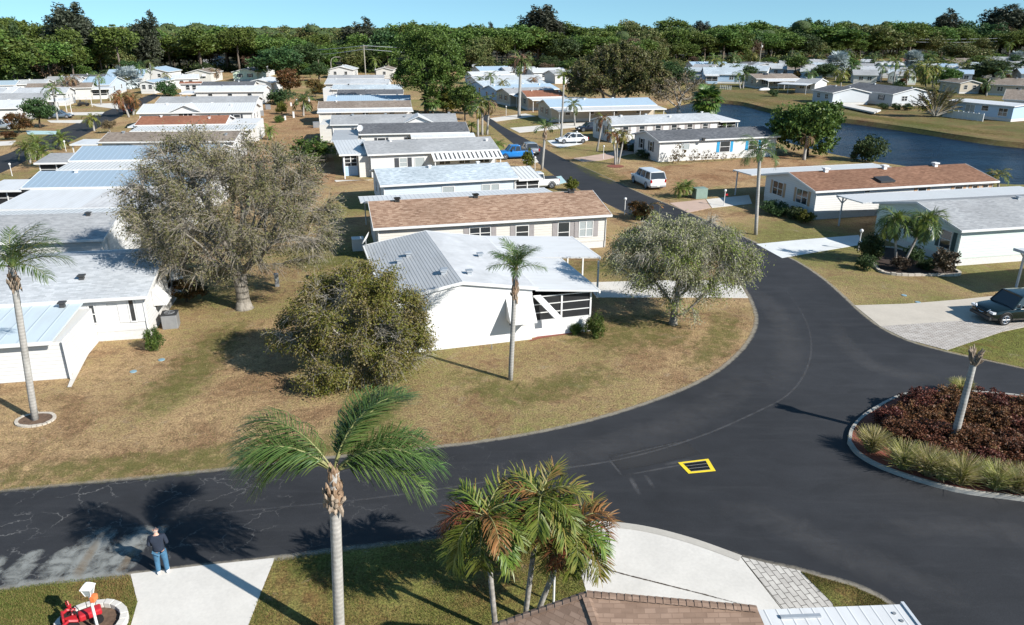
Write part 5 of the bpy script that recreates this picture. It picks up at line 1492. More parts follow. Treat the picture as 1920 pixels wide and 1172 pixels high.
# ---- palms -------------------------------------------------------------------------
def frond_mesh(rng, length=2.6, droop=1.2, nl=46, ll=.62, lw=.022, hang=.9, spread=1.0, plum=.35, stalk=.14, e0=0., rr=.022, fwd=.75, tipw=.25, twist=0.):
    """pinnate frond heading +X from the origin; leaflets hang from both sides of a curved stalk"""
    ns = 18
    s = np.linspace(0, 1, ns)
    th = e0 - droop * s ** 1.5
    dx = np.cos(th); dz = np.sin(th)
    x = np.concatenate([[0], np.cumsum((dx[1:] + dx[:-1]) / 2) / (ns - 1)]) * length
    z = np.concatenate([[0], np.cumsum((dz[1:] + dz[:-1]) / 2) / (ns - 1)]) * length
    yb = twist * s ** 2 * length
    t = np.linspace(stalk, .995, nl)
    t = np.repeat(t, 2); sg = np.tile([1., -1.], nl)
    t = np.clip(t + rng.uniform(-.5, .5, len(t)) / nl, stalk, 1)
    bx, bz, by = np.interp(t, s, x), np.interp(t, s, z), np.interp(t, s, yb)
    tt = np.interp(t, s, th)
    tang = np.stack([np.cos(tt), np.zeros_like(tt), np.sin(tt)], 1)
    up = np.stack([-np.sin(tt), np.zeros_like(tt), np.cos(tt)], 1)
    side = np.stack([np.zeros_like(tt), sg, np.zeros_like(tt)], 1)
    f = fwd + .6 * t[:, None] ** 3
    d = unit(side * spread + tang * f + up * rng.normal(size=(len(t), 1)) * plum + up * .12)
    L = ll * (np.sin(math.pi * (.10 + .80 * (t - stalk) / (1 - stalk))) ** .55)[:, None] * rng.uniform(.85, 1.1, (len(t), 1))
    B = np.stack([bx, by, bz], 1)
    m = B + d * L * .45
    d2 = unit(d + np.array([0, 0, -hang]) + rng.normal(size=d.shape) * .10)
    d3 = unit(d2 + np.array([0, 0, -hang * .7]))
    e = m + d2 * L * .33
    e2 = e + d3 * L * .27
    wdir = unit(np.cross(d, up) + tang * .6)
    w = lw * rng.uniform(.8, 1.2, (len(t), 1))
    V = np.stack([B - wdir * w * .6, B + wdir * w * .6, m - wdir * w, m + wdir * w, e - wdir * w * .75, e + wdir * w * .75, e2 - wdir * w * tipw, e2 + wdir * w * tipw], 1).reshape(-1, 3)
    b = (np.arange(len(t)) * 8)[:, None]
    Fc = np.concatenate([b + np.array([[0, 1, 3, 2]]), b + np.array([[2, 3, 5, 4]]), b + np.array([[4, 5, 7, 6]])], 0)
    mb = MB()
    mb.tube([(x[i], yb[i], z[i]) for i in range(0, ns, 2)], [rr * (1.6 - 1.45 * s[i]) + .003 for i in range(0, ns, 2)], 4, cap=False)
    return join([(V, Fc, 0), (np.array(mb.v), np.array(mb.f), 1)])

FRONDS = {}
def frond_variant(key, leafm, stalkm='rachis', n=3, **kw):
    FRONDS[key] = []
    for i in range(n):
        rng = np.random.default_rng(abs(hash(key)) % 1000 + i if False else sum(map(ord, key)) * 7 + i)
        k = dict(kw); k['droop'] = kw.get('droop', 1.2) * rng.uniform(.85, 1.15)
        V, Fc, mi = frond_mesh(rng, **k)
        FRONDS[key].append(np_mesh('frond', V, Fc, [M[leafm], M[stalkm]], mi))

frond_variant('queen', 'frond', length=2.7, droop=1.5, nl=62, ll=.75, lw=.013, hang=1.0, plum=.4)
frond_variant('queen_up', 'frond', length=2.6, droop=.95, nl=56, ll=.8, lw=.017, hang=.75, plum=.55)
frond_variant('adonidia_dark', 'frond', length=1.6, droop=2.0, nl=44, ll=.58, lw=.024, hang=.4, plum=.55, spread=.9, stalk=.08, rr=.02)
frond_variant('adonidia', 'frond_mixed', length=1.55, droop=2.0, nl=48, ll=.54, lw=.021, hang=.28, plum=.65, spread=.9, stalk=.08, rr=.02)
frond_variant('adonidia_rust', 'frond_rust', length=1.55, droop=2.0, nl=48, ll=.54, lw=.021, hang=.28, plum=.65, spread=.9, stalk=.08, rr=.02)
frond_variant('adonidia_green', 'frond_yellow', length=1.5, droop=1.9, nl=48, ll=.54, lw=.021, hang=.28, plum=.65, spread=.9, stalk=.08, rr=.02)
frond_variant('far', 'frond', length=2.3, droop=1.6, nl=16, ll=.75, lw=.055, hang=.9, rr=.03)
frond_variant('far_yellow', 'frond_yellow', length=2.2, droop=1.5, nl=16, ll=.7, lw=.055, hang=.7, rr=.03)
frond_variant('far_rust', 'frond_rust', length=2.2, droop=2.1, nl=16, ll=.7, lw=.055, hang=1.1, rr=.03)
frond_variant('far_mixed', 'frond_mixed', length=2.2, droop=1.8, nl=16, ll=.7, lw=.055, hang=.9, rr=.03)
frond_variant('far_dead', 'frond_dead', length=2.2, droop=2.4, nl=14, ll=.6, lw=.05, hang=1.2, rr=.03)
frond_variant('date', 'frond_yellow', length=2.0, droop=1.3, nl=22, ll=.42, lw=.032, hang=.2, rr=.03)

def fan_mesh(rng, stalk=.9, blade=.8, n=18, droop=.8, w=.06):
    """palmate leaf on a stalk"""
    mb = MB()
    p = [(0, 0, 0), (stalk * .5, 0, stalk * .12), (stalk, 0, 0)]
    mb.tube(p, [.022, .018, .014], 4, cap=False)
    a = np.linspace(-1.9, 1.9, n) + rng.uniform(-.06, .06, n)
    d = np.stack([np.cos(a), np.sin(a), rng.normal(size=n) * .12 + .05], 1)
    L = blade * (1 - .18 * np.abs(a) / 1.9)[:, None]
    B = np.repeat(np.array([[stalk, 0, 0.]]), n, 0)
    m = B + d * L * .55
    e = m + unit(d + np.array([0, 0, -droop])) * L * .45
    wd = unit(np.cross(d, (0, 0, 1.)))
    V = np.stack([B - wd * .01, B + wd * .01, m - wd * w, m + wd * w, e - wd * w * .2, e + wd * w * .2], 1).reshape(-1, 3)
    b = (np.arange(n) * 6)[:, None]
    Fc = np.concatenate([b + np.array([[0, 1, 3, 2]]), b + np.array([[2, 3, 5, 4]])], 0)
    return join([(V, Fc, 0), (np.array(mb.v), np.array(mb.f), 1)])
for key, lm in (('fan', 'frond'), ('fan_yellow', 'frond_yellow'), ('fan_silver', 'leaf_silver')):
    FRONDS[key] = []
    for i in range(3):
        V, Fc, mi = fan_mesh(np.random.default_rng(50 + i), w=.085, droop=.8 if key != 'fan_silver' else .35)
        FRONDS[key].append(np_mesh('frond', V, Fc, [M[lm], M['rachis']], mi))

def frond_at(parent, me, org, az, el, sc=1., roll=0.):
    o = link(bpy.data.objects.new('frond', me))
    o.parent = parent
    o.matrix_local = Matrix.Translation(org) @ Matrix.Rotation(az, 4, 'Z') @ Matrix.Rotation(-el, 4, 'Y') @ Matrix.Rotation(roll, 4, 'X') @ Matrix.Scale(sc, 4)
    return o

def crown_from(parent, keys, n, rng, org, sc=1., el0=-.5, el1=1.25, wind=None, skew=1.0):
    """n fronds round the top, the young ones upright and the old ones hanging, merged as ONE crown mesh"""
    parts = []
    mats = []
    for i in range(n):
        key = keys[rng.integers(len(keys))]
        me = FRONDS[key][rng.integers(len(FRONDS[key]))]
        az = i * 2.39996 + rng.uniform(-.25, .25)
        el = el1 + (el0 - el1) * ((i + .5) / n) ** skew + rng.uniform(-.12, .12)
        if wind is not None:
            az = az + wind[1] * math.sin(wind[0] - az)
        mt = Matrix.Translation(org) @ Matrix.Rotation(az, 4, 'Z') @ Matrix.Rotation(-el, 4, 'Y') @ Matrix.Scale(sc * rng.uniform(.85, 1.1), 4)
        co_ = np.empty(len(me.vertices) * 3, np.float32); me.vertices.foreach_get('co', co_)
        fi = np.empty(len(me.loops), np.int32); me.loops.foreach_get('vertex_index', fi)
        mi = np.empty(len(me.polygons), np.int32); me.polygons.foreach_get('material_index', mi)
        A = np.array(mt)
        V = co_.reshape(-1, 3) @ A[:3, :3].T + A[:3, 3]
        ids = []
        for m in me.materials:
            if m not in mats: mats.append(m)
            ids.append(mats.index(m))
        parts.append((V, fi.reshape(-1, 4), np.array(ids)[mi]))
    o, Vs, Fs, Ms = 0, [], [], []
    for V, f, m in parts:
        Vs.append(V); Fs.append(f + o); Ms.append(m); o += len(V)
    me = np_mesh('crown', np.concatenate(Vs), np.concatenate(Fs), mats, np.concatenate(Ms))
    return mesh_obj('crown', me, parent)

def palm(label, base, crown, keys=('far',), n=16, r=.15, sc=1., bark='palm_bark', shaft=None, shaft_h=.8, seed=1, name='palm_tree', group=None, el0=-.5, el1=1.25, bend=0., fronds=None, wind=None, boots=None, rt=None, separate=False, skew=1.):
    """palm standing on base pixel with the foot of its crown seen at the crown pixel"""
    b = G(*base)
    d = ray(*crown); t = b[1] / d[1]
    c = np.array([d[0] * t, d[1] * t, CAM_H + d[2] * t]) - b
    root = empty(name, tuple(b), 0, label, 'palm tree', group)
    rng = np.random.default_rng(seed)
    hh = c[2]
    pts, rad = [], []
    K = 9
    for i in range(K):
        k = i / (K - 1)
        q = c * k + np.array([c[0] * (-bend) * math.sin(math.pi * k), 0, 0])
        pts.append(q); rad.append((r * (1.25 - .25 * min(1, k * 4)) if k < .25 else r * (1 - .22 * k)) if rt is None else r + (rt - r) * k)
    pts[0] = pts[0] - np.array([0, 0, .1])
    MB().tube(pts, rad, 10).build('trunk', M[bark], root, smooth=True)
    top = c
    if shaft:
        a = pts[-1]; d_ = unit(np.array(pts[-1]) - np.array(pts[-2]))
        MB().tube([a - d_ * .05, a + d_ * shaft_h * .3, a + d_ * shaft_h], [r * .98, r * 1.05, r * .5], 9).build('crownshaft', M[shaft], root, smooth=True)
        top = a + d_ * shaft_h * .92
    if boots:
        bo, bh, br = boots
        mb = MB()
        d_ = unit(np.array(pts[-1]) - np.array(pts[-2]))
        for i in range(70):
            k = rng.uniform(0, 1)
            an = rng.uniform(0, 6.28)
            p0 = top - d_ * bh * (1 - k)
            rr = br * (.62 + .5 * math.sin(min(1, k * 1.7) * 3.1)) * (1 - .45 * k)
            mi_ = 0 if k > .42 else 1
            q = p0 + np.array([math.cos(an) * rr * .8, math.sin(an) * rr * .8, 0])
            e = q + np.array([math.cos(an) * rr * .5, math.sin(an) * rr * .5, bh * rng.uniform(.10, .28) * (1 if rng.uniform() < .75 else -1)])
            mb.tube([q, (q + e) / 2 + np.array([math.cos(an), math.sin(an), 0]) * rr * .15, e], [br * .30, br * .24, br * .05], 5, mi=mi_)
        mb.tube([top - d_ * bh, top - d_ * bh * .72, top - d_ * bh * .4, top + d_ * .1], [br * .7, br * 1.0, br * .58, br * .36], 10)
        mb.build('leaf_bases', [M[bo], M['boot_grey']], root)
    if separate:
        for i in range(n):
            key = keys[rng.integers(len(keys))]
            az = i * 2.39996 + rng.uniform(-.25, .25)
            el = el1 + (el0 - el1) * ((i + .5) / n) ** skew + rng.uniform(-.12, .12)
            frond_at(root, FRONDS[key][rng.integers(len(FRONDS[key]))], Vector(top), az, el, sc * rng.uniform(.88, 1.1))
    elif fronds is None:
        crown_from(root, keys, n, rng, Vector(top), sc, el0, el1, wind, skew)
    return root, top, b

# ------------------------------------------------------------------ near trees
def px_at(base, dx, dz_px, py=None):
    return dx * depth_at((base[0], base[1], 4)) / F_PX

b = G(458, 578)
k = depth_at((b[0], b[1], 5)) / F_PX        # metres per photo pixel at the tree
grown_tree('broad half bare oak with grey limbs, between the left and middle rows', b,
           [((-.8, .3, 6.6), (5.7, 5.0, 3.2)), ((-4.3, .6, 5.9), (2.5, 3.2, 2.8)), ((3.6, .3, 5.4), (3.0, 3.4, 2.6)), ((-1.6, 0, 3.7), (4.2, 3.6, 1.5)), ((-1.6, 0, 9.4), (3.4, 3.0, 1.5)), ((2.2, 0, 8.6), (3.2, 3.0, 1.5))],
           ('bark_oak', 'leaf_oak'), seed=5, natt=1400, step=.42, kill=.6, r_base=.42, r_tip=.021, trunk_h=2.0, twigs=20, twig_len=1.1, twig_w=.011, droop=.2, leaves=7, leaf=.090, leaf_up=.2, leaf_gate=.47, twig_mat='twig')
b = G(672, 705)
grown_tree('bushy olive bottlebrush tree beside the white stucco home', b,
           [((-.4, .3, 3.1), (2.6, 2.4, 1.9)), ((-2.6, .2, 2.4), (1.6, 1.7, 1.2)), ((1.7, .5, 2.8), (1.8, 1.7, 1.9)), ((.6, .2, 4.6), (1.7, 1.6, .9)), ((-1.2, .4, 4.3), (1.2, 1.3, .9)), ((1.3, -1.2, 1.4), (1.6, 1.3, 1.3)), ((-1.1, -1.6, 1.0), (1.3, 1.1, .9)), ((2.8, .2, 1.9), (1.1, 1.2, 1.2))],
           ('bark_oak', 'leaf_bottle'), seed=9, natt=620, step=.34, kill=.48, r_base=.2, r_tip=.014, trunk_h=.8, name='bottlebrush_tree', twigs=18, twig_len=.95, twig_w=.007, droop=.35, leaves=24, leaf=.080, leaf_up=.1, leaf_gate=.26, twig_mat='twig_pale')
b = G(1262, 608)
grown_tree('grey weeping bottlebrush tree on the green patch inside the road bend', b,
           [((.1, .3, 4.2), (3.3, 3.0, 1.8)), ((-2.3, .2, 4.0), (1.8, 2.2, 1.6)), ((2.7, .3, 4.1), (1.9, 2.2, 1.5)), ((0, .2, 5.6), (2.6, 2.4, .9)), ((.5, -.4, 2.4), (1.7, 1.5, 1.4)), ((.5, -.5, 1.3), (1.0, .9, .8))],
           ('bark_oak', 'leaf_willow'), seed=21, natt=620, step=.34, kill=.5, r_base=.2, r_tip=.013, trunk_h=.9, name='bottlebrush_tree', twigs=24, twig_len=1.05, twig_w=.009, droop=.6, leaves=9, leaf=.085, leaf_up=0, down=.8, leaf_gate=.32, twig_mat='twig_pale')
b = G(1150, 204)
grown_tree('big dark oak cluster with pale leaning trunks over the open carports', b,
           [((-4., .5, 6.8), (6.4, 6, 4.0)), ((4.4, 0, 7.2), (6.4, 5.6, 4.2)), ((.6, 1, 10.4), (5.8, 5, 3.2)), ((-7.4, 0, 5.6), (3.6, 3.6, 2.8)), ((9., 0, 6.), (3.6, 3.4, 3.0)), ((5, 0, 9.8), (4, 4, 3))],
           ('bark_pale', 'leaf_oakdark'), seed=31, natt=1300, step=.75, kill=1.1, r_base=.42, r_tip=.03, trunk_h=2.2, twigs=14, twig_len=1.5, twig_w=.018, droop=.2, leaves=6, leaf=.36, leaf_up=.3, leaf_gate=.02, twig_mat='twig')
for bp, lean in (((1166, 203), .12), ((1137, 201), -.10)):
    bb = G(*bp)
    tr = empty('oak_tree', tuple(bb), 0, 'leaning pale trunk of the oak cluster, %s' % ('right of the pair' if lean > 0 else 'left one near the carport'), 'tree')
    MB().tube([(0, 0, -.1), (lean * 9, 0, 2.6), (lean * 22, .5, 5.6)], [.36, .28, .15], 9).build('trunk', M['bark_pale'], tr, smooth=True)
    rng = np.random.default_rng(77 + int(lean * 100))
    (V, Fc), C = clump_crown(rng, [((lean * 26, .5, 6.8), (3., 3., 2.2))], 60, 1.0, 34, .36)
    mesh_obj('crown', np_mesh('crown', V, Fc, M['leaf_oakdark']), tr)
b = G(1272, 210)
grown_tree('low spreading half bare tree with twisted pale limbs by the lake', b,
           [((-1.5, 0, 4.0), (5.0, 4., 2.4)), ((4.0, 0, 3.6), (4.0, 3.6, 2.0)), ((1.2, 0, 6.0), (4.2, 3.4, 1.6))],
           ('bark_pale', 'leaf_brown'), seed=41, natt=420, step=.55, kill=.9, r_base=.34, r_tip=.03, trunk_h=1.2, name='tree', twigs=9, twig_len=1.1, twig_w=.014, droop=.15, leaves=2, leaf=.26, leaf_gate=.2, twig_mat='twig')
# tall pine in the middle of the picture
b = G(800, 214)
rng = np.random.default_rng(8)
root = empty('pine_tree', tuple(b), 0, 'tallest full crowned pine, standing at the end of the middle row', 'tree')
kk = depth_at((b[0], b[1], 9)) / F_PX
hh = height_to(b, 46)
bl = []
for i, (dx, fz, rx, rz) in enumerate(((-8, .93, 24, .09), (-30, .80, 26, .10), (20, .84, 30, .10), (44, .76, 22, .08), (-2, .72, 36, .12), (38, .60, 34, .10), (-38, .62, 26, .10), (0, .52, 40, .12), (50, .47, 26, .09), (-30, .42, 30, .10), (14, .36, 36, .10))):
    bl.append(((dx * kk, rng.uniform(-1.5, 1.5), fz * hh), (rx * kk, rx * kk * .9, rz * hh)))
(V, Fc), C = clump_crown(rng, bl, 420, 1.0, 74, .30, up=.3, aspect=2.4, hollow=.75)
mb = limbs(rng, C, hh * .4, .42)
mb.build('trunk', M['bark_pine'], root, smooth=True)
mesh_obj('crown', np_mesh('crown', V, Fc, M['leaf_pine']), root)

tree('round1', 'rounded broad green tree on the lake bank, behind a small leaning palm', (1512, 292), 174, 146, name='broadleaf_tree', rz=1.1)
tree('bush_dark', 'narrow dark young tree at the water edge behind the red brown roof', (1628, 303), 242, 66, name='broadleaf_tree', rz=.3)
tree('oak1', 'dark round tree across the lake, upper right behind the flat white roof', (1862, 150), 108, 92, name='broadleaf_tree', rz=.6)
tree('oak2', 'low spreading grey tree at the wood edge, upper right', (1805, 122), 78, 96, name='broadleaf_tree', rz=2.)
tree('green1', 'dense green tree right of the dark palms, far shore', (1778, 170), 124, 40, name='broadleaf_tree', rz=.2)
tree('oak1', 'large dark oak behind the white gables, left of the middle row', (530, 152), 82, 96, name='oak_tree', rz=.9)
tree('bush_rust', 'reddish croton tree behind the lone coconut palm', (545, 176), 122, 66, name='croton_tree')
tree('bush_rust', 'low rusty shrub at the left end of the middle row', (592, 182), 143, 36, name='shrub')
tree('oak1', 'dark shrubby tree beneath the lone utility pole', (598, 152), 112, 36, name='broadleaf_tree')
tree('bush_dark', 'dark green round tree at the left edge of the back lawn', (527, 196), 160, 54, name='broadleaf_tree')
tree('bush_yellow', 'bright yellow green shrub in the middle of the back lawn', (528, 214), 189, 22, name='shrub')
tree('bush1', 'clipped round green shrub on the back lawn beside a meter box', (524, 230), 213, 18, name='shrub')
tree('bush_yellow', 'yellow green shrub right of the lone coconut palm trunk', (574, 209), 190, 18, name='shrub')
tree('bush1', 'bright green shrub against the white wall, foot of the back lawn', (485, 243), 225, 15, name='shrub')
tree('bush1', 'wide clipped green hedge bush behind the flat grey porch roof', (586, 300), 252, 88, name='shrub')
tree('green1', 'large yellow green tree over the end of the middle row', (872, 226), 152, 62, name='broadleaf_tree')
tree('bush_yellow', 'leafy green shrub mass left of the palm clump on the main street', (848, 214), 160, 46, name='shrub')
tree('bare1', 'brown dry tree beside the sabal palms of the middle row', (838, 212), 168, 42, name='broadleaf_tree')
tree('bush_dark', 'dark small tree by the street end of the left row', (316, 180), 144, 46, name='broadleaf_tree')
tree('oak1', 'open dark green tree beside the grey sedan', (76, 240), 178, 58, name='broadleaf_tree')
tree('bush_rust', 'round red green clipped shrub at the left edge', (36, 250), 206, 50, name='shrub')
tree('bush_rust', 'sparse brownish shrub in front of the round clipped shrub', (18, 262), 244, 34, name='shrub')
tree('bare1', 'dry tan shrub beside the small white porch of the rust red roof', (207, 250), 222, 32, name='shrub')
tree('bush_bronze', 'bronze croton shrub at the corner of the sage white home', (1768, 516), 460, 46, name='croton_shrub')
for (bp, tp, wd_, lb) in (((1628, 490), 424, 52, 'dark shrub under the carport post of the sage white home'), ((1712, 492), 452, 38, 'dark shrub behind the straight palm trunk, by the sage wall'), ((1740, 506), 482, 44, 'low dark shrub in the kerbed bed between palm and croton'), ((1622, 506), 470, 40, 'dark potted looking shrub beside the white lamp post'), ((1690, 508), 478, 36, 'low bronze shrub around the palm feet in the kerbed bed')):
    tree('bush_bronze' if 'bronze' in lb else 'bush_dark', lb, bp, tp, wd_, name='shrub')
for (bp, tp, wd_, lb) in (((1455, 402), 370, 60, 'dark hedge along the shaded gable of the red brown roofed home'), ((1492, 410), 382, 40, 'low dark hedge under the right tan shuttered window'), ((1510, 418), 392, 34, 'yellow green shrub at the corner of the red brown roofed home'),
                         ((1210, 296), 276, 40, 'dark hedge along the gable of the blue shuttered home'), ((1190, 284), 266, 30, 'small dark shrub at the shaded corner of the blue shuttered home'), ((1168, 288), 252, 26, 'reddish shrub around the lamp post by the triple palm')):
    tree('bush_yellow' if 'yellow' in lb else ('bush_rust' if 'reddish' in lb else 'bush_dark'), lb, bp, tp, wd_, name='shrub')
for i, (x, yt, wv) in enumerate(((1262, 279, 16), (1272, 268, 26), (1301, 279, 22), (1319, 282, 12), (1327, 280, 13), (1340, 284, 14), (1356, 286, 13), (1374, 288, 12))):
    y = 309 - (x - 1235) * .055
    tree('climber', 'sparse reddish climber on the white wall, %s' % ('under the lattice panel', 'widest one beside the lattice', 'tall one right of the lattice', 'thin one at the downspout', 'small one past the downspout', 'below the left blue shutter', 'between the blue shuttered windows', 'farthest right by the palm')[i], (x, y), yt, wv, name='climbing_plant', cat='plant', group='climbers on the white wall', rz=R(17))
tree('bush_rust', 'low reddish shrub right of the porch corner, sage home front walk', (1600, 300), 284, 16, name='shrub')
tree('bush1', 'green shrub at the porch corner of the white stucco home', (1114, 632), 580, 38, name='shrub')
tree('bush1', 'small grey green shrub under the porch screens', (1080, 626), 602, 24, name='shrub')
tree('bush1', 'leafy green shrub at the corner by the air conditioner', (290, 655), 606, 36, name='shrub')
tree('bush_rust', 'rust leaved shrub in the shade left of the oak trunk', (350, 566), 520, 74, name='shrub')
tree('bush_rust', 'croton shrub in front of the cream wall, beside the grey bottlebrush', (1196, 412), 372, 44, name='shrub')
tree('bush_yellow', 'small sparse shrub by the driveway behind the cut stump palm', (1072, 358), 330, 26, name='shrub')
tree('bush_yellow', 'thin twin stemmed young tree in front of the blue pickup', (990, 316), 276, 24, name='young_tree')
for i, x in enumerate((1655, 1680, 1700)):
    tree('bush_dark', ('dark clipped hedge bush at the dock end', 'clipped hedge bush under the lit gable window', 'clipped hedge bush beside the dry traveller palm')[i], (x, 205 + i), 190, 22, name='hedge_bush', cat='shrub')
for i, (x, y, tp, wd_) in enumerate(((1590, 192, 178, 26), (1618, 190, 180, 30), (1640, 194, 182, 26))):
    tree('bush_dark', ('dark shrub left of the dock steps', 'dark shrub behind the dock, below the middle window', 'dark shrub behind the dock, right of the steps')[i], (x, y), tp, wd_, name='shrub')

# ------------------------------------------------------------------ palms
# foreground queen palm: long windswept fronds, shaggy boots
root, top, b = palm('tall queen palm with shaggy brown boots, foreground by the white driveway', (637, 1205), (626, 884), n=0, r=.155, rt=.145, bark='palm_bark', seed=4, fronds=[], boots=('boot', 1.15, .24))
r4 = np.random.default_rng(44)
for az, el, ln, dr, tw in ((172, 48, 3.0, 1.55, .0), (160, 58, 2.9, 1.5, .05), (186, 40, 2.8, 1.75, -.05), (178, 30, 2.5, 1.9, 0.05), 
                           (78, 56, 2.9, 1.4, -.14), (62, 60, 3.0, 1.45, -.16), (46, 72, 3.0, 1.6, -.15), (54, 64, 2.9, 1.5, -.2),
                           (6, 30, 3.0, 1.35, 0.), (14, 36, 2.9, 1.3, -.04), (-6, 24, 2.7, 1.5, 0.), (24, 40, 2.6, 1.25, 0.), (166, 34, 2.5, 1.5, 0.), (192, 52, 2.6, 1.5, 0.), (70, 50, 2.6, 1.2, -.08), (-2, 44, 2.6, 1.5, 0.)):
    V, Fc, mi = frond_mesh(r4, length=ln, droop=dr, nl=78, ll=.88, lw=.0145, hang=1.5, plum=.6, twist=tw, stalk=.16)
    me = np_mesh('frond', V, Fc, [M['frond'], M['rachis']], mi)
    frond_at(root, me, Vector(top), R(az), R(el))
# three cold burnt christmas palms
for bp, cp, lb, keys, sd in (((930, 1188), (912, 1000), 'rust tipped palm with orange leaf base, leftmost of the foreground trio', ('adonidia_rust', 'adonidia', 'adonidia_green', 'adonidia_green'), 5),
                             ((984, 1160), (1010, 962), 'rust crowned palm in the middle of the foreground trio', ('adonidia_rust', 'adonidia', 'adonidia_green', 'adonidia'), 6),
                             ((1008, 1148), (1060, 1018), 'green and rust palm leaning right, rightmost of the foreground trio', ('adonidia', 'adonidia_green', 'adonidia', 'adonidia_rust'), 7)):
    palm(lb, bp, cp, keys, 19, .085, {5: 1.12, 6: 1.0, 7: 1.08}[sd], 'palm_bark2', 'rachis_or' if sd == 5 else 'frond_mixed', .62, seed=sd, group='foreground palm trio', el0=-.5, el1=.85, separate=True, rt=.07)
palm('slim palm with small ragged crown on the lawn before the white stucco home', (957, 712), (967, 506), ('queen_up',), 16, .125, .62, 'palm_bark', None, seed=12, el0=.45, el1=1.45, boots=('boot', 1.5, .17), rt=.12, skew=1.2)
palm('grey trunked palm in a block ring at the left edge', (66, 788), (22, 500), ('queen_up',), 13, .15, .86, 'palm_bark', None, seed=14, el0=.2, el1=1.4, boots=('boot', 1.0, .2), rt=.13, wind=(.2, .9))
palm('grey trunked palm on the verge before the red brown roofed home', (1417, 440), (1425, 280), ('queen_up', 'queen', 'queen'), 15, .15, .80, 'palm_bark', None, seed=16, el0=-.3, el1=1.2, boots=('boot_grey', .9, .2), rt=.13)
palm('slender palm with ragged thin crown beside the main street', (1016, 318), (1023, 240), ('far',), 9, .17, .85, 'palm_bark', None, seed=17, el0=0.1, el1=1.3, boots=('boot', 1.4, .24), rt=.14, wind=(1.5, .6))
palm('tall thin palm with bright green tuft near the white sedan', (1052, 264), (1057, 158), ('far_yellow',), 8, .19, .8, 'palm_bark', 'frond_yellow', 1.2, seed=18, el0=.5, el1=1.4, rt=.13)
palm('thick white trunked royal palm with dark wide crown, end of the main street', (973, 220), (976, 128), ('far', 'far', 'far_dead'), 20, .32, 1.45, 'palm_bark', 'frond_yellow', 1.6, seed=19, el0=-.7, el1=1.2, rt=.26)
palm('thin brown crowned palm left of the long pale grey roofed home', (1119, 284), (1131, 222), ('far_mixed', 'far_rust'), 10, .14, .75, 'palm_bark2', None, seed=20, el0=-.5)
for bp, cp, lb, sd in (((1153, 309), (1147, 252), 'curved white trunk with burnt crown, left of the triple palm', 21), ((1156, 308), (1158, 250), 'upright dark trunk with burnt crown, middle of the triple palm', 22), ((1159, 308), (1170, 252), 'right leaning white trunk with burnt crown, right of the triple palm', 23)):
    palm(lb, bp, cp, ('far_mixed', 'far_rust'), 11, .12, .62, 'palm_bark', None, seed=sd, group='triple palm by the lawn', bend={21: .25, 22: 0., 23: -.1}[sd])
for bp, cp, lb, sd in (((1680, 500), (1679, 424), 'straight slim palm in the kerbed bed before the sage home', 25), ((1690, 502), (1730, 424), 'right leaning palm in the kerbed bed before the sage home', 26)):
    palm(lb, bp, cp, ('adonidia_dark', 'adonidia_dark', 'adonidia_green'), 18, .10, 1.05, 'palm_bark2', 'frond_yellow', .5, seed=sd, el0=-.7, el1=1.2)
palm('small yellow green palm behind the right end of the red brown roof', (1872, 352), (1872, 328), ('far_mixed', 'far_yellow'), 13, .12, .75, 'palm_bark2', None, seed=27, el0=-.4)
palm('short palm with dead skirt in front of the round lake tree', (1507, 300), (1514, 256), ('far_dead', 'far_dead', 'far_mixed'), 12, .2, .75, 'palm_bark', None, seed=28, el0=-1.0, el1=.8)
palm('small green palm against the pale grey roof by the lake', (1364, 256), (1357, 236), ('far',), 11, .12, .75, 'palm_bark2', None, seed=29)
palm('small rusty palm standing at the grey roof with the striped awning', (783, 320), (784, 288), ('far_rust', 'far_mixed'), 11, .10, .6, 'palm_bark2', None, seed=30, el0=-.3)
palm('lone coconut palm with orange stalks on the back lawn', (569, 218), (569, 188), ('far',), 13, .18, 1.5, 'palm_bark', None, seed=31, el0=-.2, el1=1.3)
palm('short date palm on the back lawn near the grey porch roof', (505, 262), (505, 246), ('date',), 24, .22, .78, 'bark_dark', None, seed=32, el0=-.5)
palm('sabal palm with round grey green fans, left of the pair at the pine foot', (812, 216), (808, 188), ('fan',), 34, .22, 1.55, 'bark_dark', None, seed=33, el0=-.9)
palm('sabal palm with round grey green fans, right of the pair at the pine foot', (838, 214), (835, 186), ('fan', 'fan_yellow'), 34, .22, 1.55, 'bark_dark', None, seed=34, el0=-.9)
palm('dense dark sabal palm on the near lake bank', (1326, 226), (1326, 190), ('fan', 'fan_yellow', 'fan'), 60, .3, 2.1, 'bark_dark', None, seed=35, el0=-1.2)
for bp, cp, lb, sd in (((896, 256), (896, 200), 'dark crowned palm, left of the clump on the main street', 36), ((904, 254), (905, 190), 'thick pale trunked palm in the middle of the street clump', 37), ((913, 253), (918, 192), 'brown skirted palm, right of the clump on the main street', 38)):
    palm(lb, bp, cp, ('far', 'far_mixed', 'far_dead') if sd != 37 else ('far_yellow', 'far'), 13, .18, .95, 'palm_bark', None, seed=sd, group='palm clump on the main street', el0=-1.)
palm('low bushy palm at the corner of the grey roof, main street verge', (884, 248), (884, 236), ('far_yellow',), 14, .1, .7, 'bark_dark', None, seed=39, el0=.0)
palm('low green palm beside the grey roof and the blue pickup', (934, 283), (934, 272), ('far_yellow',), 14, .1, .7, 'bark_dark', None, seed=40, el0=.0)
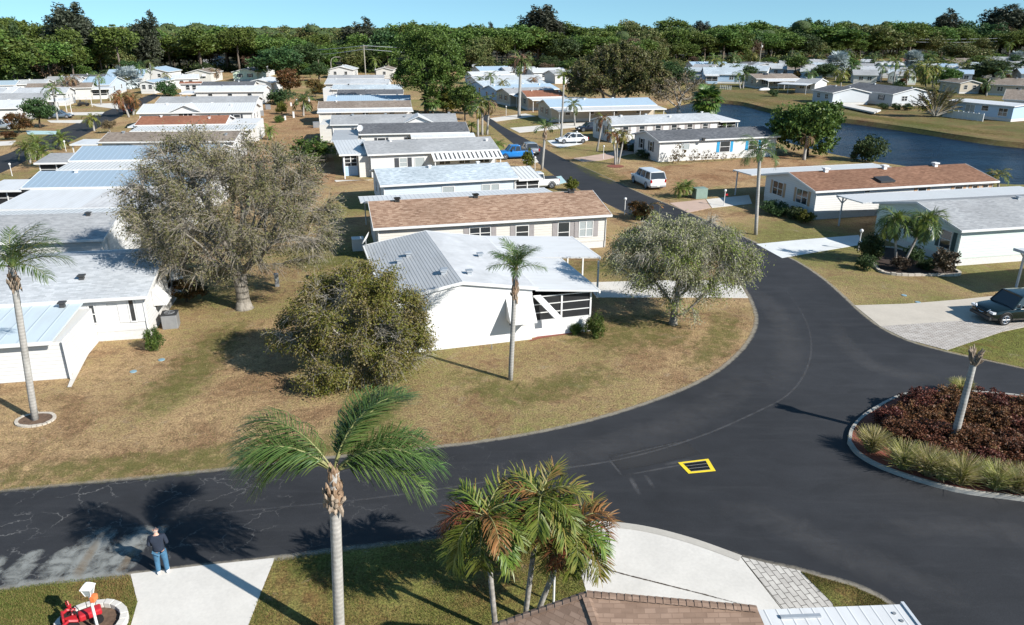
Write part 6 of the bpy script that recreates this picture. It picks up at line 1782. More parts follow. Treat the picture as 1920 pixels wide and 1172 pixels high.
for bp, cp, lb, sd, kk in (((920, 190), (920, 142), 'slim palm with dark tuft before the blue sided home', 41, 'far'), ((941, 190), (943, 156), 'palm with yellow green crown before the blue roofs', 42, 'far_mixed'), ((901, 176), (900, 150), 'small palm by the white porch, end of the main street', 43, 'far'),
                           ((990, 178), (1000, 150), 'brown crowned palm beside the royal palm trunk', 44, 'far_rust'), ((1078, 236), (1076, 196), 'small palm in front of the open carports', 45, 'far'), ((1170, 210), (1172, 205), 'low palm tuft under the oak cluster trunks', 46, 'far_yellow')):
    palm(lb, bp, cp, (kk,), 12, .15, .9, 'palm_bark', None, seed=sd)
# left side
for bp, cp, lb, sd, key, n_, sc_ in (((57, 306), (50, 278), 'leaning pygmy date palm, left one of the front yard clump', 50, 'date', 26, .95), ((76, 314), (76, 286), 'pygmy date palm, lowest of the front yard clump at left', 51, 'date', 26, .95), ((66, 300), (67, 268), 'pygmy date palm, rear one of the front yard clump at left', 52, 'date', 26, .9), ((113, 280), (114, 262), 'pygmy date palm nearest the left street, front yard clump', 53, 'date', 26, .95),
                             ((177, 246), (172, 222), 'small twin trunk palm on the left street verge', 54, 'far_mixed', 13, .8), ((242, 220), (228, 182), 'big cold burnt rust palm on the left street, larger of two', 55, 'far_rust', 18, 1.35), ((250, 216), (252, 186), 'cold burnt rust palm on the left street, smaller of two', 56, 'far_rust', 13, 1.0),
                             ((108, 226), (99, 166), 'tall palm with green tuft beside the grey sedan', 57, 'far', 10, 1.15), ((190, 196), (184, 142), 'tall grey trunked palm with thin tuft near the blue roof', 58, 'far', 8, 1.15), ((284, 168), (281, 118), 'very tall bare trunked palm at the wood edge, left', 59, 'far', 7, 1.2),
                             ((134, 186), (134, 150), 'dead brown crowned palm above the white screened porch', 60, 'far_dead', 18, 1.2), ((120, 184), (120, 156), 'palm with drooping green crown above the tan roof', 61, 'far', 11, 1.1), ((265, 164), (264, 128), 'slim palm near the blue roof at the wood', 62, 'far', 8, 1.0),
                             ((310, 170), (310, 142), 'small brown palm at the white gable with blue roof', 63, 'far_mixed', 10, .9), ((404, 152), (402, 134), 'brown bushy palm beside the cream gabled home', 64, 'far_dead', 20, 1.25), ((704, 146), (703, 112), 'palm with bright tuft beside the lone utility pole', 65, 'far_yellow', 11, 1.2), ((846, 176), (846, 168), 'tiny palm at the end of the middle row', 66, 'far', 9, .8)):
    palm(lb, bp, cp, (key,), n_, .17 if key != 'far_rust' else .22, sc_, 'palm_bark', None, seed=sd, el0=-.9 if key in ('far_dead', 'far_rust') else -.45, rt=.13)
# across the lake
for bp, cp, lb, sd, key, n_, sc_ in (((1518, 172), (1519, 138), 'dark palm before the slate home, far shore left', 70, 'far', 16, 1.3), ((1576, 168), (1578, 138), 'leafy palm before the charcoal roofed home', 71, 'far_mixed', 16, 1.3), ((1652, 154), (1656, 124), 'slim palm at the white gable, left of two slim palms', 72, 'far', 11, 1.2), ((1675, 162), (1681, 114), 'taller slim palm, right of two slim palms', 73, 'far_yellow', 11, 1.3),
                             ((1735, 168), (1738, 128), 'big dark palm with brown skirt behind the dry traveller palm', 74, 'far_mixed', 22, 2.2), ((1748, 166), (1752, 132), 'yellow green palm right of the big dark palm', 75, 'far_yellow', 18, 1.8), ((1765, 166), (1768, 134), 'green palm beside the tan gable with arched window', 76, 'far', 16, 1.7), ((1849, 180), (1853, 156), 'small palm before the arched window gable', 77, 'far', 11, 1.1),
                             ((1872, 176), (1881, 136), 'slender leaning palm before the grey arched home', 78, 'far', 10, 1.2), ((1388, 166), (1384, 140), 'white stemmed palm at the fence, left stem', 79, 'far_yellow', 10, 1.1), ((1393, 166), (1396, 138), 'white stemmed palm at the fence, right stem', 80, 'far', 10, 1.1), ((1893, 118), (1893, 84), 'tall palm at the wood, far upper right', 81, 'far_yellow', 14, 1.6),
                             ((1380, 126), (1381, 104), 'rust crowned palm at the wood, centre right', 82, 'far_rust', 14, 1.5), ((1345, 130), (1346, 112), 'bushy palm at the wood behind the oak cluster', 83, 'far', 14, 1.4), ((1498, 126), (1498, 100), 'green palm at the wood above the flag porch', 84, 'far_yellow', 12, 1.3), ((1590, 118), (1590, 100), 'green palm at the wood right of the silver palm', 85, 'far', 13, 1.5), ((1521, 128), (1522, 108), 'rust palm at the wood left of the silver palm', 86, 'far_rust', 15, 1.4), ((1462, 128), (1463, 112), 'small palm beside the white porch gable', 87, 'far', 11, 1.1)):
    palm(lb, bp, cp, (key,), n_, .2, sc_, 'palm_bark', None, seed=sd, el0=-.9)
for bp, cp, lb, sd, sc_ in (((1572, 148), (1570, 118), 'large silver fan palm across the lake, left of two', 90, 3.0), ((1712, 140), (1712, 112), 'silver fan palm across the lake, right of two', 91, 2.7), ((238, 166), (238, 148), 'silver fan palm on the left street, before the blue roof', 92, 2.7), ((168, 146), (166, 130), 'silver fan palm at the wood edge, far left', 93, 2.4), ((1905, 128), (1905, 110), 'silver fan palm at the right edge by the wood', 94, 2.6)):
    palm(lb, bp, cp, ('fan_silver',), 58, .25, sc_ * .9, 'palm_bark', None, seed=sd, el0=-.7)
# dry traveller palm fan on the bank
b = G(1752, 220)
root = empty('traveller_palm', tuple(b), 0, 'dry tan traveller palm fan on the far lake bank', 'palm tree')
rng = np.random.default_rng(93)
for i in range(40):
    a = (i / 39 - .5) * 2.2
    V, Fc, mi = frond_mesh(rng, length=rng.uniform(4.6, 6.2), droop=rng.uniform(.2, .7), nl=26, ll=.85, lw=.10, hang=.4, stalk=.35, rr=.06, fwd=.6)
    me = np_mesh('frond', V, Fc, [M['frond_dry' if i % 3 else 'frond_mixed'], M['twig_pale']], mi)
    o = frond_at(root, me, Vector((math.sin(a) * .3, rng.uniform(-.5, .5), .3)), rng.uniform(-.35, .35) + (0 if a > 0 else math.pi), math.pi / 2 - abs(a), 1.)
# yucca clumps on the verge
for bp, tp, lb, sd, sc_ in (((1272, 372), 342, 'yucca clump beside the green utility cabinet, left head', 95, .55), ((1286, 370), 338, 'yucca clump beside the green utility cabinet, tall right head', 96, .62), ((1208, 408), 384, 'low rusty palm tuft behind the grey bottlebrush, on the street', 97, .8)):
    palm(lb, bp, (bp[0] + 2, tp + 12), ('date',) if sd < 97 else ('far_rust', 'far_mixed'), 30 if sd < 97 else 14, .09, sc_, 'bark_dark', None, seed=sd, name='yucca' if sd < 97 else 'palm_tree', el0=-.5)
# beheaded palm on the island
root, top, b = palm('beheaded palm trunk with ragged top on the roundabout island', (1783, 843), (1829, 668), n=0, r=.17, rt=.12, bark='palm_bark', seed=98, fronds=[], bend=-.12)
rng = np.random.default_rng(99)
mb = MB()
for i in range(60):
    an = rng.uniform(0, 6.28); rr = rng.uniform(.05, .19); q = np.array(top) + np.array([math.cos(an) * rr, math.sin(an) * rr, rng.uniform(-.38, .12)])
    e = q + np.array([math.cos(an) * .15, math.sin(an) * .15, rng.uniform(.12, .40)])
    mb.tube([q, (q + e) / 2, e], [.05, .04, .012], 5)
mb.build('leaf_bases', M['boot_grey'], root)

# ------------------------------------------------------------------ roundabout island
isl = smooth_line(gpts([(1588, 832), (1594, 805), (1625, 775), (1690, 742), (1760, 736), (1850, 738), (1950, 752), (2060, 790), (2120, 850), (2060, 915), (1960, 941), (1880, 936), (1790, 923), (1700, 898), (1640, 875), (1604, 853), (1588, 832)]), 4)[:-1]
ic = sum(isl) / len(isl)
def grow(p, d):
    v = p - ic; return p + v / np.linalg.norm(v) * d
n = len(isl)
mb = MB()
o_, t_, i_ = [grow(p, .0) for p in isl], [grow(p, -.03) for p in isl], [grow(p, -.17) for p in isl]
rings = [[(p[0], p[1], -.02) for p in o_], [(p[0], p[1], .15) for p in t_], [(p[0], p[1], .15) for p in i_], [(p[0], p[1], .05) for p in i_]]
vs = [q for r_ in rings for q in r_]
for k in range(3):
    mb.f.extend([(k * n + i, k * n + (i + 1) % n, (k + 1) * n + (i + 1) % n, (k + 1) * n + i) for i in range(n)])
mb.v = vs; mb.m = [0] * len(mb.f)
mb.build('island_kerb', M['kerb'], kind='structure')
sheet('island_bed', [grow(p, -.18) for p in isl], .11, M['mulch_red'])
rng = np.random.default_rng(5)
ci = 0
for px, py, hgt, rad in ((1735, 764, .95, 1.2), (1800, 762, 1.0, 1.3), (1865, 768, 1.0, 1.3), (1925, 782, 1.0, 1.3), (1990, 800, 1., 1.4), (2000, 840, 1., 1.4), (1720, 786, .85, 1.2), (1790, 778, .9, 1.3), (1860, 792, .95, 1.3), (1930, 812, .95, 1.3), (1690, 812, .8, 1.0), (1745, 822, .9, 1.2), (1822, 838, 1.0, 1.2), (1890, 848, .95, 1.2), (1960, 858, .9, 1.2), (1780, 862, .85, .9), (1850, 874, .8, .9), (1675, 790, .7, .8)):
    c = G(px, py, .4)
    root = empty('croton_shrub', (c[0], c[1], .1), 0, None, 'shrub', 'maroon shrubs on the roundabout island')
    root['label'] = 'maroon leaved shrub in the dense mass on the roundabout island'
    (V, Fc), C = clump_crown(rng, [((0, 0, hgt * .5), (rad * .95, rad * .95, hgt * .6))], 150, .2, 60, .07, up=.7, hollow=.4)
    mesh_obj('crown', np_mesh('crown', V, Fc, M['leaf_maroon']), root)
    mb = MB()
    for q in C[:26]: mb.tube([(q[0] * .2, q[1] * .2, -.05), (q[0] * .7, q[1] * .7, q[2] * .6), q], [.02, .014, .006], 4, cap=False)
    mb.build('stems', M['bark_dark'], root)
def tuft(label, px, py, h, spread, n=1300, group='fountain grasses on the island', z=.1, w=.009):
    c = G(px, py, z)
    root = empty('fountain_grass', (c[0], c[1], z), 0, label, 'grass clump', group)
    az = rng.uniform(0, 6.28, n); el = np.abs(rng.normal(0, .33, n)) + .05
    d = np.stack([np.cos(az) * np.sin(el), np.sin(az) * np.sin(el), np.cos(el)], 1)
    P0 = np.stack([np.cos(az), np.sin(az), np.zeros(n)], 1) * rng.uniform(0, spread * .35, (n, 1))
    L = h * rng.uniform(.65, 1.2, (n, 1))
    P1 = P0 + d * L * .55
    P2 = P1 + unit(d + np.array([0, 0, -.25]) + np.stack([np.cos(az), np.sin(az), np.zeros(n)], 1) * .5) * L * .5
    V, Fc = strips(P0, P1, P2, w, w * .8, w * .3, rng)
    mesh_obj('blades', np_mesh('blades', V, Fc, M['straw']), root)
for px, py, h, lb in ((1634, 846, .95, 'fountain grass tuft standing alone at the west tip of the island'), (1692, 878, 1.05, 'fountain grass tuft, first of the row along the south kerb'), (1737, 890, 1.1, 'fountain grass tuft in the south kerb row, second from the west'), (1764, 897, .9, 'fountain grass tuft in the south kerb row, beside the second'), (1800, 907, 1.1, 'fountain grass tuft at the middle of the south kerb row'), (1866, 916, 1.0, 'fountain grass tuft past the gap in the south kerb row'), (1902, 922, 1.0, 'fountain grass tuft in the south kerb row near the right edge'), (1935, 926, .95, 'fountain grass tuft cut by the right edge'), (1800, 738, .7, 'tan grass tuft on the far side of the island')):
    tuft(lb, px, py, h, .46)

# ------------------------------------------------------------------ vehicles
def paint(name, c, rough=.25, metal=.0, coat=.6):
    t = NT(name)
    n = t.noise(t.obj(), 1.3, 4, .6)
    return t.done(t.principled(t.ramp(n, [(.3, tuple(x * .92 for x in c)), (.7, c)]), rough, metal, .5, coat=coat))
M['p_white'] = paint('white_car_paint', (.74, .75, .76))
M['p_black'] = paint('dark_green_black_car_paint', (.004, .010, .010), .16, .0, .35)
M['p_blue'] = paint('bright_blue_car_paint', (.01, .17, .50))
M['p_silver'] = paint('silver_car_paint', (.40, .42, .44), .3, .5)
M['p_grey'] = paint('blue_grey_car_paint', (.15, .20, .26), .3, .4)
M['p_dark'] = paint('dark_navy_car_paint', (.015, .02, .035), .2)
M['chrome'] = plain('chrome', (.75, .76, .78), .15, metal=1., var=.02)
M['lamp_red'] = plain('tail_lamp_red', (.35, .012, .012), .2)
M['lamp_clear'] = plain('head_lamp_clear', (.65, .67, .70), .1)
M['rim'] = plain('alloy_rim', (.50, .51, .53), .3, metal=.8)
M['plate'] = plain('licence_plate', (.60, .62, .55), .5)

def loft(mb, secs, cap=True):
    """secs: list of rings with equal point counts"""
    k = len(secs[0]); base = mb.n
    vs = [p for s in secs for p in s]
    fs = [(i * k + j, i * k + (j + 1) % k, (i + 1) * k + (j + 1) % k, (i + 1) * k + j) for i in range(len(secs) - 1) for j in range(k)]
    if cap: fs += [tuple(range(k))[::-1], tuple(range((len(secs) - 1) * k, len(secs) * k))]
    return mb.add(vs, fs)

def car(label, pos, heading, L, Wd, H, pm, kind='suv', cat='car', group=None, name='parked_car', arch=True, wheel_r=.36, zpos=.02):
    root = empty(name, (pos[0], pos[1], zpos), heading, label, cat, group)
    hw = Wd / 2
    zb, belt = .28, (.60 if kind == 'suv' else .62) * H
    hood = belt * (.97 if kind != 'sedan' else .90)
    def ring(x, w, z0, z1, crown=.04):
        return [(x, -w * .90, z0), (x, -w, z0 + .16), (x, -w * 1.0, z0 + (z1 - z0) * .62), (x, -w * .95, z1 - .05), (x, -w * .80, z1), (x, 0, z1 + crown),
                (x, w * .80, z1), (x, w * .95, z1 - .05), (x, w * 1.0, z0 + (z1 - z0) * .62), (x, w, z0 + .16), (x, w * .90, z0), (x, 0, z0)]
    f, r = L / 2, -L / 2
    if kind == 'pickup':
        st = [(r, .90, zb + .12, belt - .06), (r + .10, .98, zb, belt - .03), (r + L * .34, 1, zb, belt - .03), (r + L * .36, 1, zb, belt), (f - L * .30, 1, zb, belt), (f - L * .27, 1, zb, hood), (f - .45, .98, zb, hood - .06), (f - .12, .93, zb + .05, hood - .14), (f, .82, zb + .12, hood - .26)]
    elif kind == 'sedan':
        st = [(r, .80, zb + .14, belt - .16), (r + .12, .92, zb + .03, belt - .05), (r + L * .20, .99, zb, belt + .01), (0, 1, zb, belt), (f - L * .30, 1, zb, belt), (f - L * .26, .99, zb, hood + .03), (f - .5, .96, zb, hood - .10), (f - .14, .88, zb + .03, hood - .22), (f, .74, zb + .10, hood - .32)]
    else:
        st = [(r, .88, zb + .12, belt - .10), (r + .08, .96, zb + .02, belt - .01), (r + .3, 1, zb, belt), (0, 1, zb, belt), (f - L * .28, 1, zb, belt), (f - L * .25, 1, zb, hood), (f - .45, .97, zb, hood - .08), (f - .12, .91, zb + .04, hood - .17), (f, .80, zb + .12, hood - .30)]
    mb = MB(); loft(mb, [ring(x, hw * w_, a, b_) for x, w_, a, b_ in st])
    body = mb.build('body', M[pm], root, smooth=True, bevel=.02)
    # cabin: dark glass block, coloured roof and pillars
    if kind == 'pickup': xb0, xb1, xt0, xt1 = r + L * .37, f - L * .27, r + L * .39, f - L * .38
    elif kind == 'sedan': xb0, xb1, xt0, xt1 = r + L * .13, f - L * .27, r + L * .27, f - L * .42
    else: xb0, xb1, xt0, xt1 = r + .10, f - L * .25, r + .42, f - L * .36
    wb, wt = hw * .93, hw * .78
    zt = H - .06
    B_ = [(xb0, -wb), (xb1, -wb), (xb1, wb), (xb0, wb)]; T_ = [(xt0, -wt), (xt1, -wt), (xt1, wt), (xt0, wt)]
    g = MB().add([(x, y, belt - .06) for x, y in B_] + [(x, y, zt) for x, y in T_], [(3, 2, 1, 0), (4, 5, 6, 7), (0, 1, 5, 4), (1, 2, 6, 5), (2, 3, 7, 6), (3, 0, 4, 7)])
    g.build('window_glass', M['glass'], root)
    rf = MB()
    e = .03
    loft(rf, [[(x, -wt * s_ - e, zt - .03), (x, -wt * s_, zt + .03), (x, -wt * .5, zt + .055), (x, wt * .5, zt + .055), (x, wt * s_, zt + .03), (x, wt * s_ + e, zt - .03)] for x, s_ in ((xt0 - .06, .95), (xt0 + .12, 1), (xt1 - .12, 1), (xt1 + .05, .95))])
    rf.build('roof', M[pm], root, smooth=True, bevel=.01)
    def pillar(t, side, w_=.05):
        xb, xt = xb0 + (xb1 - xb0) * t, xt0 + (xt1 - xt0) * t
        MB().tube([(xb, side * (wb + .005), belt - .05), (xt, side * (wt + .005), zt)], w_, 4).build('pillar', M[pm], root)
    for side in (-1, 1):
        for t in ((0, .36, .68, 1) if kind == 'suv' else ((0, .5, 1) if kind == 'pickup' else (0, .48, 1))): pillar(t, side)
    if kind == 'pickup':
        MB().box(r + .12, r + L * .355, -hw * .80, hw * .80, belt - .05, belt + .022).build('bed_floor', M['dark_metal'], root)
    for x in (r + L * .19, f - L * .18):
        for s_ in (-1, 1):
            y = s_ * (hw - .11)
            tw = MB(); nn = 18
            prof = [(wheel_r * .62, -.11), (wheel_r * .94, -.115), (wheel_r, -.08), (wheel_r, .08), (wheel_r * .94, .115), (wheel_r * .62, .11)]
            loft(tw, [[(x + math.cos(2 * math.pi * k / nn) * a, y + d_, wheel_r + math.sin(2 * math.pi * k / nn) * a) for k in range(nn)] for a, d_ in prof], cap=True)
            w_ = tw.build('wheel', M['black'], root, smooth=False)
            rm = MB()
            for k in range(6):
                a = 2 * math.pi * k / 6
                rm.tube([(x, y + s_ * .118, wheel_r), (x + math.cos(a) * wheel_r * .64, y + s_ * .118, wheel_r + math.sin(a) * wheel_r * .64)], .032, 4)
            rm.tube([(x + math.cos(2 * math.pi * k / 16) * wheel_r * .63, y + s_ * .115, wheel_r + math.sin(2 * math.pi * k / 16) * wheel_r * .63) for k in range(17)], .022, 4, cap=False)
            rm.build('rim', M['rim'], w_)
            ar = MB()
            ar.tube([(x + math.cos(t) * (wheel_r + .05), s_ * (hw - .035), wheel_r + math.sin(t) * (wheel_r + .05)) for t in np.linspace(-.1, math.pi + .1, 12)], .05, 5)
            ar.build('wheel_arch', M['black'] if kind != 'sedan' else M[pm], root)
    for s_ in (-1, 1):
        MB().box(f - .22, f - .01, s_ * hw * .76 - .16, s_ * hw * .76 + .16, hood - .30, hood - .18).build('headlight', M['lamp_clear'], root)
        tz = belt - .36
        MB().box(r - .015, r + .12, s_ * hw * .82 - .09, s_ * hw * .82 + .09, tz, tz + .32).build('tail_light', M['lamp_red'], root)
        MB().box(xb1 - .62, xb1 - .48, s_ * (hw + .02), s_ * (hw + .20), belt + .02, belt + .20).build('mirror', M[pm], root, bevel=.02)
    MB().box(r - .10, r + .10, -hw * .88, hw * .88, zb + .04, zb + .24).build('rear_bumper', M['dark_metal'] if kind == 'sedan' else M['grey_metal'], root, bevel=.02)
    MB().box(f - .10, f + .07, -hw * .84, hw * .84, zb + .04, zb + .22).build('front_bumper', M['dark_metal'], root, bevel=.02)
    MB().box(f - .08, f + .02, -hw * .45, hw * .45, zb + .28, hood - .28).build('grille', M['black'], root)
    MB().box(r - .118, r - .102, -.16, .16, zb + .10, zb + .22).build('licence_plate', M['plate'], root)
    return root

def hd(a, b):
    A, B = G(*a), G(*b); return math.atan2(B[1] - A[1], B[0] - A[0])
AX = R(14.5)
p = G(1214, 348)
car('white sport utility car parked on the verge of the main street, tail towards us', p, hd((1208, 352), (1184.5, 341)), 5.3, 2.0, 1.92, 'p_white', wheel_r=.38)
p = G(1905, 598)
bk = car('black sport utility car on the paver driveway, cut by the right edge', p, math.pi + R(8), 5.0, 1.96, 1.75, 'p_black', wheel_r=.38)
g = MB()
g.tube([(2.42, -.58, .92), (2.49, -.38, .68), (2.51, 0, .60), (2.49, .38, .68), (2.42, .58, .92)], .026, 5); g.build('grille_trim', M['chrome'], bk)
car('bright blue pickup truck parked beside the striped awning', G(965, 297), math.pi + AX, 4.7, 1.9, 1.8, 'p_blue', 'pickup', 'truck', name='pickup_truck', wheel_r=.38)
car('silver sedan with its tail to us, behind the blue pickup', G(993, 287), hd((1000, 296), (975, 280)), 4.7, 1.85, 1.5, 'p_silver', 'sedan')
car('white sedan on the driveway beside the slim green tufted palm', G(1072, 268), math.pi + AX, 4.8, 1.85, 1.5, 'p_white', 'sedan')
car('dark car under the open carport behind the white sedan', G(1106, 246), math.pi + AX, 4.7, 1.85, 1.5, 'p_dark', 'sedan')
car('white pickup truck behind the white corrugated porch', G(1006, 352), math.pi + AX, 4.7, 1.95, 1.7, 'p_white', 'pickup', 'truck', name='pickup_truck', wheel_r=.38)
car('dark blue car nose beside the shaded gable of the blue shuttered home', G(1192, 281), math.pi + AX, 4.4, 1.8, 1.5, 'p_dark', 'sedan')
car('blue grey sedan on the driveway beside the tall left street palm', G(112, 222), AX, 4.7, 1.85, 1.5, 'p_grey', 'sedan')
car('silver car at the left edge, behind the round clipped shrub', G(2, 243), AX, 4.8, 1.9, 1.7, 'p_silver')
car('dark car on the left street under the rust crowned palms', G(243, 212), hd((240, 214), (262, 196)), 4.6, 1.85, 1.5, 'p_dark', 'sedan')
# golf cart
c = G(157, 199)
gc = empty('golf_cart', (c[0], c[1], .02), AX, 'black golf cart with roof in front of the screened porch', 'golf cart')
MB().box(-1.1, 1.1, -.55, .55, .28, .62).build('body', M['black'], gc, bevel=.08)
MB().box(-.5, .1, -.5, .5, .62, .85).box(-.62, -.48, -.5, .5, .85, 1.25).build('seat', M['dark_metal'], gc, bevel=.04)
mb = MB()
for x in (-.85, .75):
    for y in (-.5, .5): mb.tube([(x, y, .6), (x * .9, y, 1.82)], .025, 5)
mb.build('roof_frame', M['grey_metal'], gc)
MB().box(-1.0, .9, -.58, .58, 1.82, 1.88).build('roof', M['white'], gc, bevel=.03)
for x in (-.75, .78):
    for y in (-.5, .5): MB().tube([(x, y - .09, .24), (x, y + .09, .24)], .24, 14).build('wheel', M['black'], gc)

# ------------------------------------------------------------------ the man at the driveway
def skin_mesh(name, joints, edges, mat, parent=None, sub=2, root_i=0):
    me = bpy.data.meshes.new(name)
    me.from_pydata([j[0] for j in joints], edges, [])
    me.materials.append(mat)
    o = link(bpy.data.objects.new(name, me)); o.parent = parent
    s = o.modifiers.new('skin', 'SKIN'); s.use_smooth_shade = True
    for i, j in enumerate(joints):
        r = j[1]
        me.skin_vertices[0].data[i].radius = r if hasattr(r, '__len__') else (r, r)
        me.skin_vertices[0].data[i].use_root = (i == root_i)
    b = o.modifiers.new('round', 'SUBSURF'); b.levels = b.render_levels = sub
    return o
pm_ = G(307, 1074)
man = empty('person', (pm_[0], pm_[1], .024), R(18), 'bald man in navy sweater and blue jeans standing at the driveway mouth, back to us', 'person')
# body faces +Y (away from the camera); weight on both feet, hands together in front
J = [((0, 0, .95), (.10, .075)), ((0, .0, 1.15), (.105, .075)), ((0, .0, 1.34), (.12, .08)), ((0, -.01, 1.46), (.07, .065)), ((0, .02, 1.54), (.055, .058)), ((0, .035, 1.60), (.072, .085)), ((0, .03, 1.68), (.074, .092)),
     ((-.20, 0, 1.41), .058), ((-.265, -.02, 1.13), .047), ((-.16, .18, 1.02), .036), ((-.08, .25, 1.04), .034),
     ((.20, 0, 1.41), .058), ((.265, -.02, 1.13), .047), ((.16, .18, 1.02), .036), ((.08, .25, 1.04), .034),
     ((-.10, 0, .88), .07), ((-.12, .02, .50), .055), ((-.13, -.02, .10), .045), ((-.14, .13, .045), .042),
     ((.10, 0, .88), .07), ((.12, .02, .50), .055), ((.13, -.02, .10), .045), ((.14, .13, .045), .042)]
E_ = [(0, 1), (1, 2), (2, 3), (3, 4), (4, 5), (5, 6), (2, 7), (7, 8), (8, 9), (9, 10), (2, 11), (11, 12), (12, 13), (13, 14), (0, 15), (15, 16), (16, 17), (17, 18), (0, 19), (19, 20), (20, 21), (21, 22)]
skin_mesh('body', J, E_, M['skin'], man)
ears = MB()
for s_ in (-1, 1): ears.ball((s_ * .078, .02, 1.645), .03, 8, 6, sc=(.5, .8, 1.1))
ears.ball((0, .125, 1.635), .018, 8, 6, sc=(.8, 1, 1.2))
ears.build('ears', M['skin'], man, smooth=True)
hr = MB()
for k in range(9):
    a = math.pi + (k / 8) * math.pi
    hr.ball((math.cos(a) * .060, .02 + math.sin(a) * .068, 1.605), .022, 7, 5, sc=(1, 1, 1.2))
hr.build('hair', M['hairgrey'], man, smooth=True)
SW = [((0, 0, .84), (.185, .145)), ((0, 0, .96), (.185, .145)), ((0, 0, 1.15), (.190, .145)), ((0, 0, 1.35), (.20, .14)), ((0, -.01, 1.465), (.085, .082)),
      ((-.205, 0, 1.41), .074), ((-.27, -.02, 1.13), .062), ((-.175, .16, 1.025), .047), ((.205, 0, 1.41), .074), ((.27, -.02, 1.13), .062), ((.175, .16, 1.025), .047)]
skin_mesh('sweater', SW, [(0, 1), (1, 2), (2, 3), (3, 4), (3, 5), (5, 6), (6, 7), (3, 8), (8, 9), (9, 10)], M['navy'], man)
JE = [((0, -.01, .95), (.165, .13)), ((-.10, -.01, .82), .128), ((-.12, .02, .50), .092), ((-.13, -.015, .07), .076), ((.10, -.01, .82), .128), ((.12, .02, .50), .092), ((.13, -.015, .07), .076)]
skin_mesh('jeans', JE, [(0, 1), (1, 2), (2, 3), (0, 4), (4, 5), (5, 6)], M['denim'], man)
for s_ in (-1, 1):
    sh = MB()
    loft(sh, [[(s_ * .135 + math.cos(a) * w_, y, .05 + math.sin(a) * h_ + .004) for a in np.linspace(0, 2 * math.pi, 9)[:-1]] for y, w_, h_ in ((-.10, .03, .035), (-.07, .045, .05), (.04, .05, .052), (.13, .048, .042), (.18, .025, .028))])
    sh.build('shoe', M['shoe'], man, smooth=True)

# ------------------------------------------------------------------ small things
def lamp_post(label, base, h, head='globe', sign=None):
    b = G(*base)
    root = empty('lamp_post', tuple(b), 0, label, 'lamp post')
    MB().tube([(0, 0, -.05), (0, 0, .1), (0, 0, h - .25)], [.055, .04, .036], 8).build('post', M['trim'], root)
    if head == 'globe':
        MB().ball((0, 0, h - .12), .14, 12, 8).build('lamp_globe', M['white'], root, smooth=True)
        MB().tube([(0, 0, h - .28), (0, 0, h - .22)], [.07, .09], 8).build('collar', M['trim'], root)
    else:
        mb = MB()
        loft(mb, [[(x * w_, y * w_, z) for x, y in ((-1, -1), (1, -1), (1, 1), (-1, 1))] for w_, z in ((.07, h - .30), (.125, h - .05))])
        mb.build('lantern_glass', M['glass_curtain'], root)
        mb = MB()
        loft(mb, [[(x * w_, y * w_, z) for x, y in ((-1, -1), (1, -1), (1, 1), (-1, 1))] for w_, z in ((.155, h - .045), (.15, h - .02), (.06, h + .10), (.02, h + .13))])
        mb.build('lantern_roof', M['trim'], root)
        fr = MB()
        for x in (-1, 1):
            for y in (-1, 1): fr.tube([(x * .075, y * .075, h - .30), (x * .13, y * .13, h - .05)], .012, 4)
        fr.build('lantern_frame', M['trim'], root)
    if sign:
        MB().box(.06, .30, -.012, .012, h - .62, h - .44).build('sign_panel', M[sign], root)
    return root
lp = lamp_post('white lantern post with small orange sign in the block ring, bottom left', (186, 1188), 1.72, 'lantern')
MB().box(.045, .16, -.10, .10, 1.22, 1.38).build('sign_panel', M['orange'], lp)
lamp_post('white globe lamp post with small red sign beside the pink driveway', (1357, 386), 1.65, sign='red')
lamp_post('white globe lamp post by the white driveway, under the carport corner', (1609, 470), 1.75)
lamp_post('white globe lamp post partly hidden behind the grey bottlebrush', (1171, 402), 1.6)
lamp_post('white globe lamp post on the verge next to the blue pickup', (1003, 318), 1.6)
lamp_post('white post lamp on the lawn before the tan carport home', (949, 217), 1.9)
lamp_post('white post lamp in front of the white sedan', (1081, 270), 1.9)
lamp_post('white lamp post at the street end of the bright blue metal roof', (23, 330), 1.5)
lamp_post('white lamp post beside the grey hipped porch, left street', (124, 284), 1.5)
lamp_post('white lamp post on the walk beside the triple palm', (1131, 298), 1.8)
for (bp, h_, lb) in (((112, 210), 2.6, 'thin white post on the lawn next to the grey sedan'), ((135, 214), 2.0, 'thin white post between the grey sedan and golf cart'), ((173, 200), 1.8, 'short white post right of the golf cart'), ((207, 189), 2.2, 'white post on the lawn at the pale blue gable')):
    b = G(*bp); r_ = empty('marker_post', tuple(b), 0, lb, 'post'); MB().tube([(0, 0, -.05), (0, 0, h_)], .06, 6).build('post', M['trim'], r_)

# block ring with red toy tractor and hand pump
rc = G(172, 1176)
root = empty('planter_ring', (rc[0], rc[1], .012), 0, 'ring of pale concrete blocks around the lantern post, bottom left', 'planter')
for k in range(22):
    a = 2 * math.pi * k / 22
    mb = MB()
    rr0, rr1, da = .80, 1.02, 2 * math.pi / 22 * .47
    P = [(rr0 * math.cos(a - da), rr0 * .9 * math.sin(a - da)), (rr1 * math.cos(a - da), rr1 * .9 * math.sin(a - da)), (rr1 * math.cos(a + da), rr1 * .9 * math.sin(a + da)), (rr0 * math.cos(a + da), rr0 * .9 * math.sin(a + da))]
    z1 = .24 + .01 * ((k * 7) % 3)
    mb.prism([(x, y, -.03) for x, y in P], (0, 0, z1)); mb.build('block', M['concrete'], root, bevel=.015)
MB().tube([(0, 0, -.01), (0, 0, .06)], [.81, .78], 24).build('soil', M['bed_soil'], root)
tc = G(160, 1166, .1)
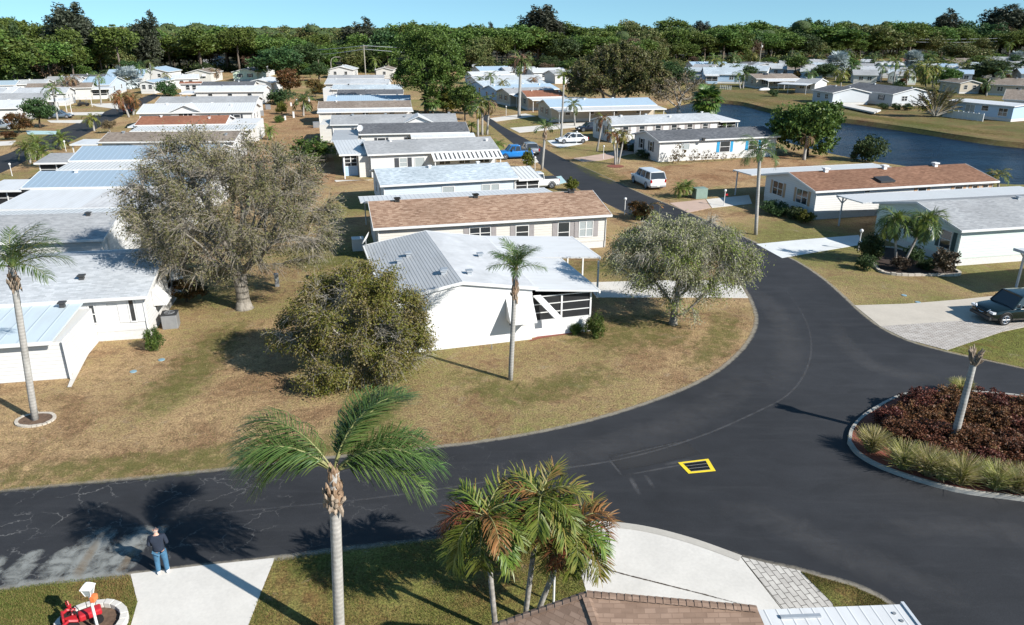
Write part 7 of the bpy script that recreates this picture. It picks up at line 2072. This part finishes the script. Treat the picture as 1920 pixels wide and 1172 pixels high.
root = empty('toy_tractor', (tc[0], tc[1] - .05, .075), R(35), 'little red garden tractor ornament inside the block ring', 'ornament')
MB().box(-.10, .50, -.15, .15, .20, .42).build('hood', M['red'], root, bevel=.05)
MB().box(-.50, -.12, -.22, .22, .22, .30).box(-.50, -.44, -.22, .22, .30, .58).build('seat', M['red'], root, bevel=.03)
for y in (-.26, .26):
    MB().tube([(-.34, y - .05, .2), (-.34, y + .05, .2)], .23, 16).build('wheel', M['black'], root)
    MB().tube([(.36, y * .8 - .04, .13), (.36, y * .8 + .04, .13)], .14, 14).build('wheel', M['black'], root)
    MB().tube([(-.50, y * 1.0, .40), (-.34, y * 1.0, .50), (-.14, y * 1.0, .40)], .05, 6).build('fender', M['red'], root)
MB().tube([(-.10, 0, .40), (-.20, 0, .60)], .015, 5).tube([(-.2 + .11 * math.cos(t) * .5, .11 * math.sin(t), .60 + .05 * math.cos(t)) for t in np.linspace(0, 6.28, 12)], .012, 4).build('steering_wheel', M['black'], root)
hp = G(137, 1164, .1)
root = empty('hand_pump', (hp[0], hp[1], .06), 0, 'red hand pump ornament left of the lantern post', 'ornament')
MB().tube([(0, 0, 0), (0, 0, .06), (0, 0, .55), (0, 0, .62)], [.09, .05, .045, .065], 10).build('pump_body', M['red'], root)
MB().tube([(0, 0, .45), (.10, -.10, .44), (.13, -.13, .38)], .025, 6).build('spout', M['red'], root)
MB().tube([(0, 0, .62), (-.05, .05, .72), (-.22, .20, .60), (-.28, .26, .40)], .016, 6).build('pump_handle', M['red'], root)

# storm drain grate with its yellow painted frame
cn = [G(*q) for q in ((1271, 868), (1328, 861), (1342, 884), (1291, 889))]
gc_ = sum(cn) / 4
root = empty('drain_grate', (gc_[0], gc_[1], 0), 0, 'dark steel storm drain grate in a yellow painted frame on the road', 'drain')
mb = MB()
ins = [p + (gc_ - p) / np.linalg.norm(gc_ - p) * .20 for p in cn]
V = [(p[0] - gc_[0], p[1] - gc_[1], .022) for p in cn] + [(p[0] - gc_[0], p[1] - gc_[1], .022) for p in ins]
mb.add(V, [(i, (i + 1) % 4, 4 + (i + 1) % 4, 4 + i) for i in range(4)]); mb.build('painted_frame', M['yellow'], root)
mb = MB(); mb.add([(p[0] - gc_[0], p[1] - gc_[1], .015) for p in ins], [(0, 1, 2, 3)]); mb.build('drain_pit', M['black'], root)
mb = MB()
il = [p - gc_ for p in ins]
for k in range(15):
    t = (k + .5) / 15
    a = il[0] + (il[1] - il[0]) * t; b_ = il[3] + (il[2] - il[3]) * t
    mb.tube([(a[0], a[1], .022), (b_[0], b_[1], .022)], .012, 4)
for t in (.02, .33, .66, .98):
    a = il[0] + (il[3] - il[0]) * t; b_ = il[1] + (il[2] - il[1]) * t
    mb.tube([(a[0], a[1], .024), (b_[0], b_[1], .024)], .014, 4)
mb.build('bars', M['dark_metal'], root)

def boxthing(name, label, cat, px, sx, sy, h, mat, rz=AX, group=None, top=None, topm=None, z=0.):
    b = G(*px)
    root = empty(name, (b[0], b[1], z), rz, label, cat, group)
    MB().box(-sx / 2, sx / 2, -sy / 2, sy / 2, -.05, h).build('housing', M[mat], root, bevel=.03)
    MB().box(-sx / 2 - .02, sx / 2 + .02, -sy / 2 - .02, sy / 2 + .02, h + .003, h + .06).build('lid', M[topm or mat], root, bevel=.015)
    return root
pd = boxthing('meter_pedestal', 'grey electric meter pedestal on the lawn right of the big oak', 'meter box', (520, 537), .28, .22, .85, 'grey_metal')
MB().tube([(0, -.11, .55), (0, -.20, .55)], .09, 12).build('meter_dial', M['glass_curtain'], pd)
ac = boxthing('air_conditioner', 'dark grey air conditioner unit at the corner of the nearest left home', 'air conditioner', (322, 612), .85, .85, .82, 'grey_metal', topm='dark_metal')
MB().tube([(.28 * math.cos(t), .28 * math.sin(t), .885) for t in np.linspace(0, 6.28, 18)], .018, 4).tube([(-.28, 0, .885), (.28, 0, .885)], .014, 4).tube([(0, -.28, .885), (0, .28, .885)], .014, 4).build('fan_guard', M['grey_metal'], ac)
boxthing('utility_cabinet', 'pale green utility cabinet on the brown lawn beside the yuccas', 'utility box', (1311, 371), 1.3, 1.0, 1.0, 'green_box')
for px, lb in (((580, 191), 'white meter post right of the lone coconut palm'), ((551, 221), 'white meter post in front of the coconut palm trunk'), ((535, 225), 'white meter box beside the clipped round shrub'), ((546, 199), 'low white box on the back lawn, above the yellow green shrub'), ((557, 196), 'white meter post left of the coconut palm')):
    boxthing('meter_box', lb, 'meter box', px, .35, .3, 1.1 if 'post' in lb else .7, 'white', group='meter boxes on the back lawn')
for px, lb in (((503, 205), 'grey air conditioner at the white end wall, back lawn'), ((490, 217), 'white air conditioner beside the arched gable home'), ((593, 239), 'dark air conditioner at the beige storage room')):
    boxthing('air_conditioner', lb, 'air conditioner', px, 1., .9, .9, 'grey_metal')
boxthing('air_conditioner', 'white air conditioner beside the dish of the grey ribbed roof home', 'air conditioner', (672, 468), .9, .9, .9, 'white')
for px, lb in (((1695, 554), 'larger pale blue valve cover on the lawn before the sage home'), ((1721, 567), 'smaller pale blue valve cover at the driveway edge'), ((250, 697), 'round green valve cover on the left lawn, nearer one'), ((303, 675), 'round green valve cover on the left lawn, farther one')):
    b = G(*px); r_ = empty('valve_cover', tuple(b), 0, lb, 'valve cover')
    MB().tube([(0, 0, -.02), (0, 0, .03), (0, 0, .035)], [.17, .165, .15], 16).build('lid', M['valve'], r_)
# edging rings and beds
def ring_edge(label, pts, name, mat, w=.16, h=.16, closed=True, bed=None, bz=.05):
    c = sum(pts) / len(pts)
    root = empty(name, (c[0], c[1], 0), 0, label, 'garden edging')
    P = [p - c for p in pts]
    n = len(P)
    mb = MB()
    rnd = random.Random(3)
    seg = n if closed else n - 1
    for i in range(seg):
        a, b_ = P[i], P[(i + 1) % n]
        t = (b_ - a)[:2]; L = np.linalg.norm(t)
        if L < .02: continue
        t /= L; nn = np.array([-t[1], t[0]]) * w / 2
        m_ = .04 * L
        a2, b2 = a[:2] + t * m_, b_[:2] - t * m_
        hh_ = h * rnd.uniform(.8, 1.1)
        mb.prism([(*(a2 - nn), -.03), (*(b2 - nn), -.03), (*(b2 + nn), -.03), (*(a2 + nn), -.03)], (0, 0, hh_))
    mb.build('edging', M[mat], root)
    if bed:
        sheet('soil', [p for p in P], bz, M[bed], kind=None).parent = root
    return root
pc = G(67, 788)
ring_edge('low stone ring around the foot of the left edge palm', [pc + np.array([math.cos(t) * .78, math.sin(t) * .62, 0]) for t in np.linspace(0, 6.28, 25)[:-1]], 'stone_ring', 'concrete_warm', .14, .11, bed='bed_soil')
bed = smooth_line(gpts([(1622, 478), (1640, 500), (1655, 512), (1690, 517), (1740, 517), (1795, 517), (1790, 508), (1740, 490), (1690, 470), (1650, 464)]), 4)[:-1]
ring_edge('kerbed garden bed of dark mulch along the sage home', bed, 'garden_bed', 'concrete_warm', .2, .2, bed='mulch_dark', bz=.08)
bed = smooth_line(gpts([(988, 642), (1020, 634), (1060, 628), (1092, 624), (1092, 616), (1050, 620), (1000, 630)]), 3)[:-1]
sheet('mulch_bed', bed, .03, M['mulch_red'])
tc_ = G(1154, 312)
sheet('mulch_bed', [tc_ + np.array([math.cos(t) * 1.1, math.sin(t) * 1.1, 0]) for t in np.linspace(0, 6.28, 17)[:-1]], .03, M['mulch_red'])
# dock, fence and flag across the lake
d0, d1, d2, d3 = G(1553, 188, .5), G(1652, 206, .5), G(1640, 211, .5), G(1545, 191, .5)
c = (d0 + d2) / 2
root = empty('dock', (c[0], c[1], 0), 0, 'long pale wooden dock in front of the charcoal roofed lake home', 'dock')
mb = MB(); mb.prism([(p[0] - c[0], p[1] - c[1], .25) for p in (d0, d1, d2, d3)], (0, 0, .3)); mb.build('deck', M['concrete'], root)
mb = MB()
for t in np.linspace(.05, .95, 8):
    q = d3 + (d2 - d3) * t - c; mb.tube([(q[0], q[1], -.3), (q[0], q[1], .24)], .09, 6)
mb.build('piles', M['wood'], root)
f0, f1 = G(1767, 219), G(1842, 228)
fd = f1 - f0; fl = np.linalg.norm(fd)
root = empty('picket_fence', tuple(f0), math.atan2(fd[1], fd[0]), 'white panel fence along the pale blue lake home', 'fence')
mb = MB(); mb.box(0, fl, -.03, .03, .05, 1.35); mb.build('panel', M['white'], root)
for k in range(9):
    x = fl * k / 8; MB().box(x - .06, x + .06, -.062, .062, -.1, 1.5).build('post', M['trim'], root)
f0, f1 = G(1350, 167), G(1370, 168.5); fd = f1 - f0; fl = np.linalg.norm(fd)
root = empty('picket_fence', tuple(f0), math.atan2(fd[1], fd[0]), 'low white railing before the screened porch, far shore left', 'fence')
mb = MB()
for z in (.5, .95): mb.box(0, fl, -.03, .03, z, z + .08)
mb.build('rail', M['white'], root)
for k in range(7):
    x = fl * k / 6; MB().box(x - .05, x + .05, -.052, .052, -.1, 1.1).build('post', M['trim'], root)
b = G(1437, 164)
root = empty('flag', (b[0], b[1], 0), R(10), 'small dark blue flag on a pole at the white porch, far shore', 'flag')
MB().tube([(0, 0, 0), (0, 0, 4.2)], .04, 6).build('pole', M['trim'], root)
mb = MB(); nx = 8
mb.add([(-.05 - 1.5 * i / nx, .12 * math.sin(i * .9), z - .10 * i / nx) for z in (4.1, 3.2) for i in range(nx + 1)], [(i, i + 1, nx + 2 + i, nx + 1 + i) for i in range(nx)])
mb.build('cloth', M['navy'], root)
# boat-like white tarp and garden things stay small
b = G(1432, 170)
root = empty('rowing_boat', (b[0], b[1], .1), R(30), 'white upturned rowing boat under the flag porch, far shore', 'boat')
mb = MB(); loft(mb, [[(x, math.cos(a) * w_, abs(math.sin(a)) * h_) for a in np.linspace(0, math.pi, 9)] for x, w_, h_ in ((-2., .1, .2), (-1.4, .6, .55), (0, .75, .7), (1.4, .65, .65), (1.9, .5, .5))])
mb.build('hull', M['white'], root, smooth=True)
# spigot on the lawn, pipe by the white wall
for px, lb in (((922, 655), 'short grey standpipe by the white stucco wall'), ((1098, 618), 'white downspout foot at the screened porch corner')):
    b = G(*px); r_ = empty('standpipe', tuple(b), 0, lb, 'pipe'); MB().tube([(0, 0, -.05), (0, 0, .32), (0, -.08, .34)], .025, 6).build('pipe', M['grey_metal'], r_)

# ------------------------------------------------------------------ the near roof under the camera
P_, Q_, S_, R_, T_ = G(1100, 1113, 4.2), G(922, 1175, 3.3), G(1150, 1250, 3.55), G(1420, 1141, 4.2), G(1475, 1270, 3.5)
root = empty('house', (P_[0], P_[1], 0), 0, 'brown shingle roofed home directly below, only its ridge and hip in view', 'house')
def roof_face(pts):
    n_ = np.cross(pts[1] - pts[0], pts[2] - pts[0]); n_ = n_ if n_[2] > 0 else -n_
    c_ = np.cross(n_, (0, 0, 1.)); an = math.atan2(c_[1], c_[0])
    m_ = Matrix.Rotation(-an, 3, 'Z')
    L_ = [np.array(m_ @ Vector(p - np.array([P_[0], P_[1], 0]))) for p in pts]
    mb = MB(); n = len(L_)
    nz = np.cross(L_[1] - L_[0], L_[2] - L_[0])[2]
    ids = tuple(range(n)) if nz > 0 else tuple(range(n))[::-1]
    mb.add(L_, [ids]); mb.add([p - (0, 0, .12) for p in L_], [ids[::-1]])
    for i in range(n):
        p, q = L_[i], L_[(i + 1) % n]; mb.add([p, q, q - (0, 0, .12), p - (0, 0, .12)], [(0, 1, 2, 3)])
    o = mb.build('roof', M['sh_near'], root); o.rotation_euler = (0, 0, an)
roof_face([P_, Q_, S_]); roof_face([P_, S_, T_, R_])
hc = MB()
def caps(p, q, k_, r_):
    p, q = p - np.array([P_[0], P_[1], 0]), q - np.array([P_[0], P_[1], 0])
    sd_ = unit(np.cross(q - p, (0, 0, 1.)))
    for k in range(k_):
        t0, t1 = k / k_, min(1, (k + 1.2) / k_)
        a_, b_ = p + (q - p) * t0 + (0, 0, .035), p + (q - p) * t1 + (0, 0, .018)
        hc.add([a_ - sd_ * r_ - (0, 0, .03), a_, a_ + sd_ * r_ - (0, 0, .03), b_ - sd_ * r_ - (0, 0, .03), b_, b_ + sd_ * r_ - (0, 0, .03)], [(0, 1, 4, 3), (1, 2, 5, 4)])
caps(S_, P_, 12, .13); caps(P_, R_, 22, .11); caps(Q_, P_, 12, .10)
hc.build('ridge_cap', M['sh_near'], root)
w_ = [(Q_ + (P_ - Q_) * .12), P_ + (0, -.5, 0), R_ + (0, -.5, 0), T_, S_]
mb = MB(); mb.prism([(p[0] - P_[0], p[1] - P_[1] - .15, -.05) for p in w_], (0, 0, 3.2)); mb.build('wall', M['white_side'], root)
b0, b1 = G(1432, 1143, 3.1), G(1690, 1133, 3.1)
dv = unit(b1 - b0)
root = empty('carport', (b0[0], b0[1], 0), math.atan2(dv[1], dv[0]), 'white metal carport roof at the bottom edge, beside the brown shingle roof', 'carport')
Lc = math.dist(b0, b1)
MB().box(-.2, Lc, -4.5, 0, 3.0, 3.1).build('roof', M['metal_white_flat'], root)
MB().box(Lc + .003, Lc + .08, -4.5, .05, 2.95, 3.14).build('gutter', M['post_grey'], root)
MB().box(.3, 1.3, -.34, -.24, 3.103, 3.15).build('roof_strip', M['vent_grey'], root)
for u, v in ((Lc - .35, -.3), (Lc - .3, -.55), (Lc - .22, -.85)):
    MB().tube([(u, v, 3.10), (u, v, 3.125)], .045, 12).build('roof_bolt', M['grey_metal'], root)
for u, v in ((.2, -.3), (Lc - .2, -.3), (Lc - .2, -4.2)): MB().box(u - .05, u + .05, v - .05, v + .05, 0, 2.997).build('post', M['trim'], root)
b = G(1038, 1130)
r_ = empty('marker_post', tuple(b), 0, 'thin white post behind the rightmost palm of the foreground trio', 'post'); MB().tube([(0, 0, -.05), (0, 0, 1.0)], .035, 8).build('post', M['trim'], r_)

# ------------------------------------------------------------------ the wood behind the homes
edge_px = [(-420, 215), (-260, 205), (-120, 194), (-40, 183), (40, 172), (110, 165), (150, 152), (230, 143), (330, 137), (420, 134), (500, 136), (560, 141), (640, 136), (740, 138), (840, 136), (930, 132), (1010, 128), (1100, 128), (1200, 126), (1300, 121), (1400, 117), (1500, 115), (1600, 112), (1700, 109), (1800, 108), (1920, 110), (2100, 110)]
EP = [G(*q) for q in edge_px]
seg = [0.]
for i in range(1, len(EP)): seg.append(seg[-1] + math.dist(EP[i], EP[i - 1]))
def along(s):
    return np.array([np.interp(s, seg, [p[0] for p in EP]), np.interp(s, seg, [p[1] for p in EP]), 0])
sheet('forest_floor', [p + unit(p) * 1.5 for p in EP] + [(3600, 300, 0), (3600, 6000, 0), (-3600, 6000, 0), (-3600, 300, 0)], .03, M['litter'])
rng = np.random.default_rng(17)
KINDS_ = [('pine1', 'pine_tree', 'flat clumped green pine in the wood behind the homes', 'pines of the wood', .26), ('pine2', 'pine_tree', 'tall layered green pine in the wood behind the homes', 'layered pines of the wood', .16), ('pine3', 'pine_tree', 'round topped green pine in the wood behind the homes', 'round pines of the wood', .2),
          ('oak1', 'oak_tree', 'dark green oak in the wood behind the homes', 'dark oaks of the wood', .14), ('oak2', 'oak_tree', 'spreading olive oak in the wood behind the homes', 'olive oaks of the wood', .1), ('green1', 'broadleaf_tree', 'bright green broadleaf tree in the wood behind the homes', 'broadleaf trees of the wood', .09), ('bare1', 'broadleaf_tree', 'greyish brown half bare tree in the wood behind the homes', 'half bare trees of the wood', .05)]
pk = np.array([k_[4] for k_ in KINDS_]); pk /= pk.sum()
nw = 0
for row, (off, step, h0, h1) in enumerate(((1, 11., 9.5, 13.5), (11, 10., 11., 15.), (22, 10.0, 12., 16.), (44, 22., 13., 17.5), (75, 25., 13.5, 18.), (120, 28., 13.5, 18.5))):
    s = 0.
    while s < seg[-1]:
        p = along(s); q = along(s + 3)
        t = unit(q - p); nn = np.array([-t[1], t[0], 0])
        if nn[1] < 0: nn = -nn
        dirv = unit(p)
        pos = p + dirv * (off + rng.uniform(-3, 3))
        pxy = project((pos[0], pos[1], 5))
        if -190 < pxy[0] < 2110:
            k_ = KINDS_[rng.choice(len(KINDS_), p=pk)]
            h = rng.uniform(h0, h1) * (1 + .13 * math.sin(s * .045 + row) + .10 * math.sin(s * .017 + 2)) * (1.12 if pxy[0] < 480 else (1.28 if pxy[0] > 1500 else (1.12 if pxy[0] > 1350 else 1.)))
            tree(k_[0], k_[2], xy=pos[:2], h=h, wd=h * rng.uniform(.85, 1.25), name=k_[1], group=k_[3]); nw += 1
        s += step * rng.uniform(.75, 1.3)
for px, tp, wd_, key, lb in (((1560, 112), 50, 90, 'pine3', 'domed pine of the wood above the charcoal roofed lake home'), ((1640, 110), 44, 110, 'oak2', 'wide olive tree of the wood above the silver palms'), ((1700, 108), 42, 80, 'pine1', 'flat topped pine of the wood left of the ragged casuarina'), ((1820, 106), 34, 90, 'oak1', 'dark rounded tree between the two right skyline casuarinas'), ((230, 150), 50, 90, 'pine1', 'spreading pine right of the broad casuarina'), ((380, 140), 54, 80, 'pine3', 'domed bright pine above the cream gabled home'), ((450, 138), 50, 80, 'pine1', 'flat topped pine above the pale green home'), ((20, 176), 72, 110, 'green1', 'bright green tree at the left edge of the wood'), ((150, 150), 6, 110, 'casu1', 'broad tall casuarina rising above the wood, upper left'), ((285, 142), 26, 50, 'casu2', 'smaller casuarina above the wood, right of the broad one'), ((678, 128), 36, 62, 'casu2', 'dark ragged conifer above the wood, left of the tall pine'), ((722, 128), 48, 70, 'oak1', 'dark domed tree beside the ragged conifer'), ((912, 122), 45, 34, 'casu2', 'small dark casuarina right of the tall pine'), ((1012, 122), 10, 104, 'casu1', 'broad casuarina on the skyline, middle of the wood'), ((1312, 112), 40, 64, 'casu1', 'low wide casuarina far on the skyline, right of middle'),
                            ((1765, 104), 20, 60, 'casu2', 'ragged casuarina on the skyline, upper right'), ((1872, 104), 9, 88, 'casu1', 'tall dark casuarina on the skyline at the right edge'), ((40, 168), 30, 60, 'oak1', 'tall round crowned tree of the wood, upper left corner'), ((142, 160), 52, 60, 'pine2', 'pine with bare pale trunk before the broad casuarina'), ((90, 166), 92, 70, 'bare1', 'greyish bare tree at the wood edge, upper left'), ((1440, 112), 66, 90, 'pine3', 'round pine of the wood behind the lake homes')):
    tree(key, lb, px, tp, wd_, name='casuarina_tree' if 'casu' in key else ('pine_tree' if 'pine' in key else 'broadleaf_tree'))
rng = np.random.default_rng(61)
for zone, n_, lab, grp in (([(1290, 1930), (119, 132)], 34, 'dark bushy tree in the gaps between the rear lake homes', 'bushy trees between the lake homes'), ([(1400, 1900), (140, 152)], 9, 'small green tree between the two rows of lake homes', 'small trees between the rows of lake homes'),
                           ([(870, 1060), (134, 146)], 12, 'bushy tree behind the homes at the end of the main street', 'bushy trees at the end of the main street'), ([(1060, 1300), (130, 160)], 14, 'olive bushy tree behind the oak cluster', 'olive trees behind the oak cluster'), ([(0, 340), (146, 158)], 12, 'green bushy tree behind the homes beyond the left street', 'bushy trees behind the left street homes'), ([(340, 600), (137, 146)], 10, 'leafy tree close behind the gabled homes at the wood', 'leafy trees behind the gabled homes')):
    for _ in range(n_):
        q = G(rng.uniform(*zone[0]), rng.uniform(*zone[1]))
        h = rng.uniform(3.5, 7.5)
        tree(['oak1', 'oak2', 'green1', 'pine3', 'bush_dark', 'bare1'][rng.integers(6)], lab, xy=q[:2], h=h, wd=h * rng.uniform(1.0, 1.5), name='bushy_tree', group=grp)
rng = np.random.default_rng(67)
protos = [palm('green palm standing in the gardens between the lake homes', (1600, 150), (1601, 124), ('far',), 15, .2, 1.5, 'palm_bark', None, seed=120, el0=-.9, name='garden_palm', group='green garden palms of the lake homes')[0],
          palm('yellow green palm standing in the gardens between the lake homes', (1700, 160), (1702, 132), ('far_yellow', 'far_mixed'), 15, .2, 1.5, 'palm_bark', None, seed=121, el0=-.9, name='garden_palm', group='yellow green garden palms of the lake homes')[0]]
for i in range(26):
    c_ = copy_tree(protos[i % 2]); q = G(rng.uniform(1270, 1930), rng.uniform(121, 152)); c_.location = tuple(q); c_.rotation_euler = (0, 0, rng.uniform(0, 6.28)); k_ = rng.uniform(.7, 1.25); c_.scale = (k_, k_, k_)
for i in range(44):
    q = G(rng.uniform(1420, 1930), rng.uniform(150, 182)) if i < 16 else G(rng.uniform(1300, 1680), rng.uniform(126, 150)); h = rng.uniform(1.6, 3.6) * (1 if i < 16 else 1.3)
    tree(['bush1', 'bush_dark', 'bush_rust'][i % 3], 'garden bush between the homes on the far lake shore', xy=q[:2], h=h, wd=h * 1.3, name='garden_bush', cat='shrub', group='garden bushes of the lake homes')
print('wood trees', nw)
# the wood beyond reads as one mass
rng = np.random.default_rng(23)
PP, SZ, CV = [], [], []
def mass(n, r0, r1, hmax, per, size, rad):
    for _ in range(n):
        ang = rng.uniform(-.72, .72); 
        rr = math.sqrt(rng.uniform(r0 ** 2, r1 ** 2))
        x, y = rr * math.sin(ang), rr * math.cos(ang)
        px, py = project((x, y, 0))
        ey = np.interp(px, [q[0] for q in edge_px], [q[1] for q in edge_px])
        e = G(px, ey)
        if y < e[1] + 34: continue
        h = hmax * (rng.uniform(.66, 1.0) + (.28 * rng.uniform() ** 3)) * (1 + .12 * math.sin(x * .021 + y * .013))
        if px > 1400: h *= 1.12
        if px > 1450: h *= 1.14
        rd = rad * rng.uniform(.55, 1.5); fl = rng.uniform(.42, .85)
        ph = rng.uniform(0, 6.28, 4)
        th = np.linspace(.05, 2.0, 6)[:, None]; aa = np.linspace(0, 2 * math.pi, 11)[None, :-1]
        bump = 1 + .16 * np.sin(3 * aa + ph[0]) * np.sin(2.2 * th + ph[1]) + .10 * np.sin(5 * aa + ph[2]) * np.sin(4 * th + ph[3])
        gx, gy, gz = np.sin(th) * np.cos(aa) * bump, np.sin(th) * np.sin(aa) * bump, np.cos(th) * bump * np.ones_like(aa)
        CV.append(np.stack([x + gx * rd * .72, y + gy * rd * .72, h - rd * fl + gz * rd * fl * .74], 2).reshape(-1, 3))
        k = max(12, int(per * (rd / rad) ** 1.6))
        u = unit(rng.normal(size=(k, 3)))
        u[:, 2] = np.abs(u[:, 2]) * 1.1 - .3
        lob = 1 + .22 * np.sin(u[:, :1] * 5 + rng.uniform(0, 6)) * np.sin(u[:, 1:2] * 5 + rng.uniform(0, 6))
        PP.append(np.array([x, y, h - rd * fl]) + u * np.array([rd, rd, rd * fl]) * rng.uniform(.75, 1.08, (k, 1)) * lob); SZ.append(np.full(k, size))
mass(1500, 230, 520, 13.8, 120, .62, 5.0)
mass(1500, 520, 1000, 13., 60, 1.15, 5.4)
mass(1400, 1000, 3200, 13., 26, 3.0, 8.)
PP = np.concatenate(PP); SZ = np.concatenate(SZ)
V, Fc = leaf_quads(rng, PP, 1., 1.4, .35)
Cn = np.repeat(PP, 4, 0); V = Cn + (V - Cn) * np.repeat(SZ, 4)[:, None]
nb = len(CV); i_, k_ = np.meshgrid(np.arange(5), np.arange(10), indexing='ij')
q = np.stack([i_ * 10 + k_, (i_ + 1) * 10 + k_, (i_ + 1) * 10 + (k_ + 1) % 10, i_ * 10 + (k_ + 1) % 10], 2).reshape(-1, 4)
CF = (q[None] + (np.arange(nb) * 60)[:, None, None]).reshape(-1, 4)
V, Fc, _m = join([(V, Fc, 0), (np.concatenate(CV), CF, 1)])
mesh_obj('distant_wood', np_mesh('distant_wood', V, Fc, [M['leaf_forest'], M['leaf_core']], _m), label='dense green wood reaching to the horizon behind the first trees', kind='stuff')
# undergrowth along the wood's edge
U = []
for s in np.arange(0, seg[-1], .55):
    p = along(s)
    for _ in range(24):
        q = p + unit(p) * (1 + 26 * rng.uniform() ** 2) + rng.normal(size=3) * np.array([1.2, 1.2, 0])
        q[2] = abs(rng.normal(0, 1.7 + 1.3 * math.sin(s * .35) * math.sin(s * .11 + 1))) + .2; U.append(q)
V, Fc = leaf_quads(rng, np.array(U), .72, 1.4, .4)
mesh_obj('undergrowth', np_mesh('undergrowth', V, Fc, M['leaf_under']), label='tangled undergrowth along the edge of the wood', kind='stuff')

# ------------------------------------------------------------------ power line
poles = [(480, 128, 91), (600, 152, 112), (686, 147, 84), (994, 124, 88), (1080, 122, 81), (1349, 112, 75), (1424, 118, 80), (1645, 110, 71), (1930, 108, 68)]
tops = {}
for i, (x, yb, yt) in enumerate(poles):
    b = G(x, yb); h = height_to(b, yt)
    root = empty('utility_pole', tuple(b), 0, ('wooden utility pole at the wood, left of the dark oak', 'short wooden pole behind the croton tree', 'tall lone utility pole at the end of the middle row', 'utility pole behind the royal palm', 'utility pole left of the oak cluster', 'utility pole in the wood right of the oak cluster', 'utility pole with transformer beside the lake homes', 'leaning utility pole above the silver palms', 'utility pole at the right edge in the wood')[i], 'utility pole')
    MB().tube([(0, 0, -.2), (0, 0, h)], [.22, .15], 7).build('pole', M['twig_pale'] if i != 1 else M['wood'], root)
    if i not in (1, 6):
        MB().box(-1.2, 1.2, -.07, .07, h - .75, h - .60).build('crossarm', M['twig_pale'], root)
        tops[i] = b + np.array([0, 0, h])
    if i == 6: MB().tube([(.4, 0, h - 2.2), (.4, 0, h - 1.2)], .28, 10).build('transformer', M['vent_white'], root)
order = [0, 2, 3, 4, 5, 7, 8]
for a, b_ in zip(order[:-1], order[1:]):
    pass
for k, dz in ((0, 0.), (1, -1.1)):
    mb = MB()
    for a, b_ in zip(order[:-1], order[1:]):
        A, B = tops[a], tops[b_]
        pts = [A + (B - A) * t + np.array([0, 0, dz - .25 - 1.6 * 4 * t * (1 - t) * (.6 + .4 * k)]) for t in np.linspace(0, 1, 14)]
        mb.tube(pts, .075, 4)
    mb.build('power_line', M['vent_grey'], label='upper power line strand crossing in front of the wood' if k == 0 else 'lower power line strand crossing in front of the wood', cat='power line')
b = G(622, 140)
root = empty('street_lamp', tuple(b), 0, 'curved pale lamp arm against the dark wood, left of the lone pole', 'street lamp')
hh = height_to(b, 107)
MB().tube([(0, 0, 0), (0, 0, hh * .7), (.4, 0, hh * .9), (1.6, 0, hh), (3.4, 0, hh)], [.16, .14, .13, .12, .12], 7).build('pole', M['twig_pale'], root)
